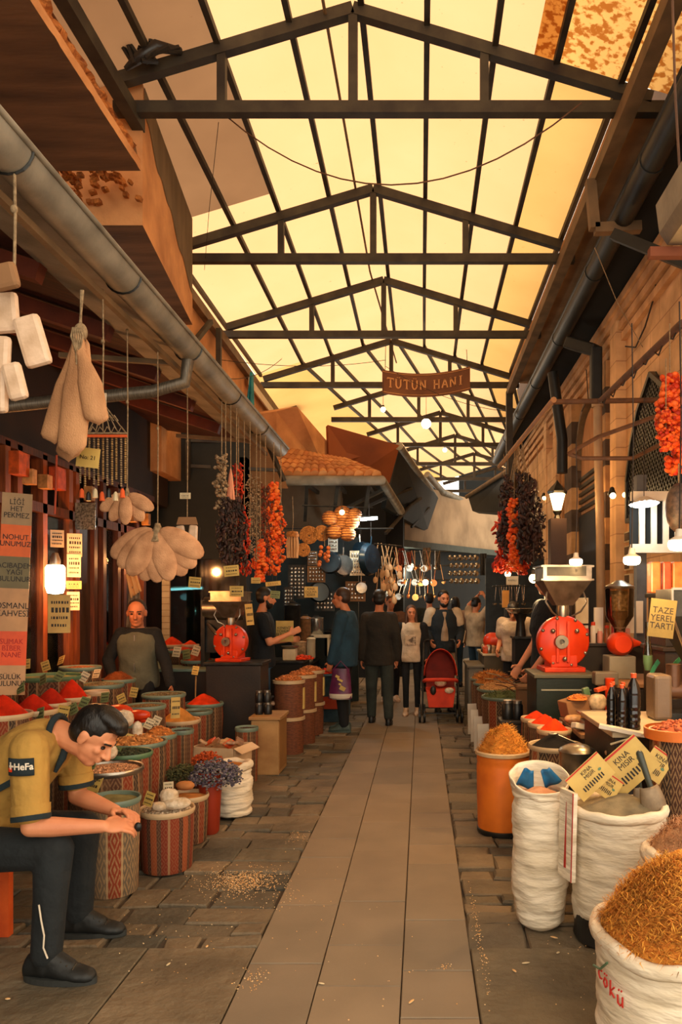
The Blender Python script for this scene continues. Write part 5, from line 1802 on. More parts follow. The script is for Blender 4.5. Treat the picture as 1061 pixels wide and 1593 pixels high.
# tall name banner
bn = thing('product_banner', 'tall narrow banner of stacked coloured product names at the left shop door', 'banner', tuple(P(22, 905, 5.0)), rot=(0, .035, .42)); bn.scale = (.86, 1, 1)
seg = [('PEKMEZ', (176, 140, 96), .215, 'LİĞİ\nHET\nPEKMEZ'), ('NANE', (240, 104, 22), .215, 'NOHUT\nUNUMUZ'), ('KIŞLIK', (118, 104, 64), .215, 'ACIBADEM\nYAĞI\nBULUNUR'), ('OSMANLI', (206, 152, 100), .29, 'OSMANLI\nKAHVESİ'), ('KIRMIZI', (236, 84, 24), .23, 'SUMAK\nBİBER\nNANE'), ('SULUK', (200, 152, 104), .2, 'SÜLÜK\nBULUNUR')]
z = .60
for nm, rgb, h, tx in seg:
    mm = mat('banner_' + nm.lower(), rgb, r=.5, rgb2=tuple(int(v * .85) for v in rgb), scale=5, bump=0)
    MB().bb(-.105, .105, -.006, .006, z - h, z).build('panel', mm, bn)
    text_mesh(tx, .05 if nm != 'OSMANLI' else .058, M_INK if rgb[1] > 100 else M_INKR, bn, (0, -.009, z - h / 2), (PI / 2, 0, 0), ext=.001)
    z -= h
# cookware counter of the black tee man
cabinet('stall_counter', 'dark counter with a scale in the middle left stall', (-2.1, 9.0), (-1.45, 9.6), .86, M_DARK, M_METALD)
cabinet('cloth_table', 'low table draped in blue cloth with red goods', (-1.55, 9.7), (-1.0, 10.5), .62, mat('blue_grey_cloth', (62, 84, 92), r=.9, rgb2=(44, 62, 70)), cat='table')
o = MB().bb(-.9 - .65, -1.0, 9.66, 9.675, .18, .34).build('red_hem', mat('red_hem_cloth', (190, 70, 36), r=.8)); tag(o, 'orange red strip hanging on the blue cloth table', 'cloth')
heap('bright red peppers on the dark counter', tuple(P(472, 1032, 9.2)), .13, .87, 'chunk', (230, 70, 28), .04, csize=.02)
heap('bright red goods on the blue cloth table', tuple(P(505, 1057, 9.9)), .12, .63, 'chunk', (214, 60, 26), .05, csize=.02)
p = P(450, 1020, 9.1)
t = thing('kitchen_scale', 'cream kitchen scale on the dark counter', 'scale', (p.x, 9.15, .86))
MB().bb(-.08, .08, -.07, .07, 0, .14).build('body', M_CARDW, t, bevel=.01)
MB().lathe([(.02, .14), (.1, .16), (.11, .175)], n=20).build('pan', M_METAL, t, smooth=True)
t = thing('wooden_stool', 'small wooden stool standing on the goods behind the counter', 'stool', tuple(P(498, 1030, 10.8)))
MB().bb(-.15, .15, -.1, .1, .36, .40).build('seat', M_CARDW, t)
for x in (-.13, .13):
    for y in (-.08, .08):
        MB().bar((x, y, -.9), (x, y, .36), .025).build('leg', M_CARDW, t)
t = thing('yellow_notice_board', 'yellow lettered notice beside the black tee man', 'sign', tuple(P(443, 982, 8.5)))
MB().bb(-.1, .1, -.006, .006, -.12, .12).build('board', M_CARD, t)
text_mesh('KENEVİR\nTOHUMU\nBULUNUR', .042, M_INK, t, (0, -.01, 0), (PI / 2, 0, 0), ext=.001)
# ================================================================== THINGS HANGING LEFT
GXL = -1.55
def rope_up(t, z0, z1, r=.004, m=None, knot=True):
    g = MB().tube([(0, 0, z0), (.003, 0, (z0 + z1) / 2), (0, 0, z1)], r, 6)
    if knot: g.ell((0, 0, z0 + (z1 - z0) * .55), (r * 2.4, r * 2.4, r * 3)).ell((0, 0, z1), (r * 2.5, r * 2.5, r * 3))
    return g.build('string', m or M_ROPE, t, smooth=True)
# woven bath mitts
M_MITT = mat('loofah_weave', (204, 150, 104), r=.95, rgb2=(160, 112, 74), scale=9, bump=.9, bscale=220, bdist=.004, stretch=(1, 1, .5))
p = P(122, 590, 3.15)
t = thing('bath_mitts', 'big bunch of tan woven mitts tied together on a rope', 'mitts', (GXL + .08, 3.15, p.z))
for (x0, z0, x1, z1, w, y) in ((.015, .2, -.085, -.27, .062, 0), (.02, .2, .005, -.33, .06, -.03), (.025, .18, -.04, -.34, .055, .03), (.03, .12, .12, -.20, .05, -.04)):
    def fn(u, v):
        a = 2 * PI * u
        q = min(1, .28 + 1.6 * v) * (1 if v < .93 else max(.05, 1 - ((v - .93) / .07) ** 2))
        if v < .02: q *= .3
        cx, cz = x0 + (x1 - x0) * v, z0 + (z1 - z0) * v
        wv = 1 + .1 * math.sin(a * 3 + v * 4)
        return (cx + w * q * math.cos(a) * wv, y + .026 * q * math.sin(a) + .01 * math.sin(v * 5), cz + .01 * math.sin(a))
    MB().grid(fn, 24, 26).build('mitt', M_MITT, t, smooth='all')
g = MB()
for i in range(6):
    g.tube([(.0 + .006 * i, -.03, .21), (-.005 + .01 * i, -.035, .17), (.02, -.04, .10 - .01 * i)], .004, 5)
g.ell((.02, -.0, .2), (.028, .026, .04))
g.build('knot', M_ROPE, t, smooth=True)
g = MB().tube([(.02, 0, .22), (.022, 0, .38)], .005, 6).tube([(.015, 0, .22), (.03, 0, .38)], .005, 6)
g.build('string', M_ROPE, t)
card(137, 712, 3.25, .1, .085, 'yellow price card behind the woven mitts reading No 21', 'y', tilt=0, txt='No: 21', roll=.12)
# packaged pads top left
M_PADPK = mat('pad_in_film', (222, 190, 160), r=.3, rgb2=(190, 156, 124), scale=20, bump=.5, bscale=50)
t = thing('packaged_pads', 'stack of pale pads in clear bags hanging at the left edge', 'pads', tuple(P(22, 545, 2.6)))
t.scale = (1.35, 1.2, 1.3)
for i, (x, z, w, h, r_) in enumerate(((-.03, .1, .085, .11, .1), (.055, .02, .07, .14, .35), (-.045, -.02, .1, .1, -.05), (-.05, -.12, .11, .12, 0), (.03, -.1, .05, .1, .3), (.01, .17, .07, .07, .3))):
    MB().box((0, 0, 0), (w, .028, h)).build('pad', M_PADPK if i != 5 else M_OPAQ2, t, loc=(x, -.014 * i, z), rot=(0, -r_ * .8, 0), bevel=.012)
rope_up(t, .2, .53)
# bead hanging
t = thing('bead_hanging', 'ornament of bead strings with orange tassels on a triangular top', 'ornament', (GXL, 3.6, P(190, 690, 3.6).z))
g = MB()
for i in range(7):
    g.tube([(0, 0, .2), (-.11 + .037 * i, 0, .05)], .003, 5)
for i in range(6):
    a = -.1 + .035 * i
    g.tube([(a, 0, .05), (a + .02, -.01, .08), (a + .04, 0, .05)], .003, 5)
    g.tube([(a * .6, 0, .12), (a * .6 + .015, -.01, .135), (a * .6 + .03, 0, .11)], .003, 5)
g.bar((-.12, 0, .05), (.12, 0, .05), .008)
g.build('net_top', M_ROPE, t)
MB().bar((-.12, -.006, .035), (.12, -.006, .035), .008, .012).build('orange_band', mat('orange_yarn', (224, 92, 40), r=.9), t)
M_BEAD = island_mat('beads', [(176, 138, 82), (120, 92, 56), (200, 160, 104)], bump=0, stain=0, r=.6)
for i in range(11):
    g = MB()
    L = .23 + .02 * math.sin(i * 2.2)
    for k_ in range(22):
        g.ell((0, 0, .03 - k_ * L / 22), (.0062, .0062, L / 48), nu=7, nv=4)
    g.build('bead_string', M_BEAD if i % 3 else M_ROPE, t, smooth=True, loc=(-.11 + .022 * i, .004 * (i % 2), 0))
for i in range(7):
    MB().lathe([(.004, 0), (.010, -.01), (.013, -.045), (.001, -.045)], n=8).build('tassel', [MATS['orange_yarn'], M_BLACK, M_CARDW][i % 3], t, loc=(-.1 + .033 * i, -.005, -.22 - .015 * (i % 2)))
MB().bb(-.02, .025, -.02, -.015, .16, .24).build('tag', M_PACK, t)
rope_up(t, .2, .74)
# sliced pads bags
def slicebag(label, p, n, s, topz):
    t = thing('sponge_slices', label, 'sponges', p)
    for i in range(n):
        a = -.9 + 1.8 * i / max(1, n - 1)
        a *= 1.15
        R = Matrix.Rotation(-a, 3, 'Y')
        MB().ell(R @ V((0, 0, -s * .72)), (s * .30, s * .09, s * .62), R, nu=16, nv=10).build('slice', mat('loofah_slice', (210, 154, 110), r=.9, rgb2=(166, 114, 76), scale=12, bump=.8, bscale=160), t, smooth=True, loc=(0, -.012 * (i % 3), 0))
    MB().lathe([(s * .06, .03), (s * .14, -.03), (s * .2, -.08), (.001, -.09)], n=14).build('gathered_net', M_ROPE, t, smooth=True)
    rope_up(t, .02, topz, .0035)
    return t
slicebag('fan of large tan sponge slices hanging in a net', (GXL, 4.35, P(255, 822, 4.35).z), 9, .24, 3.05 - P(255, 822, 4.35).z)
t = slicebag('small bag of pale sponge slices left of the big fan', (GXL - .06, 4.05, P(238, 768, 4.05).z), 5, .13, 3.05 - P(238, 768, 4.05).z)
t = thing('packaged_pads', 'two tall tan pads in a clear bag right of the sponge fan', 'pads', (GXL, 4.9, P(313, 842, 4.9).z))
for i, x in enumerate((-.035, .04)):
    MB().box((0, 0, 0), (.075, .03, .23), taper=.75).build('pad', M_PADPK, t, loc=(x, -.02 * i, -.01), rot=(0, -.12 + .2 * i, 0), bevel=.012)
MB().box((0, 0, .135), (.14, .012, .05), taper=.8).build('header', M_OPAQ2, t)
rope_up(t, .15, 3.05 - t.location.z, .0035)
card(313, 771, 4.85, .07, .04, 'small cream tag on the string above the two tall pads', 'w', tilt=0, p=(GXL, 4.86, P(313, 771, 4.85).z))
# strands ----------------------------------------------------------
def strand(label, p, L, r, tones, n, topz, kind='pepper', name='dried_strand', seed=1, group=None, width=1.0, cat='dried vegetables', key=None):
    t = thing(name, label, cat, p, group=group)
    lr = random.Random(seed)
    protos = []
    m = island_mat(key or ('strand_%d_%d_%d' % tones[0]), tones, bump=.3, bscale=80, stain=.1, r=.55)
    z = 0
    # 12 clusters as parts (each cluster a tied handful)
    nc = max(4, min(40, int(L / (r * 1.1))))
    for c in range(nc):
        g = MB()
        zc = -L * (c + .5) / nc
        rr = r * (1 + .35 * math.sin(c * 1.7 + seed)) * (1 if c > 0 else .7)
        per = max(4, n // nc)
        for i in range(per):
            a = lr.uniform(0, 2 * PI)
            q = lr.uniform(.45, 1.0)
            o = V((math.cos(a) * rr * q * width, math.sin(a) * rr * q * .8, lr.uniform(-.6, .6) * L / nc))
            s = r * lr.uniform(.28, .5)
            R = Matrix.Rotation(lr.uniform(0, 2 * PI), 3, 'Z') @ Matrix.Rotation(lr.uniform(.2, 1.3), 3, 'X')
            if kind == 'pepper':
                g.ell(o, (s * .42, s * .42, s * 1.05), R, nu=7, nv=5)
            elif kind == 'cup':
                g.ell(o, (s * .85, s * .6, s * .75), R, nu=7, nv=5)
            else:
                g.ell(o, (s * .5, s * .3, s * .6), R, nu=6, nv=4)
        g.build('bunch', m, t, loc=(0, 0, zc), smooth=True)
    MB().tube([(0, 0, -L), (0, 0, topz)], .004, 5).build('string', M_ROPE, t)
    return t
TZ = 3.06
RED = [(196, 44, 18), (222, 70, 26), (150, 30, 14), (120, 26, 14)]
ORG = [(236, 100, 30), (222, 74, 22), (244, 130, 50), (180, 52, 18)]
DRK = [(34, 26, 22), (58, 34, 28), (24, 20, 18), (84, 50, 40)]
GRY = [(150, 120, 88), (120, 98, 72), (176, 146, 110)]
BRN = [(110, 46, 26), (70, 36, 24), (150, 60, 30)]
def lst(label, px, y0, y1, d, wpx, tones, kind='pepper', n=260, seed=1):
    d = float(d)
    p = P(px, y0, d)
    return strand(label, p, (y1 - y0) * d / FPX, wpx * d / FPX / 2, tones, n, max(.02, TZ - p.z), kind, seed=seed, group='dried strands on the left rail')
lst('short greyish okra strand, leftmost of the left rail', 345, 708, 792, 5.5, 18, GRY, 'cup', 160, 1)
lst('long red pepper strand behind the pink tassels', 371, 722, 888, 5.95, 17, RED, 'pepper', 300, 2)
lst('wide black pepper strand, first column', 351, 778, 872, 5.5, 26, DRK, 'pepper', 240, 3)
lst('wide black pepper strand, right column', 368, 776, 878, 5.7, 26, DRK, 'pepper', 240, 4)
lst('pale grey strand beside the red one', 389, 738, 862, 6.1, 13, GRY, 'seed', 220, 5)
lst('second pale grey strand hanging to a point', 399, 742, 872, 6.3, 12, GRY, 'seed', 220, 6)
lst('dark red strand below the pale ones', 380, 800, 893, 6.05, 17, RED, 'pepper', 220, 7)
lst('brown strand left of the bright orange one', 413, 755, 895, 6.6, 15, BRN, 'pepper', 260, 8)
lst('bright orange strand, rightmost of the left rail', 426, 752, 892, 6.9, 20, ORG, 'cup', 330, 9)
lst('orange brown strand end beside the bright one', 405, 840, 903, 6.5, 20, ORG, 'cup', 160, 10)
lst('orange red strand tip at the far right bottom', 437, 800, 872, 7.0, 13, ORG, 'cup', 130, 11)
t = thing('yarn_tassel', 'pink yarn tassel among the left strands', 'tassel', tuple(P(359, 728, 5.6)))
g = MB()
for i in range(26):
    a = i * 2.4
    g.tube([(0, 0, 0), (.012 * math.cos(a), .012 * math.sin(a), -.06), (.03 * math.cos(a), .02 * math.sin(a), -.24)], .003, 4)
g.build('threads', mat('pink_yarn', (222, 150, 116), r=.95), t)
MB().tube([(0, 0, 0), (0, 0, TZ - P(359, 728, 5.6).z)], .004, 5).build('string', M_ROPE, t)
for i, (px, py, d, w, h, c, lab) in enumerate(((360, 888, 5.45, .11, .08, 'y', 'below the black strands'), (368, 920, 5.9, .11, .085, 'y', 'low under the dark red strand'), (303, 906, 5.2, .085, .075, 'y', 'under the sponge fan at the tube light'),
     (388, 956, 6.9, .07, .2, 'y', 'upright narrow one at the steel drum'), (398, 903, 6.4, .08, .05, 'y', 'at the foot of the orange brown strand'), (428, 925, 6.9, .09, .07, 'g', 'over the black tee man’s head'), (425, 908, 6.8, .14, .04, 'y', 'wide strip under the bright orange strand'), (484, 921, 8.8, .16, .13, 'y', 'lettered one on the dark cookware wall'))):
    p = P(px, py, d)
    t = card(px, py, d, w, h, 'hanging %s card %s' % ('green' if c == 'g' else 'yellow', lab), c, tilt=0, roll=.1 * (i % 3 - 1), group='cards hanging over the left stall', txt='KINA\nDOLMA\nBİBER' if i == 7 else None)
    MB().tube([(0, 0, h / 2), (0, 0, h / 2 + .35)], .002, 4).build('thread', M_WIRE, t)
# downpipe under the gutter
tubething('corrugated_downpipe', [(GX, 4.6, 3.07), (GX - .02, 4.6, 2.93), (-1.65, 4.55, 2.86), (-2.9, 4.2, 2.62), (-3.05, 4.1, 2.5)], .04, mat('grey_downpipe_metal', (110, 98, 82), r=.4, m=.4, rgb2=(70, 62, 52), scale=20, stretch=(12, 1, 1)), 'grey metal downpipe slanting from the gutter to the left wall', 'pipe')
o = tubething('hanging_rope', [P(88, 708, 3.4), P(87, 760, 3.4), P(85, 800, 3.4)], .005, mat('red_rope', (150, 60, 36), r=.9), 'thin reddish cord dangling below the woven mitts', 'cord')
# scarf on a dummy by the shop door
t = thing('hanging_scarves', 'grey scarf and pale straw bag hanging behind the vest man', 'scarf', tuple(P(210, 925, 7.35)))
def fn(u, v):
    return ((-.08 + .16 * u) * (.6 + .5 * v), .02 * math.sin(u * 18), .08 - .42 * v)
MB().grid(fn, 30, 8).build('scarf', mat('grey_scarf', (128, 118, 104), r=.95), t, smooth=True, solid=.008)
MB().grid(lambda u, v: (-.09 + .1 * u + .05 * v, -.03 + .02 * math.sin(u * 14 + 2), .2 - .24 * v * (1 - .3 * u)), 20, 8).build('straw_bag', mat('straw', (208, 164, 110), r=.9, bump=.8, bscale=120), t, smooth=True, solid=.02)
MB().tube([(0, .02, .2), (0, .02, .62)], .004, 5).build('hook', M_WIRE, t)
# ================================================================== HANGING RIGHT
for i, (px, y0, y1, d, w, tones, lab) in enumerate((
  (790, 742, 862, 9.4, 26, DRK, 'dark dried aubergine strand, left of the right cluster'),
  (784, 800, 888, 9.6, 26, RED, 'red pepper strand at the left bottom of the right cluster'),
  (800, 778, 886, 9.2, 20, ORG, 'orange red pepper strand in the middle of the right cluster'),
  (815, 738, 850, 9.2, 24, DRK, 'dark dried strand in the upper middle of the right cluster'),
  (822, 752, 872, 9.0, 34, DRK, 'largest dark dried strand of the right cluster'),
  (836, 776, 868, 9.1, 20, DRK, 'dark strand at the right edge of the right cluster'),
  (812, 850, 892, 9.3, 18, RED, 'short red strand at the bottom of the right cluster'))):
    p = P(px, y0, d)
    strand(lab, p, (y1 - y0) * d / FPX, w * d / FPX / 2, tones, 300, max(.05, 3.5 - p.z), 'pepper' if tones is not ORG else 'cup', seed=30 + i, group='dried strands on the right pole')
p = P(808, 722, 9.3)
g = MB()
for i in range(9):
    g.tube([(rnd.uniform(-.03, .03), 0, .3), (rnd.uniform(-.14, .14), 0, -.2)], .006, 5)
tag(g.build('twine_bundle', M_ROPE, loc=p), 'bundle of twine holding the right cluster of strands', 'twine')
for i, (px, y0, y1, d, w) in enumerate(((1042, 584, 690, 5.0, 34), (1060, 590, 735, 5.1, 36), (1036, 640, 700, 4.9, 22))):
    p = P(px, y0, d)
    strand(['orange red pepper strand at the right edge, left one', 'longer orange red pepper strand cut by the right edge', 'short orange red strand overlapping the right edge pair'][i], p, (y1 - y0) * d / FPX, w * d / FPX / 2, [(214, 66, 22), (240, 110, 40), (160, 36, 14), (196, 50, 18)], 260, .35, 'cup', seed=60 + i, group='pepper strands at the right edge', key='strand_right_edge')
t = thing('spice_bag', 'dark net bag hanging under the pepper strand at the right edge', 'bag', tuple(P(1056, 790, 5.0)))
MB().ell((0, 0, 0), (.09, .08, .17)).build('net', mat('dark_net', (84, 66, 56), r=.5, rgb2=(40, 34, 32), scale=40), t, smooth=True)
MB().tube([(0, 0, .16), (0, 0, .3)], .005, 5).build('string', M_ROPE, t)
# ================================================================== BANNER OF THE MARKET
t = thing('market_sign', 'curved brown board reading TÜTÜN HANI hung under the roof', 'sign', tuple(P(663, 596, 13.3)))
W_, H_ = 1.58, .42
def curve(x):
    return .10 * (x / (W_ / 2)) ** 2 + .03 * (x / (W_ / 2)) - .04
g = MB()
N = 24
vs = []
for i in range(N + 1):
    x = -W_ / 2 + W_ * i / N
    for (y, z) in ((-.012, -H_ / 2), (-.012, H_ / 2), (.012, H_ / 2), (.012, -H_ / 2)):
        vs.append((x, y, z + curve(x)))
fs = []
for i in range(N):
    for k_ in range(4):
        k2 = (k_ + 1) % 4
        fs.append((i * 4 + k_, i * 4 + k2, i * 4 + 4 + k2, i * 4 + 4 + k_))
fs += [(0, 1, 2, 3), (N * 4, N * 4 + 1, N * 4 + 2, N * 4 + 3)]
g.add(vs, fs)
g.build('board', mat('sign_brown', (120, 74, 42), r=.6, rgb2=(100, 60, 34), scale=3), t)
M_SIGNL = mat('sign_letters', (222, 160, 100), r=.5)
STR = {'T': (([(0, 1), (1, 1)], [(.5, 1), (.5, 0)]), [(.3, 0, .7, 0), (0, 1, 0, .82), (1, 1, 1, .82)]),
 'Ü': (([(.12, 1), (.12, .3), (.3, .02), (.6, .02), (.82, .3), (.82, 1)], [(.32, 1.18), (.32, 1.25)], [(.64, 1.18), (.64, 1.25)]), [(0, 1, .28, 1), (.68, 1, .98, 1)]),
 'N': (([(.14, 0), (.14, 1), (.84, 0), (.84, 1)],), [(0, 0, .3, 0), (0, 1, .2, 1), (.68, 1, 1, 1)]),
 'H': (([(.16, 0), (.16, 1)], [(.84, 0), (.84, 1)], [(.16, .5), (.84, .5)]), [(0, 0, .32, 0), (0, 1, .32, 1), (.68, 0, 1, 0), (.68, 1, 1, 1)]),
 'A': (([(.08, 0), (.5, 1), (.92, 0)], [(.25, .36), (.75, .36)]), [(0, 0, .25, 0), (.75, 0, 1, 0)]),
 'I': (([(.5, 0), (.5, 1)],), [(.25, 0, .75, 0), (.25, 1, .75, 1)])}
x = -.70
for ch in 'TÜTÜN HANI':
    if ch == ' ':
        x += .10; continue
    w = .118 if ch != 'I' else .10
    g = MB()
    hh = .155
    for pl in STR[ch][0]:
        for a, b in zip(pl, pl[1:]):
            xa, xb = x + a[0] * w, x + b[0] * w
            g.bar((xa, -.02, (a[1] - .5) * hh + curve(xa)), (xb, -.02, (b[1] - .5) * hh + curve(xb)), .012, .024)
    for (a, b, c, d_) in STR[ch][1]:
        g.bar((x + a * w, -.02, (b - .5) * hh + curve(x + a * w)), (x + c * w, -.02, (d_ - .5) * hh + curve(x + c * w)), .012, .012)
    g.build('letter', M_SIGNL, t)
    x += w + .028
for z in (-H_ / 2 + .03, H_ / 2 - .03):
    MB().tube([(-W_ / 2 + W_ * i / N, -.016, z + curve(-W_ / 2 + W_ * i / N)) for i in range(N + 1)], .005, 5).build('border', MATS['sign_letters'], t)
for xx in (-.74, .74):
    MB().tube([(xx, 0, H_ / 2 + curve(xx)), (xx, .3, .85)], .006, 5).build('hanger', M_WIRE, t)
def bulb(px, py, d, r, label, up, w):
    t = thing('bare_bulb', label, 'lamp', tuple(P(px, py, d)))
    MB().ell((0, 0, 0), r).build('bulb', M_BULBS if r < .08 else M_BULB, t, smooth=True)
    MB().lathe([(r * .5, r * .7), (r * .5, r * 1.6), (.001, r * 1.7)], n=12).build('socket', M_WIRE, t)
    MB().tube([(0, 0, r * 1.6), (0, 0, up)], .005, 5).build('cord', M_WIRE, t)
    L = lamp('bulb_light', (0, 0, -r * 1.6), w); L.parent = t
bulb(596, 637, 12.9, .045, 'small bare bulb hanging below the left end of the brown sign', .55, 6)
bulb(663, 659, 15.2, .1, 'large white globe lamp hanging in the roof centre', .7, 20)
# ================================================================== RIGHT STALL
# big shredded root sack in the corner
p = V((.86, 2.48, 0))
t = sack('huge white sack of shredded orange root in the bottom right corner, red handwriting', (p.x, p.y), .27, .44, seed=5.5, wr=.45, base=.78, belly=.98, roll=.026, group=None)
hw = MB()
# handwriting: strokes wrapped on the bag
def on_bag(a, z, r=.268):
    return V((r * math.cos(a), r * math.sin(a), z))
LET = {'c': [[(1, .9), (.5, 1), (.1, .6), (.1, .3), (.5, 0), (1, .1)]], 'o': [[(.5, 0), (.05, .4), (.3, .95), (.8, .8), (.9, .3), (.5, 0)], [(.25, 1.3), (.3, 1.42)], [(.7, 1.3), (.75, 1.42)]],
       'k': [[(.1, 0), (.15, 1.6)], [(.9, 1.1), (.2, .5), (.95, 0)]], 'u': [[(.05, 1), (.1, .2), (.5, 0), (.85, .3)], [(.9, 1), (.85, 0), (1, .0)], [(.25, 1.5), (.3, 1.65)], [(.7, 1.5), (.75, 1.65)]]}
a0 = -2.98
for ch in 'coku':
    for pl in LET[ch]:
        pts = []
        for (u, v) in pl:
            zz = .325 + .030 * v - .13 * (a0 + 2.98) * .8
            aa = a0 + u * .085
            # follow the flaring bag
            rr = .27 * (.78 + (.2) * min(1, (zz / .44) * 3.2) ** .6) + .014
            pts.append(on_bag(aa, zz, rr))
        hw.tube(pts, .0032, 5)
    a0 += .125
hw.build('red_handwriting', M_INKR, t)
MB().tube([on_bag(-2.75, .40, .284), on_bag(-2.9, .36, .284), on_bag(-3.1, .345, .284)], .004, 5).build('green_thread', R_GREEN, t)
heap('huge heap of shredded orange brown root overflowing the corner sack', (p.x, p.y), .255, .44, 'fibre', (232, 150, 62), .25, csize=.024, chunks=12000, cat='dried root', name='shredded_root', off=(.03, .06))
# second white sack on a metal drum with grey green powder
d2 = 3.42
p = V((.92, 3.46, 0))
t = sack('white sack of grey green powder with scoops, between the slumped and the corner sack', (p.x, p.y), .215, .60, seed=9.1, wr=.7, base=.86, belly=.98, roll=.024, group=None)
t.location.z = .0
o = MB().lathe([(.18, 0), (.182, .012), (.165, .014), (.165, .2), (.001, .2)], n=32, wob=0).build('metal_drum_base', M_METALD, t, smooth=True)
g = MB().lathe([(.20, .0), (.205, .01), (.20, .02), (.2, .20), (.205, .21), (.2, .215)], n=40)
g.build('drum_shell', M_METALD, t, smooth=True)
heap('grey green powder in the white sack with scoops', (p.x, p.y), .20, .60, 'powder', (142, 128, 100), .055, off=(.03, .02))
def scoop(pos, rot, s, label):
    t = thing('spice_scoop', label, 'scoop', pos, rot=rot)
    def fn(u, v):
        a = PI * (1 + u)
        w = .055 * s * (math.sin(PI * (.25 + .6 * v)))
        return (w * math.cos(a), w * math.sin(a) * .8, -.2 * s * v)
    MB().grid(fn, 12, 12).build('blade', mat('dusty_steel', (150, 130, 104), r=.6, m=.3, rgb2=(116, 100, 80), scale=20), t, smooth=True, solid=.003)
    MB().cap((0, -.02, 0), (0, -.0, .13 * s), .012 * s, .015 * s, 8).build('handle', mat('scoop_handle', (62, 66, 56), r=.4), t, smooth=True)
    return t
q = P(1008, 1222, 3.42)
scoop(q, (-.12, -.22, .3), 1.15, 'large dusty scoop leaning in the grey green powder at the right')
q = P(990, 1222, 3.6)
scoop(q, (.1, -.2, .9), .75, 'small dark handled scoop stuck in the grey green powder')
# slumped open sack with blue bag inside
p = V((.575, 3.58, 0))
t = sack('slumped white woven sack standing at the path edge, blue bag inside', (p.x, p.y), .125, .64, seed=3.7, wr=1.3, base=.80, belly=1.06, roll=.012, group=None, sx=1.0, sy=1.0)
# open collar
def fn(u, v):
    a = 2 * PI * u
    r_ = .128 + .018 * v + .012 * nz(math.cos(a) * 2, math.sin(a) * 2, v)
    back = .5 + .5 * math.sin(a)
    return (r_ * math.cos(a), r_ * math.sin(a), .635 + v * (.03 + .10 * back))
MB().grid(fn, 48, 6).build('open_collar', M_CLOTHW, t, smooth='all', solid=.006)
heap('folded pinkish cloth bag filling the slumped sack', (p.x, p.y), .115, .62, 'powder', (222, 164, 122), .05, rgb2=(190, 130, 92), name='inner_bag', cat='bag contents')
for i, (x, y, z, r_) in enumerate(((-.06, .04, .69, .2), (.055, .03, .70, -.5))):
    o = MB().grid(lambda u, v: (-.045 + .09 * u * (1 - .5 * v) + .02 * v, .01 * math.sin(u * 6), -.04 + .1 * v), 8, 5).build('blue_plastic', mat('blue_plastic_bag', (30, 110, 160), r=.35, rgb2=(20, 80, 120), scale=14), smooth=True, loc=(p.x + x, p.y + y, z), rot=(.3, r_, 0), solid=.004)
    tag(o, ['blue plastic corner at the left inside the slumped sack', 'smaller blue plastic corner at the right inside the slumped sack'][i], 'plastic')
# upright white and red board between the sacks
o = MB().box((0, 0, 0), (.02, .12, .40)).build('panel_board', M_CLOTHW, loc=P(883, 1298, 3.38), rot=(0, .03, .35))
tag(o, 'narrow white panel with red print between the two white sacks', 'panel')
MB().box((-.011, .0, 0), (.002, .018, .3), taper=.2).build('red_triangle', M_INKR, o)
MB().box((-.011, -.055, 0), (.002, .006, .4)).build('red_edge', M_INKR, o)
# printed laminated product cards leaning in the powder
def sign(px, py, d, w, h, roll, label, tilt=.15, yaw=0):
    o = MB().box((0, 0, 0), (w, .003, h)).build('product_sign', M_CARD, loc=P(px, py, d), rot=(-tilt, roll, yaw))
    tag(o, label, 'sign', 'laminated product signs over the white sacks')
    text_mesh('KINA\nMISIR', h * .2, M_INK, o, (w * .02, -.003, h * .16), (PI / 2, 0, 0), name='writing', ext=.0006)
    g = MB()
    for i in range(9):
        g.box((-w * .3 + i * w * .07, -.0026, -h * .22), (w * .035, .001, h * (.16 + .04 * (i % 2))))
    g.build('bar_print', M_INK, o)
    MB().box((0, -.0026, h * .455), (w, .001, h * .05)).build('red_edge', M_INKR, o)
    MB().ell((w * .28, -.003, -h * .02), (h * .07, .001, h * .05), nu=10, nv=6).build('green_picture', R_GREEN, o)
    return o
sign(918, 1208, 3.42, .20, .13, -.72, 'yellow printed sign leaning left at the slumped sack', yaw=.1)
sign(976, 1192, 3.55, .25, .19, -.72, 'largest yellow printed sign, upright behind the scoops')
sign(945, 1222, 3.48, .12, .11, .6, 'small yellow sign half buried in the grey green powder')
sign(1022, 1190, 3.65, .12, .15, .62, 'yellow printed sign behind the large scoop')
# pinkish dried herb sack behind
p = V((1.14, 2.98, 0))
sack('white sack of crumbly beige herbs behind the corner sack', (p.x, p.y), .22, .53, seed=7.3, wr=.6, group=None)
heap('crumbly beige pink dried herb heap behind the shredded root', (p.x, p.y), .235, .53, 'fibre', (206, 154, 110), .17, csize=.016, chunks=4500, tones=[(206, 150, 106), (176, 120, 80), (120, 84, 58), (226, 176, 132)], cat='dried herbs', name='herb_heap')
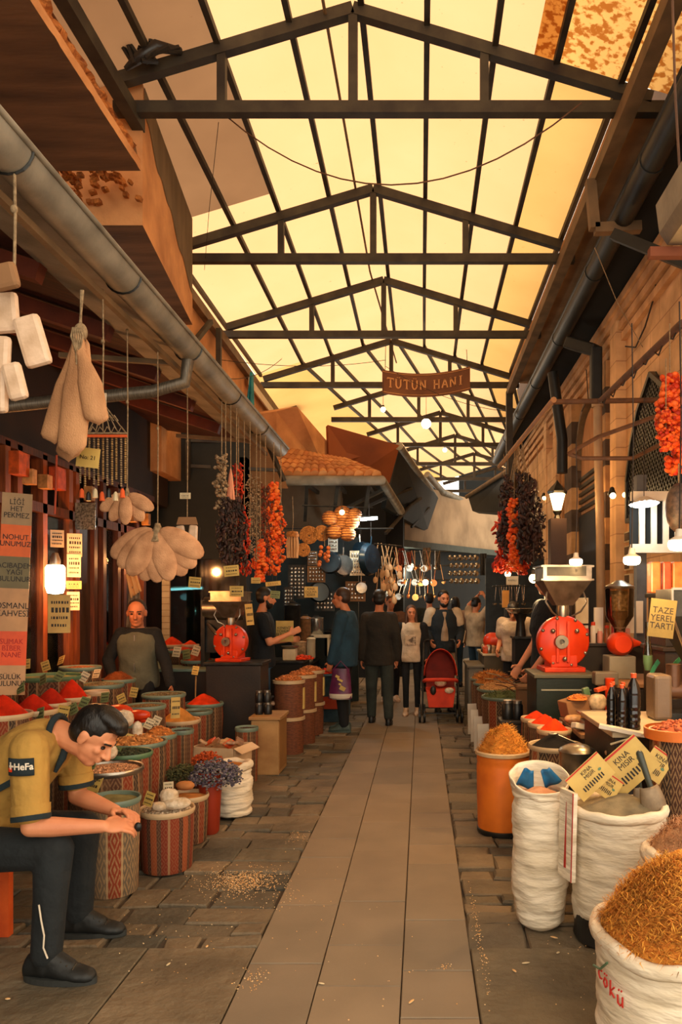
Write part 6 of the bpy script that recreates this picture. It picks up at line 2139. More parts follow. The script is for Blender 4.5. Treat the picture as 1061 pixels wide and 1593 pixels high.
# orange barrel
p = P(782, 1172, 5.06)
t = thing('plastic_barrel', 'orange plastic barrel standing alone at the right path edge', 'barrel', (p.x, p.y, 0))
M_ORB = mat('orange_barrel_plastic', (222, 116, 32), r=.5, rgb2=(184, 86, 24), scale=5, lo=.4, hi=.8, bump=.15, bscale=40)
MB().lathe([(.165, .012), (.17, .03), (.176, .25), (.178, .45), (.172, .475), (.178, .49), (.176, .53), (.168, .535), (.16, .50), (.001, .50)], n=48).build('drum', M_ORB, t, smooth=True)
MB().lathe([(.17, 0), (.176, .01), (.176, .03), (.17, .035)], n=48).build('dirty_foot', M_METALD, t, smooth=True)
MB().lathe([(.176, .525), (.188, .53), (.19, .55), (.182, .558), (.17, .552), (.168, .53)], n=48, closed=True).build('rim', R_CREAM, t, smooth=True)
heap('ochre shredded root piled in the orange barrel', (p.x, p.y), .165, .545, 'fibre', (226, 150, 62), .17, csize=.018, chunks=4200, cat='dried root', name='shredded_root')
# black powder barrel and chilli tubs
RB = [('lozenge striped barrel of black powder behind the slumped sack', 864, 1160, 84, 4.75, 'k', 'c', 'powder', (34, 30, 28), .09, 'black powder heap in the striped barrel', 'c'),
      ('front chilli tub beside the black powder', 862, 1136, 54, 5.1, 's', 'c', 'powder', (232, 66, 16), .09, 'nearest bright orange red chilli heap of the right stall', 'c'),
      ('middle chilli tub behind the front one', 848, 1126, 54, 5.4, 's', 'c', 'powder', (226, 60, 16), .08, 'middle bright chilli heap of the right stall', 'c'),
      ('rear chilli tub before the green box', 834, 1118, 48, 5.62, 's', 'c', 'powder', (222, 62, 20), .07, 'rear bright chilli heap before the dark box', 'c'),
      ('striped barrel of pepper flakes at the right edge', 1052, 1138, 84, 3.76, 'k', 'c', 'chunk', (206, 110, 70), .06, 'coarse pepper flakes at the right edge', 'c')]
for (lab, px, py, w, d, wr, rm, kind, rgb, hh, cl, _x), d in zip(RB, relax([r_[:11] for r_ in RB])):
    p = P(px, py, d); r = w * d / FPX / 2 / 1.04
    barrel(lab, p, r, p.z, wr, rm, group='barrels of the right stall')
    heap(cl, p, r * .93, p.z - .008, kind, rgb, hh, csize=.014)
p = P(1052, 1138, 3.76)
o = MB().lathe([(.15, p.z - .03), (.158, p.z - .03), (.16, p.z + .02), (.152, p.z + .022)], n=40, closed=True).build('orange_hoop', mat('orange_plastic_band', (226, 118, 44), r=.5), loc=(p.x, p.y, 0), smooth=True)
tag(o, 'orange plastic band round the pepper flake barrel', 'band')
t = thing('spoon', 'metal spoon handle stuck in the black powder', 'spoon', tuple(P(880, 1150, 4.7)))
MB().cap((-.05, -.02, .03), (.10, -.04, -.035), .005, .007, 8).build('handle', M_METAL, t, smooth=True)
MB().ell((-.08, 0, .035), (.035, .02, .008)).build('bowl', M_METAL, t, smooth=True)
# row of barrels farther back with white boards at their feet
ROW = [(791, 1084, 88, 7.75, 'fibre', (96, 104, 62), .05, 'green dried leaves on the row of striped barrels', 'nearest'),
       (778, 1072, 78, 8.35, 'fibre', (206, 158, 100), .07, 'pale straw chips on the row of striped barrels', 'second'),
       (768, 1063, 70, 8.95, 'fibre', (178, 108, 46), .12, 'brown fibre bundle heap on the row of striped barrels', 'third'),
       (760, 1056, 64, 9.5, 'fibre', (190, 122, 56), .10, 'farther ochre fibre heap on the row of striped barrels', 'farthest')]
for i, (px, py, w, d, kind, rgb, hh, cl, nm) in enumerate(ROW):
    p = P(px, py, d); r = min(.245, w * d / FPX / 2)
    p.x = .64 + r
    barrel('%s brown striped barrel of the row beside the path on the right' % nm, p, r, p.z, 's', 't', group='striped barrel row on the right')
    heap(cl, p, r * .95, p.z, kind, rgb, hh, csize=.03, chunks=900, cat='dried goods')
for i in range(4):
    d = 7.45 + .5 * i
    o = MB().bb(-.06, .06, -.008, .008, 0, .36).build('white_board', M_WHITE, loc=(.62, d - .12, 0), rot=(-.06, 0, .25))
    tag(o, '%s white board leaning at the foot of the right barrel row' % ['nearest', 'second nearest', 'third', 'farthest'][i], 'board', 'white boards along the right barrel row')
for i, (x, y) in enumerate(((.75, 6.4), (.83, 6.38))):
    jar((x, y, 0), .05, .16, 'dark jar standing by the green box', group='dark jars beside the right row').location.z = .56
cabinet('low_crate', 'low dark crate under the two jars', (.69, 6.3), (.88, 6.5), .56, M_CABD)
# sticks of roots behind
for i in range(14):
    a = P(790 + rnd.uniform(-20, 30), 1060 + rnd.uniform(-12, 12), 7.3)
    o = MB().tube([(-.12, 0, 0), (0, 0, .02), (.13, .03, .0)], [.004, .007, .004], 5).build('root_stick', M_ROPE if i % 2 else W_BASK, loc=a, rot=(0, rnd.uniform(-.3, .6), rnd.uniform(-.8, .8)))
    tag(o, 'thin dried root stick lying across the right barrel row', 'root', 'dried root sticks on the right')
cabinet('root_tray', 'tray box under the dried root sticks', (.95, 7.2), (1.4, 7.42), P(790, 1066, 7.3).z, M_OPAQ2)
# green black machine box and the big mill
bx_ = cabinet('machine_stand', 'black green steel box carrying the large red mill', (.92, 5.9), (1.40, 6.42), .99, mat('black_green_steel', (30, 42, 36), r=.35, rgb2=(20, 28, 26), scale=5), mat('worn_steel_edge', (96, 92, 72), r=.5))
MB().bb(-.2, .2, -.268, -.262, .86, .872).build('worn_line', mat('worn_line_metal', (150, 150, 130), r=.5), bx_)
grinder('large orange red disc mill with glass hopper in the right stall', (1.18, 6.16, .99), 1.0, rz=.06)
t = thing('hopper_glass', 'pale glass insert in the large mill hopper', 'glass', (1.18, 6.16, 1.76))
MB().bb(-.16, .16, -.17, -.165, 0.02, .1).build('pane', M_METALD, t)
# small red grinder with glass jar on a plinth
t = thing('coffee_grinder', 'small orange red grinder with glass bean jar, right of the large mill', 'grinder', (1.665, 6.2, .93))
g = MB().lathe([(.001, -.11), (.06, -.11), (.07, -.09), (.085, -.08), (.1, -.04), (.1, .06), (.07, .12), (.001, .12)], n=28)
g.xf(Matrix.Translation(V((0, 0, .29))) @ Matrix.Rotation(PI / 2, 4, 'X'))
g.cap((.06, 0, .3), (.17, .02, .29), .06, .02)
g.build('motor_housing', M_RED, t, smooth=True)
g = MB().lathe([(.05, -.118), (.065, -.118), (.065, -.106), (.05, -.106)], n=24, closed=True)
g.xf(Matrix.Translation(V((0, 0, .29))) @ Matrix.Rotation(PI / 2, 4, 'X'))
g.build('face_ring', M_RED, t, smooth=True)
MB().lathe([(.045, .38), (.05, .42), (.115, .52), (.12, .74), (.125, .75), (.12, .76), (.115, .75), (.11, .52), (.04, .42)], n=32).build('bean_jar', glass('jar_glass', (240, 230, 214), alpha=.04), t, smooth=True)
MB().lathe([(.04, .40), (.105, .52), (.106, .56), (.001, .57)], n=28).build('beans', mat('coffee_beans', (132, 106, 80), r=.5, bump=1, bscale=90, bdist=.01), t, smooth=True)
MB().lathe([(.106, .565), (.112, .70), (.06, .73), (.001, .74)], n=28).build('pale_fill', mat('pale_jar_fill', (190, 168, 136), r=.6, rgb2=(110, 92, 70), scale=40), t, smooth=True)  # pale fill added inside the glass so the jar looks lighter
MB().lathe([(.118, .75), (.125, .77), (.06, .80), (.03, .82), (.001, .82)], n=28).build('lid', M_METAL, t, smooth=True)
MB().bb(-.11, .11, -.1, .14, 0, .19).build('plinth', mat('grey_plinth', (150, 142, 124), r=.5), t, bevel=.01)
cabinet('grinder_counter', 'dark counter under the small red grinder', (1.42, 5.75), (2.3, 6.6), .93, M_CABD, M_OPAQ2)
o = MB().lathe([(.035, .0), (.035, .26), (.04, .27), (.001, .27)], n=18).build('red_tube', M_RED, smooth=True, loc=(1.43, 5.6, .72)); tag(o, 'upright orange red cylinder between the two mills', 'cylinder')
o = MB().bb(-.09, .09, -.06, .06, 0, .1).build('grey_box', mat('dull_grey', (110, 100, 84), r=.5), loc=(1.42, 5.7, .93), bevel=.01); tag(o, 'small grey switch box right of the large mill', 'box')
# white cartons and upright panels behind the jar
for i, (px, py, w, h, c) in enumerate(((931, 965, 14, 40, M_WHITE), (978, 965, 16, 40, M_WHITE), (995, 960, 10, 50, M_WHITE), (905, 950, 20, 40, M_CARDW))):
    p = P(px, py, 6.7)
    o = MB().box((0, 0, 0), (w * 6.7 / FPX, .03, h * 6.7 / FPX)).build('paper_box', c, loc=p, bevel=.003)
    tag(o, ['tall white box left of the bean jar', 'tall white box right of the bean jar', 'narrow white box by the kiosk post', 'tan carton beside the mill hopper'][i], 'box')
cabinet('rear_counter', 'rear shelf behind the grinders', (1.3, 6.62), (2.35, 6.8), 1.2, M_CABD)
for i in range(11):
    jar((1.24 + .062 * i, 6.66, 1.2), .024, .13 + .03 * (i % 3), 'small coloured bottle on the shelf behind the mills', m=[mat('bt_red', (200, 60, 50), r=.3), M_WHITE, mat('bt_pink', (214, 140, 120), r=.3), mat('bt_amber', (150, 84, 40), r=.3)][i % 4], group='small bottles behind the mills', lid=[M_WHITE, M_RED][i % 2])
# right shelf with copper packets and tall hopper machine
cabinet('packet_shelf', 'dark cupboard under the copper packets', (1.72, 5.2), (2.3, 5.6), 1.63, M_CABD, M_METALD, z0=1.25)
cabinet('right_cupboard', 'dark cupboard base behind the tall grinder', (1.70, 5.15), (2.35, 5.65), 1.25, M_CABD)
for i in range(5):
    w = [.07, .06, .2, .09, .2][i]
    x = [1.66, 1.74, 1.88, 2.03, 2.18][i]
    o = MB().bb(-w / 2, w / 2, -.05, .05, 0, .22).build('copper_packet', mat('copper_pack_%d' % (i % 2), [(236, 128, 62), (190, 84, 44)][i % 2], r=.3, rgb2=[(206, 96, 44), (130, 54, 30)][i % 2], scale=14), loc=(x, 5.27, 1.63), bevel=.01)
    tag(o, ['leftmost narrow copper orange packet on the right shelf', 'dark narrow packet second from the left on the right shelf', 'widest copper orange packet on the right shelf', 'dark packet between the two wide ones', 'copper packet at the far right of the shelf'][i], 'packet', 'copper packets on the right shelf')
t = thing('tall_grinder', 'tall dark grinder with a steel hopper at the right edge', 'grinder', (1.52, 4.45, .86))
vs = []
for (w, dd, z) in ((.05, .05, .32), (.19, .15, .62), (.19, .15, .78)):
    vs += [(-w + .13, -dd, z), (w + .13, -dd, z), (w + .13, dd, z), (-w + .13, dd, z)]
fs = [(r_ * 4 + k_, r_ * 4 + (k_ + 1) % 4, r_ * 4 + 4 + (k_ + 1) % 4, r_ * 4 + 4 + k_) for r_ in range(2) for k_ in range(4)]
MB().add(vs, fs).build('hopper', M_METALD, t, solid=.004)
g = MB()
for q in ((-.06, -.15), (.32, -.15)):
    g.bar((q[0], -.155, .78), (q[0], -.155, .62), .012)
    g.bar((q[0], -.155, .62), (.13 + (q[0] - .13) * .25, -.055, .32), .012)
g.bar((-.06, -.155, .78), (.32, -.155, .78), .014)
g.build('hopper_frame', M_METAL, t)
MB().lathe([(.001, -.08), (.12, -.07), (.13, 0), (.12, .07), (.001, .08)], n=30).xf(Matrix.Translation(V((.17, .05, .22))) @ Matrix.Rotation(PI / 2, 4, 'Y')).build('wheel', mat('dark_brown_iron', (74, 54, 42), r=.35, m=.5), t, smooth=True)
g = MB().tube([(-.06, 0, .17), (.2, 0, .17)], .05, 18)
g.tube([(.0, 0, .17), (.0, 0, .33)], .045, 14)
g.build('body', mat('brown_iron', (96, 68, 50), r=.35, m=.4), t, smooth=True)
MB().bb(-.14, -.03, -.08, .1, 0, .27).build('motor_box', mat('brown_grey_enamel', (110, 92, 74), r=.35), t, bevel=.02)
MB().bb(-.03, .3, -.05, .12, 0, .04).build('foot', M_METALD, t)
# yellow hand written notice on it
o = MB().box((0, 0, 0), (.15, .003, .22)).build('notice_card', mat('notice_ochre', (122, 104, 52), r=.6), loc=P(1030, 962, 4.25), rot=(0, .12, 0))
tag(o, 'yellow handwritten notice hanging on the tall grinder', 'sign')
text_mesh('TAZE\nYEREL\nTARTI', .05, M_INK, o, (0, -.003, 0), (PI / 2, 0, 0), name='writing', ext=.0006)
# white tray table with syrup bottles
cabinet('tray_table', 'table with a pale marble tray at the right', (1.05, 4.0), (1.95, 4.75), .86, M_CABD, mat('pale_tray', (190, 172, 140), r=.4, rgb2=(160, 140, 110), scale=4), cat='table')
def bottle(x, y, h, r, label, cap=M_RED, tone=None):
    t = thing('syrup_bottle', label, 'bottle', (x, y, .86), group='dark syrup bottles on the tray')
    prof = [(r * .9, 0), (r, .006)]
    for i in range(5):
        z = .02 + i * h * .12
        prof += [(r, z), (r * .93, z + h * .03), (r * .93, z + h * .05), (r, z + h * .08)]
    prof += [(r, h * .68), (r * .75, h * .8), (r * .34, h * .9), (r * .32, h * .93)]
    MB().lathe(prof, n=24).build('body', tone or mat('dark_syrup', (20, 18, 18), r=.18, bump=0, spec=.7), t, smooth=True)
    MB().lathe([(r * .4, h * .92), (r * .42, h), (.001, h)], n=16).build('cap', cap, t, smooth=True)
    MB().lathe([(r * 1.01, h * .45), (r * 1.01, h * .62)], n=24).build('label', M_CARDW if h < .25 else MATS['dark_syrup'], t, smooth=True)
    return t
M_CAPR = mat('red_cap', (236, 88, 40), r=.4)
bottle(1.17, 4.07, .31, .038, 'tallest ribbed black syrup bottle with a red cap, front of the tray', M_CAPR)
for i, (x, y) in enumerate(((1.06, 4.12), (1.09, 4.2), (1.10, 4.05), (1.14, 4.17))):
    bottle(x, y, .25, .026, 'smaller black syrup bottle with red cap and pale label left of the tallest', M_CAPR)
o = MB().bb(-.12, .12, -.03, .03, 0, .02).build('white_strip', M_WHITE, loc=(1.08, 3.98, .862), rot=(0, .16, -.3)); tag(o, 'white metal strip at the front edge of the tray', 'strip')
t = thing('green_funnel', 'clear bottle with green base hanging beside the tall grinder', 'bottle', tuple(P(1008, 1010, 4.9)))
MB().lathe([(.001, -.1), (.028, -.1), (.03, -.02), (.018, .05), (.018, .18)], n=18).build('body', glass('clear_bottle', (210, 220, 200), alpha=.12), t, smooth=True)
MB().lathe([(.001, -.14), (.02, -.14), (.031, -.09), (.031, -.04)], n=18).build('green_base', R_GREEN, t, smooth=True)
for i in range(2):
    o = MB().grid(lambda u, v: (.1 * v, .02 * math.sin(v * 3), .05 * v + .03 * (u - .5)), 4, 6).build('green_leaf', mat('leaf_green', (50, 130, 90), r=.5), loc=P(1012 + 34 * i, 1052 - 14 * i, 4.7), rot=(0, -.6 + .3 * i, 0), solid=.003)
    tag(o, ['green plastic leaf under the clear bottle', 'green plastic leaf on the tall grinder body'][i], 'leaf')
# scale, open boxes, bags on a low table between chilli and tray
cabinet('low_table', 'low table with scales and open packets between chilli tubs and tray', (1.06, 4.84), (1.65, 5.55), .70, M_CABD, M_OPAQ2, cat='table')
t = thing('steel_scale', 'steel weighing scale with a pan on the low table', 'scale', (1.22, 4.98, .70))
MB().bb(-.13, .13, -.1, .1, 0, .07).build('body', mat('grey_enamel', (142, 124, 98), r=.4), t, bevel=.01)
MB().bb(-.15, .15, -.12, .12, .11, .12).build('pan', M_METAL, t)
MB().tube([(0, 0, .07), (0, 0, .11)], .025, 10).build('stem', M_METAL, t)
t = thing('steel_pot', 'steel pot with lid beside the black powder barrel', 'pot', (.92, 4.36, 0))
MB().lathe([(.09, .5), (.095, .51), (.1, .60), (.105, .68), (.11, .685), (.10, .70), (.06, .72), (.001, .725)], n=28).build('body', M_METAL, t, smooth=True)
MB().lathe([(.1, 0), (.1, .5), (.001, .5)], n=20).build('stand', M_METALD, t)
for i, (px, py, d, w, h, m_, lab) in enumerate(((895, 1098, 5.35, .2, .12, M_OPAQ2, 'open brown carton of orange bits behind the scales'), (893, 1118, 5.2, .14, .06, MP[0], 'pinkish packet before the open carton'), (912, 1120, 5.1, .07, .1, M_CARD, 'small yellow box leaning on the pinkish packets'), (880, 1102, 5.4, .1, .05, MP[3], 'brown twisted packet at the chilli tubs'), (902, 1130, 4.95, .1, .04, M_WHITE, 'white packet lying by the scale'), (930, 1092, 5.3, .13, .13, MP[4], 'clear bag of pale nuts by the red tube'), (934, 1072, 5.3, .08, .03, MP[1], 'orange band of the clear nut bag'), (912, 1078, 5.4, .05, .08, R_GREEN, 'green tag above the brown carton'))):
    if m_ in (MP[4], MP[3], MP[0]):
        packet(px, py, d, w, h, w * .6, lab, m=m_)
    else:
        o = MB().box((0, 0, 0), (w, w * .7, h)).build('carton', m_, loc=P(px, py, d), rot=(rnd.uniform(-.2, .2), rnd.uniform(-.5, .5), .3), bevel=.006); tag(o, lab, 'carton')
heap('orange bits in the open brown carton', tuple(P(898, 1082, 5.3)), .07, P(898, 1088, 5.3).z, 'chunk', (226, 130, 60), .03, csize=.012, cat='snack')
for i in range(12):
    o = MB().ell((0, 0, 0), (.03, .02, .02), nu=8, nv=6).build('dried_pod', [M_MITT, W_BASK, MP[3]][i % 3], smooth=True, loc=P(955 + rnd.uniform(-12, 16), 1175 + rnd.uniform(-10, 18), 4.1 + rnd.uniform(-.1, .1)), rot=(rnd.uniform(0, 3), rnd.uniform(0, 3), 0))
    tag(o, 'brown dried pod in the pile between sacks and tray', 'pod', 'dried pods behind the yellow signs')
cabinet('pod_box', 'dark box under the dried pods', (.96, 3.8), (1.13, 3.95), .68, M_CABD)
tubething('thin_pole', [P(950, 1158, 4.0), P(1015, 1138, 3.9)], .006, M_CARDW, 'thin pale stick lying before the tray table', 'stick')
# orange stool at the left edge
t = thing('wooden_bench', 'orange painted wooden bench under the seated man, cut by the left edge', 'bench', (-2.14, 3.3, 0))
MB().bb(-.35, .24, -.2, .2, .38, .41).build('seat', M_WOODLT, t)
for x in (-.3, .2):
    for y in (-.16, .16):
        MB().bb(x - .02, x + .02, y - .02, y + .02, 0, .38).build('leg', mat('orange_paint', (220, 92, 36), r=.5, rgb2=(180, 66, 26)), t)
MB().bb(-.3, .2, -.17, -.15, .18, .22).build('stretcher', MATS['orange_paint'], t)
# ================================================================== PEOPLE
SKIN = mat('skin', (214, 142, 100), r=.55, rgb2=(196, 122, 84), scale=8, bump=.1, bscale=200)
SKIN2 = mat('skin_tan', (196, 124, 84), r=.55, rgb2=(174, 104, 68), scale=8, bump=.1, bscale=200)
HAIR = mat('black_hair', (26, 20, 16), r=.45, rgb2=(14, 12, 10), scale=30, bump=.8, bscale=150, stretch=(1, 1, .2))
HAIRB = mat('brown_hair', (96, 62, 40), r=.5, rgb2=(60, 38, 24), scale=30, bump=.8, bscale=150, stretch=(1, 1, .2))
HAIRG = mat('cropped_grey_hair', (60, 50, 42), r=.7, bump=.6, bscale=200)
EYED = mat('eye_dark', (22, 14, 10), r=.2, bump=0)
def fab(name, rgb, k=.72, scale=5, **kw):
    return mat('cloth_' + name, rgb, r=.9, rgb2=tuple(int(v * k) for v in rgb), scale=scale, bump=.55, bscale=13, bdist=.03, **kw)
def RF(F, U):
    F = V(F).normalized(); U = V(U)
    U = (U - F * U.dot(F)).normalized()
    R = F.cross(U).normalized()
    return Matrix((R, F, U)).transposed(), R, F, U
def head_prims(g, c, F, U, s, neck, nr=.054):
    M_, R, F, U = RF(F, U)
    c = V(c)
    q = lambda r, f, u: c + (R * r + F * f + U * u) * s
    g.ell(q(0, -.012, .03), (.076 * s, .094 * s, .088 * s), M_)
    g.ell(q(0, .02, -.03), (.060 * s, .068 * s, .08 * s), M_)
    g.ell(q(0, .048, -.088), (.034 * s, .032 * s, .025 * s), M_)
    g.ell(q(0, .030, -.075), (.05 * s, .045 * s, .035 * s), M_)
    g.cap(q(0, .082, .012), q(0, .108, -.030), .009 * s, .013 * s)
    g.ell(q(.012, .096, -.034), .008 * s); g.ell(q(-.012, .096, -.034), .008 * s)
    g.ell(q(0, .074, .026), (.048 * s, .018 * s, .011 * s), M_)
    g.ell(q(0, .084, -.054), (.024 * s, .012 * s, .006 * s), M_)
    g.ell(q(0, .082, -.066), (.02 * s, .012 * s, .007 * s), M_)
    for sd in (-1, 1):
        g.ell(q(sd * .034, .062, -.018), (.022 * s, .018 * s, .02 * s), M_)
        g.ell(q(sd * .077, -.006, -.004), (.008 * s, .02 * s, .031 * s), M_)
        g.ell(q(sd * .081, -.012, .008), (.008 * s, .014 * s, .018 * s), M_)
    g.cap(neck, q(0, -.012, -.06), nr * s, nr * .93 * s, 14)
def face_parts(root, c, F, U, s, hair, hairm, beard=None, off=V((0, 0, 0)), vox=.008, brow=True):
    M_, R, F, U = RF(F, U)
    c = V(c)
    q = lambda r, f, u: c + (R * r + F * f + U * u) * s
    for sd in (-1, 1):
        MB().ell(q(sd * .031, .074, .004), (.013 * s, .009 * s, .0075 * s), M_, 10, 8).build('eye', EYED, root, smooth=True)
        if brow:
            MB().cap(q(sd * .016, .088, .026), q(sd * .048, .076, .028), .005 * s, .004 * s, 8).build('eyebrow', hairm, root, smooth=True)
    g = MB()
    if hair == 'bald':
        g.ell(q(0, -.030, .042), (.082 * s, .092 * s, .086 * s), M_)
    else:
        g.ell(q(0, -.024, .045), (.084 * s, .095 * s, .088 * s), M_)
        g.ell(q(0, -.045, -.0), (.078 * s, .066 * s, .07 * s), M_)
    if hair == 'quiff':
        g.ell(q(0, .038, .105), (.058 * s, .055 * s, .036 * s), M_)
        g.ell(q(0, .0, .108), (.068 * s, .075 * s, .036 * s), M_)
        g.ell(q(0, .076, .094), (.042 * s, .026 * s, .022 * s), M_)
    if hair == 'long':
        for sd in (-1, 1):
            g.cap(q(sd * .062, -.01, .03), q(sd * .085, .005, -.16), .032 * s, .024 * s)
            g.cap(q(sd * .06, -.04, .0), q(sd * .075, -.02, -.22), .04 * s, .02 * s)
        g.cap(q(0, -.05, .0), q(0, -.05, -.2), .06 * s, .04 * s)
    if hair == 'bun':
        g.ell(q(0, -.1, .07), .04 * s)
    g.build('hair', hairm, root, voxel=vox, smoothit=2)
    if beard:
        g = MB()
        g.ell(q(0, .034, -.078), (.058 * s, .056 * s, .048 * s), M_)
        g.ell(q(0, .080, -.046), (.028 * s, .012 * s, .006 * s), M_)
        for sd in (-1, 1):
            g.cap(q(sd * .062, .005, -.02), q(sd * .05, .03, -.07), .012 * s, .02 * s)
        g.build('beard', beard, root, voxel=vox, smoothit=1)
def hand_prims(g, w, D, N, side, s=1.0, curl=.5, spread=1.0):
    """palm along D, palm side facing N, thumb on side*W"""
    D = V(D).normalized(); N = V(N); N = (N - D * N.dot(D)).normalized(); W = D.cross(N).normalized()
    w = V(w)
    Rm = Matrix((W, D, N)).transposed()
    g.ell(w + D * .045 * s, (.040 * s, .052 * s, .015 * s), Rm)
    for i, (o, L) in enumerate(((-.030, .062), (-.010, .074), (.010, .078), (.030, .070))):
        b = w + D * .078 * s + W * o * s * side * spread
        d = D.copy()
        p = b
        for seg, fr in enumerate((.45, .32, .23)):
            a = curl * (.55 + .45 * seg) * (1.0 + .08 * i)
            d = (d * math.cos(a) + N * math.sin(a)).normalized()
            Nn = (N - d * N.dot(d))
            p2 = p + d * L * fr * s
            g.cap(p, p2, .0092 * s - .0008 * seg, .0086 * s - .0010 * seg, 8)
            p = p2
    b = w + D * .022 * s + W * .032 * s * side
    d = (D * .65 + W * side * .65 + N * .35).normalized()
    p2 = b + d * .036 * s
    d2 = (D * .9 + N * .45 * (1 + curl) + W * side * .1).normalized()
    g.cap(b, p2, .013 * s, .011 * s, 8)
    g.cap(p2, p2 + d2 * .032 * s, .0105 * s, .0085 * s, 8)
def torso_rings(pel, chs, nk, Rp, Rc, bw=1.0, inf=0.0, low=-.10, depth=1.0, belly=0.0):
    pel, chs, nk = V(pel), V(chs), V(nk)
    d1 = (chs - pel).normalized(); d2 = (nk - chs).normalized()
    Fp, Fc = d1.cross(V(Rp)).normalized() * -1, d2.cross(V(Rc)).normalized() * -1
    Rp, Rc = V(Rp).normalized(), V(Rc).normalized()
    rings = []
    for (p, R, F, rx, ry) in ((pel + d1 * low, Rp, Fp, .165, .115), (pel + d1 * (low * .3), Rp, Fp, .172, .122), (pel + d1 * .07, Rp, Fp, .155, .112 + belly * .5),
                              (pel.lerp(chs, .55), (Rp + Rc).normalized(), (Fp + Fc).normalized(), .148, .108 + belly), (chs, Rc, Fc, .17, .122 + belly * .4),
                              (chs.lerp(nk, .5), Rc, Fc, .178, .112), (chs.lerp(nk, .8), Rc, Fc, .15, .09), (chs.lerp(nk, 1.02), Rc, Fc, .075, .066)):
        rings.append((p, R * (rx * bw + inf), F * (ry * bw * depth + inf)))
    return rings
def shoe(root, ankle, D, m, s=1.0, sole=None):
    D = V(D); D.z = 0; D.normalize()
    W = V((-D.y, D.x, 0))
    a = V((ankle[0], ankle[1], 0))
    rings = []
    for (t, w, h, zc) in ((-.085, .022, .03, .035), (-.07, .034, .045, .05), (-.03, .038, .05, .055), (.03, .04, .046, .05), (.08, .045, .034, .038), (.13, .046, .027, .031), (.17, .036, .022, .027), (.19, .016, .012, .022)):
        rings.append((a + D * t * s + V((0, 0, zc * s)), W * w * s, V((0, 0, h * s))))
    g = MB().loft(rings, 18)
    g.cap(a + V((0, 0, .05 * s)), a + V((0, 0, .112 * s)), .044 * s, .047 * s)
    g.cap(a + V((0, 0, .085 * s)), a + D * .09 * s + V((0, 0, .05 * s)), .044 * s, .032 * s)
    o = g.build('shoe', m, root, voxel=.007, smoothit=2)
    g = MB()
    n = 28
    out = []
    for i in range(n):
        t = 2 * PI * i / n
        L = .145 if math.cos(t) > 0 else .14
        out.append(a + D * (.052 + L * math.cos(t)) * s + W * (.047 - .006 * math.cos(t)) * math.sin(t) * s + V((0, 0, .001)))
    g.prism(out, (0, 0, .022 * s)).build('sole', sole or m, o)
    return o
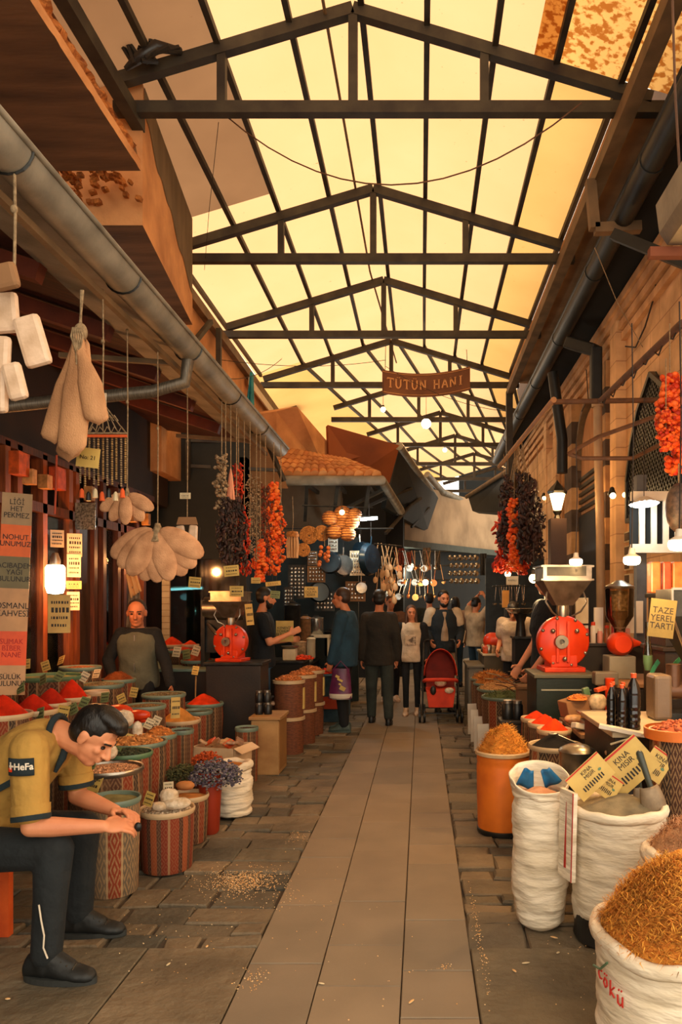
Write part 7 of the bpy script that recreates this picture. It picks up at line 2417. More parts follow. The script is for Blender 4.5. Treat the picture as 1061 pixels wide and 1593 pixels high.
def human(label, loc, rz, H=1.72, J=None, top=('shirt', None, 'long', 0), vest=None, legs=None, skin=None, hair='short', hairm=None, beard=None, shoem=None,
          hF=(0, 1, 0), hU=(0, 0, 1), hs=1.0, bw=1.0, belly=0.0, vox=.011, curl=(.5, .5), hemlow=-.10, handN=None, female=False, openfront=None):
    k = H / 1.75
    j = dict(pel=(0, 0, .96), chs=(0, .0, 1.24), nk=(0, -.01, 1.475), hd=(0, .025, 1.635), sr=(.185, 0, 1.41), sl=(-.185, 0, 1.41), er=(.225, -.03, 1.13), el=(-.225, -.03, 1.13),
             wr=(.235, .06, .88), wl=(-.235, .06, .88), hr=(.09, 0, .93), hl=(-.09, 0, .93), kr=(.1, .03, .50), kl=(-.1, .03, .50), ar=(.1, -.01, .09), al=(-.1, -.01, .09))
    j.update(J or {})
    j = {a: V(b) * k for a, b in j.items()}
    t = thing('person', label, 'person', (loc[0], loc[1], 0), rz=rz, group=None)
    skin = skin or SKIN
    Rp = (j['hr'] - j['hl']).normalized(); Rc = (j['sr'] - j['sl']).normalized()
    g = MB()
    g.loft([(c, a * .93, u * .9) for c, a, u in torso_rings(j['pel'], j['chs'], j['nk'], Rp, Rc, bw * k, 0)])
    head_prims(g, j['hd'], hF, hU, k * hs, j['nk'])
    for s, cu in (('r', curl[0]), ('l', curl[1])):
        g.cap(j['s' + s], j['e' + s], .048 * k, .038 * k)
        g.cap(j['e' + s], j['w' + s], .038 * k, .026 * k)
        g.cap(j['nk'] - V((0, 0, .03)), j['s' + s], .045 * k, .05 * k)
        D = (j['w' + s] - j['e' + s]).normalized()
        N = V(handN) if handN else V((-1 if s == 'r' else 1, .2, 0))
        side = 1 if s == 'r' else -1
        hand_prims(g, j['w' + s], D, N, side, k * 1.02, cu)
        g.cap(j['h' + s], j['k' + s], .075 * k, .052 * k)
        g.cap(j['k' + s], j['a' + s], .05 * k, .036 * k)
        fw = V((0, 1, 0))
        g.cap(j['a' + s], j['a' + s] + fw * .05 * k - V((0, 0, .05 * k)), .034 * k, .022 * k)
    g.build('body', skin, t, voxel=vox * .8, smoothit=2)
    face_parts(t, j['hd'], hF, hU, k * hs, hair, hairm or HAIR, beard, vox=.009)
    nm, m, sl, inf = top
    g = MB()
    g.loft(torso_rings(j['pel'], j['chs'], j['nk'], Rp, Rc, bw * k, .012 + inf, low=hemlow, belly=belly))
    for s in 'rl':
        g.cap(j['nk'] - V((0, 0, .045)), j['s' + s], .052 * k, .064 * k + inf)
        if sl == 'long':
            g.cap(j['s' + s], j['e' + s], .062 * k + inf, .05 * k + inf)
            g.cap(j['e' + s], j['w' + s].lerp(j['e' + s], .06), .05 * k + inf, .036 * k + inf)
        elif sl == 'short':
            g.cap(j['s' + s], j['s' + s].lerp(j['e' + s], .62), .064 * k + inf, .058 * k + inf)
        else:
            g.cap(j['s' + s], j['s' + s].lerp(j['e' + s], .1), .06 * k, .06 * k)
    g.build(nm, m, t, voxel=vox, smoothit=3)
    if vest:
        vn, vm = vest
        g = MB().loft(torso_rings(j['pel'], j['chs'], j['nk'].lerp(j['chs'], .12), Rp, Rc, bw * k, .026 + inf, low=hemlow - .02, belly=belly))
        g.build(vn, vm, t, voxel=vox, smoothit=3)
    if legs:
        g = MB()
        g.loft([(c, a, u) for c, a, u in torso_rings(j['pel'] - V((0, 0, .02)), j['chs'], j['nk'], Rp, Rc, bw * k * .98, .006, low=-.09)[:3]])
        wk = legs[2] if len(legs) > 2 else 1.0
        for s in 'rl':
            g.cap(j['h' + s], j['k' + s], .088 * k * wk, .066 * k * wk)
            g.cap(j['k' + s], j['a' + s] + V((0, 0, .01)), .064 * k * wk, .052 * k * wk)
        g.build(legs[0], legs[1], t, voxel=vox, smoothit=3)
    for s in 'rl':
        shoe(t, j['a' + s], (j.get('t' + s, V((0, 1, 0)))), shoem or M_BLACK, k)
    return t, j, k

C_BLACK = fab('black', (22, 24, 26))
C_NAVY = fab('navy_black', (26, 34, 40))
# ---- vest man behind the barrels
tt, j, k = human('older man with cropped hair in a dark green vest behind the left barrels', (P(215, 900, 7.02).x, 7.02), PI + .12, 1.60,
      J=dict(sr=(.165, 0, 1.385), sl=(-.165, 0, 1.385), er=(.30, .0, 1.12), wr=(.22, .12, .95), el=(-.28, .04, 1.10), wl=(-.38, .24, .86), pel=(0, -.04, .96), chs=(0, 0, 1.22), hd=(0, .06, 1.60), nk=(0, .02, 1.45)),
      top=('jumper', C_BLACK, 'long', .012), vest=('vest', fab('dark_green_vest', (96, 96, 78))), legs=('trousers', C_BLACK), skin=SKIN2, hair='bald', hairm=HAIRG, hs=1.18, bw=.98, belly=.03,
      hF=(-.12, 1, -.12), hU=(0, .1, 1), beard=None)
MB().bar(V((0, .155, 1.02)) * k, V((0, .15, 1.38)) * k, .008).build('zip', M_METAL, tt)
# ---- black tee man with jeans, facing right
human('man in a black tee and blue jeans gesturing behind the middle left counter', (P(408, 900, 8.3).x, 8.3), -PI / 2 + .2, 1.73,
      J=dict(er=(.24, .08, 1.14), wr=(.22, .30, 1.24), el=(-.22, .05, 1.12), wl=(-.18, .30, 1.15), hd=(0, .04, 1.635)), top=('tee', fab('black_tee', (20, 26, 32)), 'short', .012),
      legs=('jeans', fab('blue_jeans', (52, 84, 112))), beard=HAIR, hF=(-.05, 1, -.05), bw=1.05, vox=.012)
# ---- blue jacket man, facing left
tt, j, k = human('man in a teal blue shirt jacket facing left, carrying a purple bag', (P(537, 900, 9.05).x, 9.05), PI / 2 - .12, 1.74,
      J=dict(er=(.22, -.03, 1.13), wr=(.20, .05, .88), el=(-.20, .06, 1.13), wl=(-.16, .14, .86), kr=(.09, .05, .50), ar=(.09, .03, .09), hd=(0, .05, 1.63)),
      top=('jacket', fab('teal_blue', (34, 66, 84)), 'long', .022), legs=('trousers', fab('dark_trousers', (26, 28, 30)), 1.15), hair='short', hairm=mat('dark_brown_hair', (52, 34, 24), r=.5), skin=SKIN2,
      hF=(0, 1, -.08), bw=1.02, hs=1.05, hemlow=-.16, vox=.012, shoem=mat('grey_green_shoe', (70, 84, 78), r=.6), belly=.03)
t = thing('carrier_bag', 'purple plastic carrier bag with pale print held by the man in teal blue', 'bag', tuple(P(530, 1040, 8.85)))
def fn(u, v):
    a = 2 * PI * u
    w = (.10 + .04 * v) * (1 + .06 * math.sin(5 * a + v * 5))
    return (w * math.cos(a), .05 * (.6 + v * .5) * math.sin(a), -.36 * v)
MB().grid(fn, 26, 12).build('plastic_body', mat('purple_plastic', (104, 38, 78), r=.35, rgb2=(70, 24, 54), scale=8), t, smooth=True)
MB().lathe([(.14, -.30), (.135, -.35), (.1, -.37), (.001, -.37)], n=20, sy=.45).build('white_bottom', M_WHITE, t, smooth=True)
for (x, z, w, h) in ((-.03, -.09, .05, .03), (.0, -.13, .07, .025), (.03, -.23, .07, .05), (.0, -.18, .03, .02)):
    MB().box((x, -.078, z), (w, .004, h), Matrix.Rotation(.5, 3, 'Y')).build('print', M_CARD, t)
MB().tube([(-.08, 0, 0), (0, 0, .09), (.08, 0, 0)], .007, 6).build('handles', MATS['purple_plastic'], t, smooth=True)
# ---- dark suit, walking away
human('man in a dark suit walking away beside the man in teal blue', (P(590, 900, 9.55).x, 9.55), -.05, 1.72,
      J=dict(sr=(.165, 0, 1.40), sl=(-.165, 0, 1.40), er=(.225, -.04, 1.12), wr=(.23, .02, .86), el=(-.225, -.04, 1.12), wl=(-.235, -.0, .86), kr=(.11, -.02, .50), ar=(.13, -.06, .10), kl=(-.11, .06, .50), al=(-.12, .16, .09)),
      top=('suit_jacket', fab('dark_suit', (44, 38, 30)), 'long', .018), legs=('trousers', fab('suit_trousers', (52, 58, 52)), 1.2), hair='short', hemlow=-.18, bw=1.0, hs=1.06, vox=.012, skin=SKIN2)
# ---- girl in a white printed tee
tt, j, k = human('young woman with long hair, pale printed tee and open black jacket, walking forward', (P(640, 900, 10.4).x, 10.4), PI - .1, 1.53,
      J=dict(kr=(.08, .08, .50), ar=(.08, .06, .09), wl=(-.25, .12, .90), wr=(.24, .10, .88)), top=('tee', fab('pale_tee', (222, 196, 164)), 'long', .008),
      legs=('black_trousers', C_BLACK, .86), hair='long', hairm=HAIRB, shoem=mat('pale_shoe', (214, 176, 140), r=.6), hF=(-.25, 1, -.05), bw=.92, vox=.011)
g = MB()
for sd in (-1, 1):
    g.cap(j['s' + 'lr'[sd > 0]], j['e' + 'lr'[sd > 0]], .072, .062); g.cap(j['e' + 'lr'[sd > 0]], j['w' + 'lr'[sd > 0]], .062, .05)
    g.cap(V((sd * .15, -.01, 1.18)), V((sd * .17, 0, .74)), .06, .075)
g.build('open_jacket', C_BLACK, tt, voxel=.012, smoothit=3)
g = MB()
g.bb(-.075, .075, .123, .131, .98, 1.12)
g.build('plain_print', mat('faded_print', (96, 82, 70), r=.9, rgb2=(200, 176, 148), scale=14, lo=.45, hi=.55, bump=0), tt, bevel=.02)
# ---- bearded man
tt, j, k = human('bearded man in a black and white sleeved jacket pushing the red stroller', (P(690, 900, 10.75).x, 10.75), PI + .1, 1.74,
      J=dict(er=(.26, -.02, 1.16), wr=(.22, .24, 1.02), el=(-.26, -.02, 1.16), wl=(-.20, .24, 1.02), kr=(.1, .08, .50), ar=(.1, .10, .09)),
      top=('jacket', C_NAVY, 'long', .02), legs=('trousers', fab('grey_trousers', (150, 124, 98))), beard=HAIR, hair='short', hF=(-.2, 1, -.1), bw=1.02, vox=.011)
MB().loft([(V((0, .05, 1.02)), V((.085, 0, 0)), V((0, .115, 0))), (V((0, .05, 1.2)), V((.07, 0, 0)), V((0, .12, 0))), (V((0, .04, 1.44)), V((.05, 0, 0)), V((0, .085, 0)))], 20).build('grey_tee', fab('grey_tee', (170, 144, 116)), tt, voxel=.01, smoothit=2)
for s in 'rl':
    MB().cap(j['s' + s] + V((0, .0, .02)), j['s' + s].lerp(j['e' + s], .5), .088, .084).build('white_shoulder', fab('white_sleeve', (206, 184, 154)), tt, smooth=True)
for s, sd in (('r', 1), ('l', -1)):
    MB().cap(j['e' + s] + V((sd * .05, .02, 0)), j['w' + s] + V((sd * .045, 0, 0)), .022, .016).build('white_stripe', MATS['cloth_white_sleeve'], tt, smooth=True)
# ---- people farther away
human('woman in a cream shirt stretching both arms over her head, deep in the alley', (P(740, 900, 13.0).x, 13.0), -.9, 1.66,
      J=dict(er=(.30, .10, 1.62), wr=(.12, .10, 1.80), el=(-.28, .08, 1.62), wl=(-.06, .12, 1.80)), top=('shirt', fab('cream_shirt', (206, 178, 142)), 'short', .02), legs=('jeans', fab('dark_jeans', (40, 62, 76))), vox=.014, hair='bun', hF=(0, 1, -.2))
human('person in a grey cardigan behind the bearded man', (P(708, 900, 13.9).x, 13.9), .3, 1.68, top=('cardigan', fab('grey_cardigan', (166, 142, 124)), 'long', .03), legs=('jeans', MATS['cloth_dark_jeans']), vox=.014, hair='long')
human('person in a dark green top with back turned, left of the bearded man', (P(668, 900, 13.2).x, 13.2), .1, 1.74, top=('jumper', fab('dark_green_top', (34, 38, 28)), 'long', .03), legs=('trousers', C_BLACK), vox=.014)
human('person with glasses between the dark suit and the young woman', (P(607, 900, 11.8).x, 11.8), PI + .3, 1.68, top=('coat', fab('brown_coat', (120, 84, 62)), 'long', .03), legs=('trousers', C_BLACK), vox=.014, hair='short', hairm=HAIRB, shoem=MATS['pale_shoe'])
human('man bending behind a steel pan in the far right stall', (P(801, 900, 9.9).x, 9.9), PI - .3, 1.62, J=dict(hd=(0, .14, 1.58), nk=(0, .08, 1.45), wr=(.2, .3, 1.0), wl=(-.2, .3, 1.0)), top=('shirt', fab('white_shirt', (206, 184, 156)), 'short', .02), legs=('trousers', C_BLACK), hF=(0, .8, -.6), hU=(0, .6, .8), vox=.013)
human('dark dressed person at the far right stall behind the woman in cream', (P(772, 900, 13.4).x, 13.4), PI / 2, 1.66, top=('coat', fab('blue_black_coat', (30, 40, 50)), 'long', .04), legs=('trousers', C_BLACK), vox=.015)
human('dark haired man in a black tee leaning behind the large red mill', (1.2, 6.86), PI / 2 + .25, 1.88,
      J=dict(el=(-.22, .06, 1.12), wl=(-.20, .24, .90), er=(.24, .04, 1.1), wr=(.2, .2, .9)), top=('tee', MATS['cloth_black_tee'], 'short', .02), legs=('trousers', C_BLACK), bw=1.1, vox=.011)
# ---- stroller
t = thing('stroller', 'red baby stroller with black wheels pushed by the bearded man', 'stroller', (P(685, 900, 9.95).x, 9.95, 0))
M_STR = mat('stroller_red', (216, 62, 28), r=.75, rgb2=(176, 44, 22), scale=6)
M_STRD = mat('stroller_dark_red', (132, 34, 20), r=.8, rgb2=(100, 26, 16), scale=6)
def fn(u, v):
    a = PI * u
    R_ = .225
    return (-R_ * math.cos(a) * (1 - .06 * v), -.12 + .42 * v, .60 + .36 * math.sin(a) * (1 - .15 * v))
MB().grid(fn, 24, 8).build('hood', M_STR, t, smooth=True, solid=.01)
def fn(u, v):
    a = PI * u
    return (-.22 * math.cos(a) * v, .14, .58 + .34 * math.sin(a) * v)
MB().grid(fn, 20, 6).build('hood_lining', M_STRD, t, smooth=True, solid=.008)
MB().prism([(-.19, .12, .66), (.19, .12, .66), (.19, .0, .40), (-.19, .0, .40)], (0, .02, 0)).build('backrest', M_STRD, t)
MB().prism([(-.2, .0, .40), (.2, .0, .40), (.19, -.24, .38), (-.19, -.24, .38)], (0, 0, .04)).build('seat', M_STR, t, bevel=.012)
MB().prism([(-.19, -.24, .40), (.19, -.24, .40), (.16, -.30, .20), (-.16, -.30, .20)], (0, .02, 0)).build('footrest', M_STR, t, bevel=.008)
MB().tube([(-.22, -.05, .52), (-.2, -.2, .55), (0, -.25, .56), (.2, -.2, .55), (.22, -.05, .52)], .025, 10).build('bumper_bar', M_STR, t, smooth=True)
for sd in (-1, 1):
    MB().tube([(sd * .24, -.28, .1), (sd * .235, .06, .55), (sd * .22, .32, 1.02)], .012, 8).build('side_tube', M_METALD, t, smooth=True)
    MB().tube([(sd * .24, .30, .1), (sd * .235, .0, .45)], .012, 8).build('rear_tube', M_METALD, t, smooth=True)
    MB().tube([(sd * .22, .32, 1.02), (sd * .2, .36, 1.05), (sd * .15, .37, 1.05)], .016, 8).build('handle', M_BLACK, t, smooth=True)
MB().bar((-.24, -.26, .12), (.24, -.26, .12), .018).build('front_axle', M_METALD, t)
MB().bar((-.24, .28, .12), (.24, .28, .12), .018).build('rear_axle', M_METALD, t)
for x in (-.275, -.215, .215, .275):
    for y in (-.27, .3):
        g = MB().lathe([(.03, -.016), (.075, -.016), (.085, -.008), (.085, .008), (.075, .016), (.03, .016)], n=22, closed=False)
        g.xf(Matrix.Rotation(PI / 2, 4, 'Y'))
        w = g.build('wheel', M_BLACK, t, smooth=True, loc=(x, y, .086))
        MB().lathe([(.001, -.018), (.03, -.018), (.03, .018), (.001, .018)], n=12).xf(Matrix.Rotation(PI / 2, 4, 'Y')).build('wheel_hub', M_METAL, w, smooth=True)
MB().ell((.0, -.1, .50), (.08, .07, .05)).build('blanket', M_PACK, t, smooth=True)
MB().ell((-.1, -.26, .42), (.04, .02, .06)).build('left_pocket', M_METALD, t, smooth=True)
MB().ell((.11, -.26, .42), (.06, .02, .04)).build('right_pouch', M_PACK, t, smooth=True)

# ================================================================== THE SEATED YOUNG MAN
RT = V((-1.93, 3.25, 0))
t = thing('person', 'dark haired young man in a mustard jersey sitting bent forward at the left edge', 'person', tuple(RT))
L_ = lambda x, y, z: V((x, y, z)) - RT
pel, bel, chs, nk = L_(-1.99, 3.28, .52), L_(-1.88, 3.28, .69), L_(-1.755, 3.27, .86), L_(-1.60, 3.26, .985)
sr, sl_ = L_(-1.632, 3.08, .95), L_(-1.61, 3.42, .915)
er, el = L_(-1.592, 3.02, .640), L_(-1.585, 3.41, .665)
wr, wl = L_(-1.335, 3.10, .618), L_(-1.365, 3.30, .628)
hr, hl = L_(-1.95, 3.17, .50), L_(-1.95, 3.40, .50)
kr, kl = L_(-1.53, 3.08, .525), L_(-1.575, 3.44, .51)
ar, al = L_(-1.545, 3.05, .11), L_(-1.60, 3.46, .11)
hc = L_(-1.425, 3.22, .975)
HF, HU = V((.76, -.12, -.64)), V((.66, 0, .75))
Y = V((0, 1, 0))
def rings(inf):
    out = []
    pts = [(pel - V((.02, 0, .06)), .165, .125), (pel, .175, .135), (bel, .16, .125), (pel.lerp(chs, .75), .168, .125), (chs, .185, .13), (chs.lerp(nk, .45), .19, .115), (chs.lerp(nk, .8), .15, .09), (nk, .075, .066)]
    for i, (p, rx, ry) in enumerate(pts):
        d = (pts[min(i + 1, 7)][0] - pts[max(i - 1, 0)][0]).normalized()
        F = d.cross(Y).normalized()
        out.append((p, Y * (rx + inf), F * (ry + inf)))
    return out
g = MB()
g.loft([(c, a * .93, u * .93) for c, a, u in rings(0)])
head_prims(g, hc, HF, HU, 1.03, nk, .056)
for a, b, c_, ws in ((sr, er, wr, 'r'), (sl_, el, wl, 'l')):
    g.cap(nk - V((.03, 0, .02)), a, .05, .055)
    g.cap(a, a.lerp(b, .5), .052, .046)
    g.cap(a.lerp(b, .5), b, .046, .040)
    g.cap(b, b.lerp(c_, .3), .041, .042)
    g.cap(b.lerp(c_, .3), c_, .042, .027)
g.cap(hr, kr, .085, .055); g.cap(hl, kl, .085, .055)
g.cap(kr, ar, .052, .036); g.cap(kl, al, .052, .036)
g.cap(ar, ar + V((.05, 0, -.05)), .034, .022); g.cap(al, al + V((.05, 0, -.05)), .034, .022)
# hands working together on a small thing
hand_prims(g, wr, V((1, .35, -.02)), V((.1, .6, -.9)), 1, 1.05, .75)
hand_prims(g, wl, V((1, -.45, .05)), V((.2, -.5, -.9)), -1, 1.05, .75)
bd = g.build('body', SKIN, t, voxel=.0055, smoothit=2)
face_parts(t, hc, HF, HU, 1.03, 'quiff', HAIR, vox=.005)
MB().ell(wr + V((.125, .06, -.02)), (.016, .012, .02)).build('small_dark_object', M_BLACK, t, smooth=True)
M_MUST = fab('mustard_jersey', (186, 142, 66), k=.8, scale=3)
M_NAVY = fab('jersey_navy', (30, 42, 46))
g = MB()
g.loft(rings(.018)[:-1] + [(nk, Y * .085, V((-.6, 0, .8)) * .075)])
for a, b, q in ((sr, er, .78), (sl_, el, .66)):
    g.cap(nk - V((.04, 0, .035)), a, .06, .075)
    g.cap(a, a.lerp(b, q), .078, .070)
# flatten the cuffs: open ends are hidden by the cuff rings
sh = g.build('jersey', M_MUST, t, voxel=.0075, smoothit=3)
for a, b, q in ((sr, er, .86), (sl_, el, .76)):
    c = a.lerp(b, q)
    d = (b - a).normalized()
    MB().tube([c - d * .045, c - d * .02, c + d * .0], [.075, .0745, .073], 26).build('sleeve_end', M_MUST, t, smooth=True)
    MB().tube([c - d * .004, c + d * .006, c + d * .018], [.0755, .0765, .075], 26).build('dark_cuff', M_NAVY, t, smooth=True)
# collar
dn = (hc - nk).normalized()
g = MB()
R2 = RF(V((0, 1, 0)), dn)[0]
n = 36
pts = []
for i in range(n + 1):
    a = 2 * PI * i / n
    pts.append(nk + R2 @ V((.072 * math.cos(a), .078 * math.sin(a), -.004 + .0 * math.cos(a))))
g.tube(pts, .014, 8, cap=False)
g.build('dark_collar', M_NAVY, t, smooth=True)
MB().tube([nk + V((.06, -.03, -.02)), nk + V((.045, -.055, -.10)), nk + V((.02, -.07, -.16))], [.014, .016, .008], 8).build('collar_placket', M_NAVY, t, smooth=True)
def wpx(px, d=3.0): return (px - 655) * d / FPX
def wpz(py, d=3.0): return EYE + (940 - py) * d / FPX
def on_sleeve(a, tt_, r): return sr.lerp(er, tt_) + V((math.sin(a) * r, -math.cos(a) * r, 0))
MB().grid(lambda u, v: on_sleeve(-.62 + 1.3 * u, .30 - .22 * v, .086), 14, 4).build('sleeve_patch', M_NAVY, t, smooth=True, solid=.004)
def bend(mesh):
    for v_ in mesh.vertices:
        a = v_.co.x / .089 + .08
        q_ = on_sleeve(a, .185 - v_.co.y / .31, .089 + v_.co.z * .3)
        v_.co = q_
tx = text_mesh('HeFa', .036, M_WHITE, t, (0, 0, 0), (0, 0, 0), name='patch_letters', ext=.002, bold=.0008)
for v_ in tx.data.vertices: v_.co.x += .012
bend(tx.data)
for nm_, m_, bx_ in (('white_cross', M_WHITE, ((-.042, .004, .007, .028), (-.038, .002, .022, .007))), ('red_square', M_RED, ((-.044, -.012, .018, .016),))):
    g = MB()
    for (x_, y_, w_, h_) in bx_: g.box((x_, y_, 0), (w_, h_, .004))
    o = g.build(nm_, m_, t); bend(o.data)
for i, (a, w_) in enumerate(((1192, .012), (1205, .012), (1222, .026))):
    MB().bar(L_(wpx(-40, 3.08), 3.085, wpz(a + 26, 3.08)), L_(wpx(22, 3.08), 3.10, wpz(a - 8, 3.08)), .03, w_).build('side_stripe', M_NAVY, t)
# trousers
M_TR = fab('track_trousers', (30, 34, 36))
g = MB()
g.loft([(pel + V((-.02, 0, -.08)), Y * .18, V((.14, 0, 0))), (pel + V((0, 0, -.02)), Y * .19, V((.15, 0, .02))), (pel + V((.05, 0, .06)), Y * .175, V((.11, 0, -.06)))])
g.cap(hr, kr, .105, .080); g.cap(hl, kl, .105, .080)
for a, b in ((kr, ar), (kl, al)):
    g.cap(a, a.lerp(b, .45), .080, .068)
    g.cap(a.lerp(b, .45), b + V((0, 0, .0)), .068, .062)
tr = g.build('trousers', M_TR, t, voxel=.0085, smoothit=4)
MB().tube([L_(wpx(60, 2.98), 2.982, wpz(1408, 2.98)), L_(wpx(64, 2.98), 2.980, wpz(1432, 2.98)), L_(wpx(69, 2.98), 2.978, wpz(1455, 2.98)), L_(wpx(67, 2.98), 2.982, wpz(1475, 2.98)), L_(wpx(73, 2.98), 2.985, wpz(1492, 2.98))], .0035, 6).build('pale_piping', M_WHITE, t, smooth=True)
M_SHOE = mat('black_shoe', (26, 28, 28), r=.55, rgb2=(16, 18, 18), scale=8, bump=.3, bscale=60)
M_SOLE = mat('grey_sole', (46, 48, 46), r=.7)
for a, dd in ((ar, (1, -.12, 0)), (al, (1, .02, 0))):
    s_ = shoe(t, a, dd, M_SHOE, 1.12, M_SOLE)
    D = V(dd).normalized()
    for i in range(4):
        c = V((a.x, a.y, .115 - .014 * i)) + D * (.055 + .025 * i)
        W = V((-D.y, D.x, 0))
        MB().tube([c - W * .03 - V((0, 0, .012)), c + V((0, 0, .003)), c + W * .03 - V((0, 0, .012))], .0032, 5).build('lace', M_BLACK, s_, smooth=True)
# ================================================================== COOKWARE STALL, MIDDLE LEFT
br = random.Random(77)
M_WICK = mat('wicker', (206, 138, 68), r=.8, rgb2=(140, 84, 38), scale=40, bump=1.0, bscale=120, bdist=.01)
M_PANB = mat('blue_black_enamel', (34, 54, 66), r=.25, m=.3, rgb2=(18, 28, 34), scale=5, bump=.05)
M_SIL = mat('hanging_steel', (200, 196, 186), r=.22, m=.9, rgb2=(140, 136, 128), scale=10, bump=.1)
M_PALEW = mat('pale_wood', (220, 172, 120), r=.7, rgb2=(186, 138, 90), scale=8)
M_COPPER = mat('copperware', (206, 122, 72), r=.3, m=.7, rgb2=(150, 84, 48), scale=9)
RAILZ = {}
def hangs(t, up, r=.003):
    MB().tube([(0, 0, 0), (0, .0, up)], r, 4).build('string', M_WIRE, t)
def proto_pan(m, m2, r=.13, face=0.0):
    def f(label, p, rz=0.0, group='pans of the cookware stall', up=.3, s=1.0):
        t = thing('hanging_pan', label, 'pan', p, rz=rz, group=group)
        g = MB().lathe([(.001, .02), (r * .85, .02), (r, -.04), (r * 1.04, -.045), (r * .9, .03), (.001, .032)], n=30)
        g.xf(Matrix.Translation(V((0, 0, -r))) @ Matrix.Rotation(PI / 2, 4, 'X')).build('dish', m, t, smooth=True)
        g = MB().lathe([(r, -.045), (r * 1.05, -.05), (r * 1.05, -.04)], n=30, closed=True)
        g.xf(Matrix.Translation(V((0, 0, -r))) @ Matrix.Rotation(PI / 2, 4, 'X')).build('rim', m2, t, smooth=True)
        MB().tube([(0, 0, -.01), (0, -.01, .1)], .009, 6).build('handle', m2, t, smooth=True)
        hangs(t, up)
        return t
    return f
rail = lambda label, a, b, r=.012: tubething('hanging_rail', [a, b], r, M_METALD, label, 'rail')
rail('dark rail over the hanging cookware', P(440, 822, 10.6), P(612, 822, 10.9))
rail('upper dark rail carrying the wicker lamps', P(470, 786, 10.4), P(580, 790, 10.6))
mk = proto_pan(M_PANB, M_SIL, .155); mk('large dark pan with a bright rim, centre of the cookware stall', P(513, 858, 10.5), up=.34)
mk = proto_pan(M_SIL, M_SIL, .16); mk('large silver pan overlapping the dark one', P(534, 862, 10.7), rz=.5, up=.33)
mk = proto_pan(M_PANB, M_PANB, .23); mk('tall blue black tray seen nearly edge on at the right of the stall', P(577, 845, 10.6), rz=1.05, up=.3)
mk = proto_pan(M_PANB, M_SIL, .12); mk('blue black pan behind the wicker lamps', P(560, 842, 10.9), rz=-.4, up=.24)
mk = proto_pan(M_PANB, M_PANB, .15); mk('dark pan below the silver one', P(497, 905, 10.9), rz=.3, up=.8)
mk = proto_pan(M_SIL, M_SIL, .09); mk('small silver pan low behind the man in teal blue', P(562, 905, 11.0), rz=.3, up=.8)
# wicker balls
wb = None
WB = [(513, 806, 12), (533, 799, 13), (547, 812, 12), (520, 828, 12), (541, 831, 12), (530, 815, 11), (552, 800, 10)]
for i, (px, py, r) in enumerate(WB):
    lab = ['left wicker ball lamp', 'top wicker ball lamp', 'right wicker ball lamp', 'lower left wicker ball lamp', 'lower right wicker ball lamp', 'middle wicker ball lamp half hidden', 'small wicker ball lamp at the upper right'][i] + ' of the hanging cluster'
    p = P(px, py, 10.2 + .05 * (i % 3))
    if wb is None:
        wb = thing('wicker_lamp', lab, 'lamp', p, group='wicker lamps of the cookware stall')
        g = MB().ell((0, 0, 0), (.11, .11, .10), nu=22, nv=14)
        g.build('shade', M_WICK, wb, smooth=True)
        g = MB()
        for k_ in range(5):
            z = -.07 + .035 * k_
            R_ = .112 * math.sqrt(max(.05, 1 - (z / .105) ** 2))
            g.tube([(R_ * math.cos(q * PI / 9), R_ * math.sin(q * PI / 9), z) for q in range(19)], .006, 5, cap=False)
        g.build('woven_bands', W_BASK, wb, smooth=True)
        MB().tube([(0, 0, .1), (0, 0, .2)], .004, 5).build('cord', M_WIRE, wb)
    else:
        dup(wb, p, rz=i * .7, label=lab, scale=r / 12.0)
# wicker discs, fringe, nut cluster
for i, (px, py, r) in enumerate(((481, 833, 14), (501, 830, 12), (472, 856, 10))):
    t = thing('wicker_tray', ['round wicker tray with spiral weave beside the fringe', 'round wicker tray behind the lamps', 'small wicker tray lower left'][i], 'tray', P(px, py, 10.3), group='wicker trays of the cookware stall')
    g = MB()
    pts = [((.012 + r * .0085 * (q / 70.0)) * math.cos(q * .5), -.01, (.012 + r * .0085 * (q / 70.0)) * math.sin(q * .5)) for q in range(71)]
    g.tube(pts, .011, 5)
    g.build('spiral', M_WICK, t, smooth=True)
    hangs(t, .25)
t = thing('straw_fringe', 'hanging straw fringe basket right of the orange strand', 'basket', P(455, 832, 9.6))
g = MB()
for i in range(12):
    a = 2 * PI * i / 12
    g.tube([(.06 * math.cos(a), .05 * math.sin(a), 0), (.075 * math.cos(a), .06 * math.sin(a), -.12), (.065 * math.cos(a), .05 * math.sin(a), -.30)], .011, 6)
g.build('fringe', M_PALEW, t, smooth=True)
MB().lathe([(.001, .05), (.07, .04), (.085, 0), (.08, -.03)], n=20).build('basket_top', M_WICK, t, smooth=True)
MB().tube([(0, 0, .05), (.01, 0, .2), (0, 0, .5)], .004, 5).build('string', M_ROPE, t)
for i in range(14):
    o = MB().ell((0, 0, 0), .03, nu=10, nv=8).build('dried_pod', mat('orange_gourd', (214, 118, 52), r=.5, rgb2=(170, 84, 36), scale=20), smooth=True, loc=P(505 + br.uniform(-9, 9), 866 + br.uniform(-17, 14), 10.2 + br.uniform(-.06, .06)))
    tag(o, 'orange brown gourd ball in the cluster before the pans', 'gourd', 'cluster of gourd balls at the pans')
tubething('gourd_string', [P(505, 850, 10.2), P(505, 822, 10.3)], .004, M_ROPE, 'string holding the cluster of gourd balls', 'string')
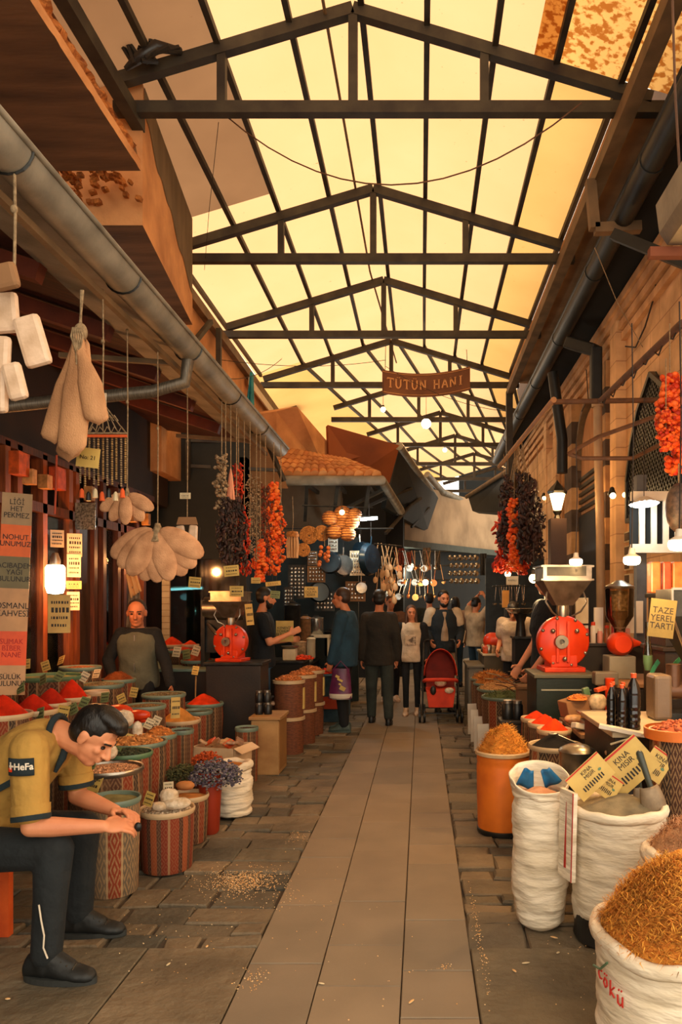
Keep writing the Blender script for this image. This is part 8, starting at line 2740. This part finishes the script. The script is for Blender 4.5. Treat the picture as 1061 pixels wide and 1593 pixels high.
# packs of small cutlery
def pack(label, px, py, d, w, h, m=None, rows=4, cols=5, rz=0.0):
    t = thing('cutlery_pack', label, 'pack', P(px, py, d), rz=rz, group='packs and sheets of small cutlery')
    MB().bb(-w / 2, w / 2, 0, .012, -h / 2, h / 2).build('backing', m or M_OPAQ2, t)
    g = MB()
    for r_ in range(rows):
        for c in range(cols):
            x, z = -w * .42 + w * .84 * (c + .5) / cols, -h * .44 + h * .88 * (r_ + .5) / rows
            g.ell((x, -.008, z), (w * .3 / cols, .006, h * .34 / rows), nu=7, nv=5)
    o = g.build('cutlery', M_SIL, t, smooth=True); o['kind'] = 'stuff'
    return t
for i, a in enumerate((('pale cutlery sheet below the dark pan', 492, 893, 10.7, .26, .24), ('tall pink cutlery sheet right of the silver pan', 556, 876, 10.75, .22, .36, MP[4]), ('upright steel rack sheet behind the wicker lamps', 518, 846, 11.0, .14, .24, M_WHITE), ('small bright sheet left of the gourd balls', 486, 868, 10.8, .14, .20),
                       ('lower sheet of small silver cups', 553, 920, 11.1, .3, .3), ('low sheet of small spoons at the left wall', 462, 905, 10.9, .26, .5, M_METALD, 8, 4), ('hanging column of small jars at the left', 449, 940, 10.7, .14, .5, M_METALD, 8, 3), ('hanging sheet of sieves behind the teal blue man', 505, 935, 11.2, .3, .3, M_METALD))):
    pack(*a)
# bundles of wooden spoons and ladles
def utensil_proto(m, kind):
    t = thing('utensil', 'proto', 'utensil', (0, 0, -5))
    MB().tube([(0, 0, .02), (0, 0, -.3)], [.007, .006], 6).build('handle', m, t, smooth=True)
    if kind == 'spoon':
        MB().ell((0, 0, -.34), (.032, .014, .05), nu=12, nv=8).build('bowl', m, t, smooth=True)
    elif kind == 'ladle':
        MB().lathe([(.001, -.385), (.035, -.37), (.05, -.33), (.045, -.33), (.03, -.365), (.001, -.375)], n=16).build('bowl', m, t, smooth=True)
    else:
        MB().lathe([(.001, 0), (.06, .004), (.068, .012), (.06, .012), (.001, .01)], n=18).xf(Matrix.Translation(V((0, 0, -.36))) @ Matrix.Rotation(PI / 2, 4, 'X')).build('bowl', m, t, smooth=True)
    return t
protos = {}
def utensil(kind, m, px, py, d, label, group, s=1.0, roll=0.0):
    key = (kind, m.name)
    if key not in protos:
        protos[key] = utensil_proto(m, kind)
        o = protos[key]
        o.location = P(px, py, d); o.rotation_euler = (0, roll, 0); o.scale = (s,) * 3
        o['label'] = label; o['group'] = group
        return o
    return dup(protos[key], P(px, py, d), label=label, group=group, scale=s, rot=(0, roll, 0))
for i in range(16):
    px = 588 + (i % 6) * 5.5 + br.uniform(-1, 1); py = 847 + (i % 6) * .7 + (i // 6) * 20
    utensil('spoon', M_PALEW, px, py, 11.05 + .06 * (i % 6), 'pale wooden spoon hanging in the bundle right of the cookware stall', 'wooden spoons of the cookware stall', 1.0 + .3 * (i % 2), br.uniform(-.25, .25))
rail('rail over the wooden spoons', P(582, 846, 11.0), P(625, 850, 11.4))
for i in range(40):
    px = 600 + (i % 14) * 6.5 + br.uniform(-2, 2); py = 858 + (i // 14) * 22
    d = 15.22
    k_ = ['ladle', 'spoon', 'skimmer'][i % 3]
    m_ = [M_SIL, M_SIL, M_COPPER, M_PALEW][i % 4]
    utensil(k_, m_, px, py, d, '%s hanging in the crowded rows at the bend' % {'ladle': 'small ladle', 'spoon': 'small spoon', 'skimmer': 'small skimmer'}[k_], 'utensils hanging at the bend', 1.0, br.uniform(-.3, .3))
for i, py in enumerate((858, 880, 902)):
    rail('%s rail of small utensils at the bend' % ['top', 'middle', 'low'][i], P(598, py, 15.2), P(700, py, 15.3), .01)
# round steel discs
dp = None
for i in range(24):
    px = 700 + (i % 6) * 8 + (2 if (i // 6) % 2 else 0); py = 868 + (i // 6) * 12
    p = P(px, py, 16.6)
    if dp is None:
        dp = thing('hanging_disc', 'small round steel lid hanging in the grid at the bend', 'lid', p, group='round lids hanging at the bend')
        MB().lathe([(.001, .02), (.05, .012), (.062, 0), (.05, -.004), (.001, .0)], n=18).xf(Matrix.Rotation(PI / 2, 4, 'X')).build('disc', M_SIL, dp, smooth=True)
        MB().ell((0, -.025, 0), .012, nu=8, nv=6).build('knob', M_METALD, dp, smooth=True)
    else:
        dup(dp, p, scale=1 + .12 * ((i * 7) % 3 - 1))
for i in range(4):
    rail('%s thin rail of the lid grid' % ['top', 'second', 'third', 'lowest'][i], P(696, 866 + 12 * i, 16.65), P(748, 866 + 12 * i, 16.65), .006)
# coloured cloths and bags hanging at the bend
for i, (px, py, w, h, rgb) in enumerate(((624, 868, 10, 30, (130, 50, 34)), (636, 870, 8, 26, (150, 70, 50)), (664, 866, 12, 28, (128, 106, 84)), (680, 872, 10, 30, (96, 84, 70)), (752, 878, 10, 34, (60, 56, 50)), (612, 905, 9, 24, (170, 140, 110)), (648, 900, 10, 26, (120, 120, 110)))):
    d = 15.8
    s = d / FPX
    o = MB().grid(lambda u, v: ((u - .5) * w * s, .02 * math.sin(u * 16), -(v) * h * s), 12, 3).build('hanging_cloth', mat('hang_tone_%d' % i, rgb, r=.9, rgb2=tuple(int(v_ * .6) for v_ in rgb), scale=20), smooth=True, solid=.01, loc=P(px, py - h / 2, d))
    tag(o, ['dark red cloth hanging first at the bend', 'faded red cloth beside the dark red one', 'tan cloth over the far shoppers', 'grey brown cloth right of the tan one', 'dark cloth right of the round lids', 'pale bag low over the shoppers', 'grey bag low in the far rows'][i], 'cloth')
# lamps deep in the alley
def deeplamp(px, py, d, r, label, w, tube=False, rgb=(255, 210, 150)):
    t = thing('shop_lamp', label, 'lamp', P(px, py, d))
    if tube:
        MB().tube([(-r, 0, 0), (r, 0, .02)], .022, 8).build('tube', M_TUBE, t, smooth=True)
        MB().bb(-r, r, .02, .05, .0, .05).build('fitting', M_METALD, t)
    else:
        MB().ell((0, 0, 0), r).build('bulb', M_BULBS, t, smooth=True)
        MB().lathe([(r * .4, r * .8), (r * .5, r * 1.8), (.001, r * 1.9)], n=10).build('socket', M_WIRE, t)
    hangs(t, .35)
    L = lamp('shop_light', (0, -.12, -.15), w, rgb); L.parent = t
    return t
deeplamp(574, 808, 10.4, .12, 'short white tube lamp in the cookware stall', 26, True, (215, 232, 235))
deeplamp(532, 797, 9.9, .035, 'tiny bulb among the wicker lamps', 8)
deeplamp(662, 906, 15.0, .06, 'small bright bulb low at the bend', 16)
deeplamp(692, 700, 20.0, .06, 'tiny bulb high in the far roof', 4)
deeplamp(790, 893, 9.6, .04, 'small bulb under the right dark strands', 8)
deeplamp(830, 900, 7.2, .045, 'small bulb at the left side of the mill hopper', 6)
deeplamp(640, 880, 17.2, .05, 'far bulb among the hanging wares', 30, False, (225, 225, 205))
# sign in the right cluster
card(797, 903, 8.6, .14, .1, 'small cream lettered card below the dark strands', 'w', tilt=0, txt='KAPALI')
# ================================================================== FAR RIGHT STALL
cabinet('far_counter', 'cluttered counter of the far right stall', (.88, 10.3), (1.55, 11.4), .86, mat('dull_olive', (96, 86, 66), r=.7), M_CARDW)
cabinet('far_stand', 'dark stand of the steel pan in the far right stall', (1.16, 9.1), (1.5, 9.45), 1.15, M_DARK, M_METALD)
cabinet('side_table', 'grey table beside the path before the far counter', (.66, 10.25), (.86, 11.2), .7, mat('grey_table', (120, 112, 96), r=.6), cat='table')
t = thing('steel_pan', 'wide shallow steel pan on the far right stand', 'pan', (1.25, 9.28, 1.43))
MB().lathe([(.001, .0), (.12, .005), (.19, .06), (.2, .065), (.18, .07), (.1, .02), (.001, .015)], n=28).build('dish', M_SIL, t, smooth=True)
MB().lathe([(.07, -.28), (.05, -.1), (.09, 0)], n=16).build('foot', M_METALD, t, smooth=True)
t = thing('red_machine', 'bright red enamel machine lying on the far right counter', 'machine', (1.2, 10.5, .86))
MB().cap((-.2, 0, .17), (.16, 0, .17), .12, .10, 20).build('drum', M_RED, t, smooth=True)
MB().bb(-.14, .14, -.08, .08, 0, .08).build('foot', M_METALD, t)
for i in range(26):
    px, py = 742 + (i % 9) * 6.2, 966 + (i // 9) * 22
    d = 10.9 - .25 * (i // 9)
    p = P(px, py, d)
    w, h = br.uniform(.03, .06), br.uniform(.05, .13)
    zt = .86 if d > 10.25 else p.z
    o = MB().lathe([(w * .9, 0), (w, .01), (w, h * .8), (w * .5, h), (.001, h)], n=12).build('small_container', [M_CARDW, MP[3], MP[1], M_METAL, MP[0], M_BLACK][i % 6], smooth=True, loc=(max(.92, min(1.5, p.x)), max(10.35, d), zt))
    tag(o, 'small container among the clutter of the far right counter', 'container', 'small containers on the far right counter')
o = MB().bb(-.05, .05, -.03, .03, 0, .26).build('yellow_box', mat('yellow_board', (222, 150, 54), r=.5), loc=(1.28, 11.2, 1.5)); tag(o, 'yellow orange panel beside the woman in cream', 'panel')
o = MB().bb(-.02, .02, -.02, .02, 0, .64).build('panel_post', M_METALD, loc=(1.28, 11.2, .86)); tag(o, 'dark post under the yellow orange panel', 'post')
# stall between the dark cabinet and suit: chairs and bags on the left behind the men
for i, (px, py, d, w, h, m_) in enumerate(((455, 965, 10.4, .22, .5, M_METALD), (475, 985, 10.6, .16, .5, MP[3]), (492, 975, 10.9, .22, .3, M_SIL), (465, 1010, 10.4, .2, .24, MP[0]), (515, 1000, 11.2, .2, .4, M_METALD), (484, 1008, 10.2, .12, .3, M_CARDW))):
    p = P(px, py, d)
    t = thing('stock_pot', ['tall dark pot stack at the left wall', 'brown pot stack beside it', 'shiny steel pot behind the stool', 'tan pot on the stall table', 'dark pot behind the man in teal blue', 'cream canister by the stool'][i], 'pot', (p.x, d, p.z - h / 2), group=None)
    MB().lathe([(w * .42, 0), (w * .5, .02), (w * .5, h * .9), (w * .54, h * .92), (w * .5, h * .95), (w * .2, h), (.001, h)], n=24).build('body', m_, t, smooth=True)
    MB().cap((-.03, 0, h + .01), (.03, 0, h + .01), .01, .01, 8).build('lid_knob', M_METALD, t, smooth=True)
cabinet('stall_shelf', 'dark display shelf under the pots in the cookware stall', (-2.2, 10.2), (-1.58, 11.4), .72, M_DARK, M_METALD)
# right wall of the row: hanging things between the mill and the dark strands
for i in range(12):
    px, py = 772 + i * 4, 912
    utensil('ladle', M_SIL, px, py, 11.6, 'small ladle hanging behind the far right stall', 'utensils behind the far right stall', .8, br.uniform(-.2, .2))
rail('rail behind the far right stall', P(766, 912, 11.6), P(822, 912, 11.6), .01)
g = MB().bb(1.05, 2.0, 12.0, 12.1, 0, 2.3)
tag(g.build('stall_screen', mat('dark_blue_screen', (40, 48, 50), r=.7, rgb2=(24, 28, 30), scale=6)), 'dark screen closing the back of the far right stall', 'screen')
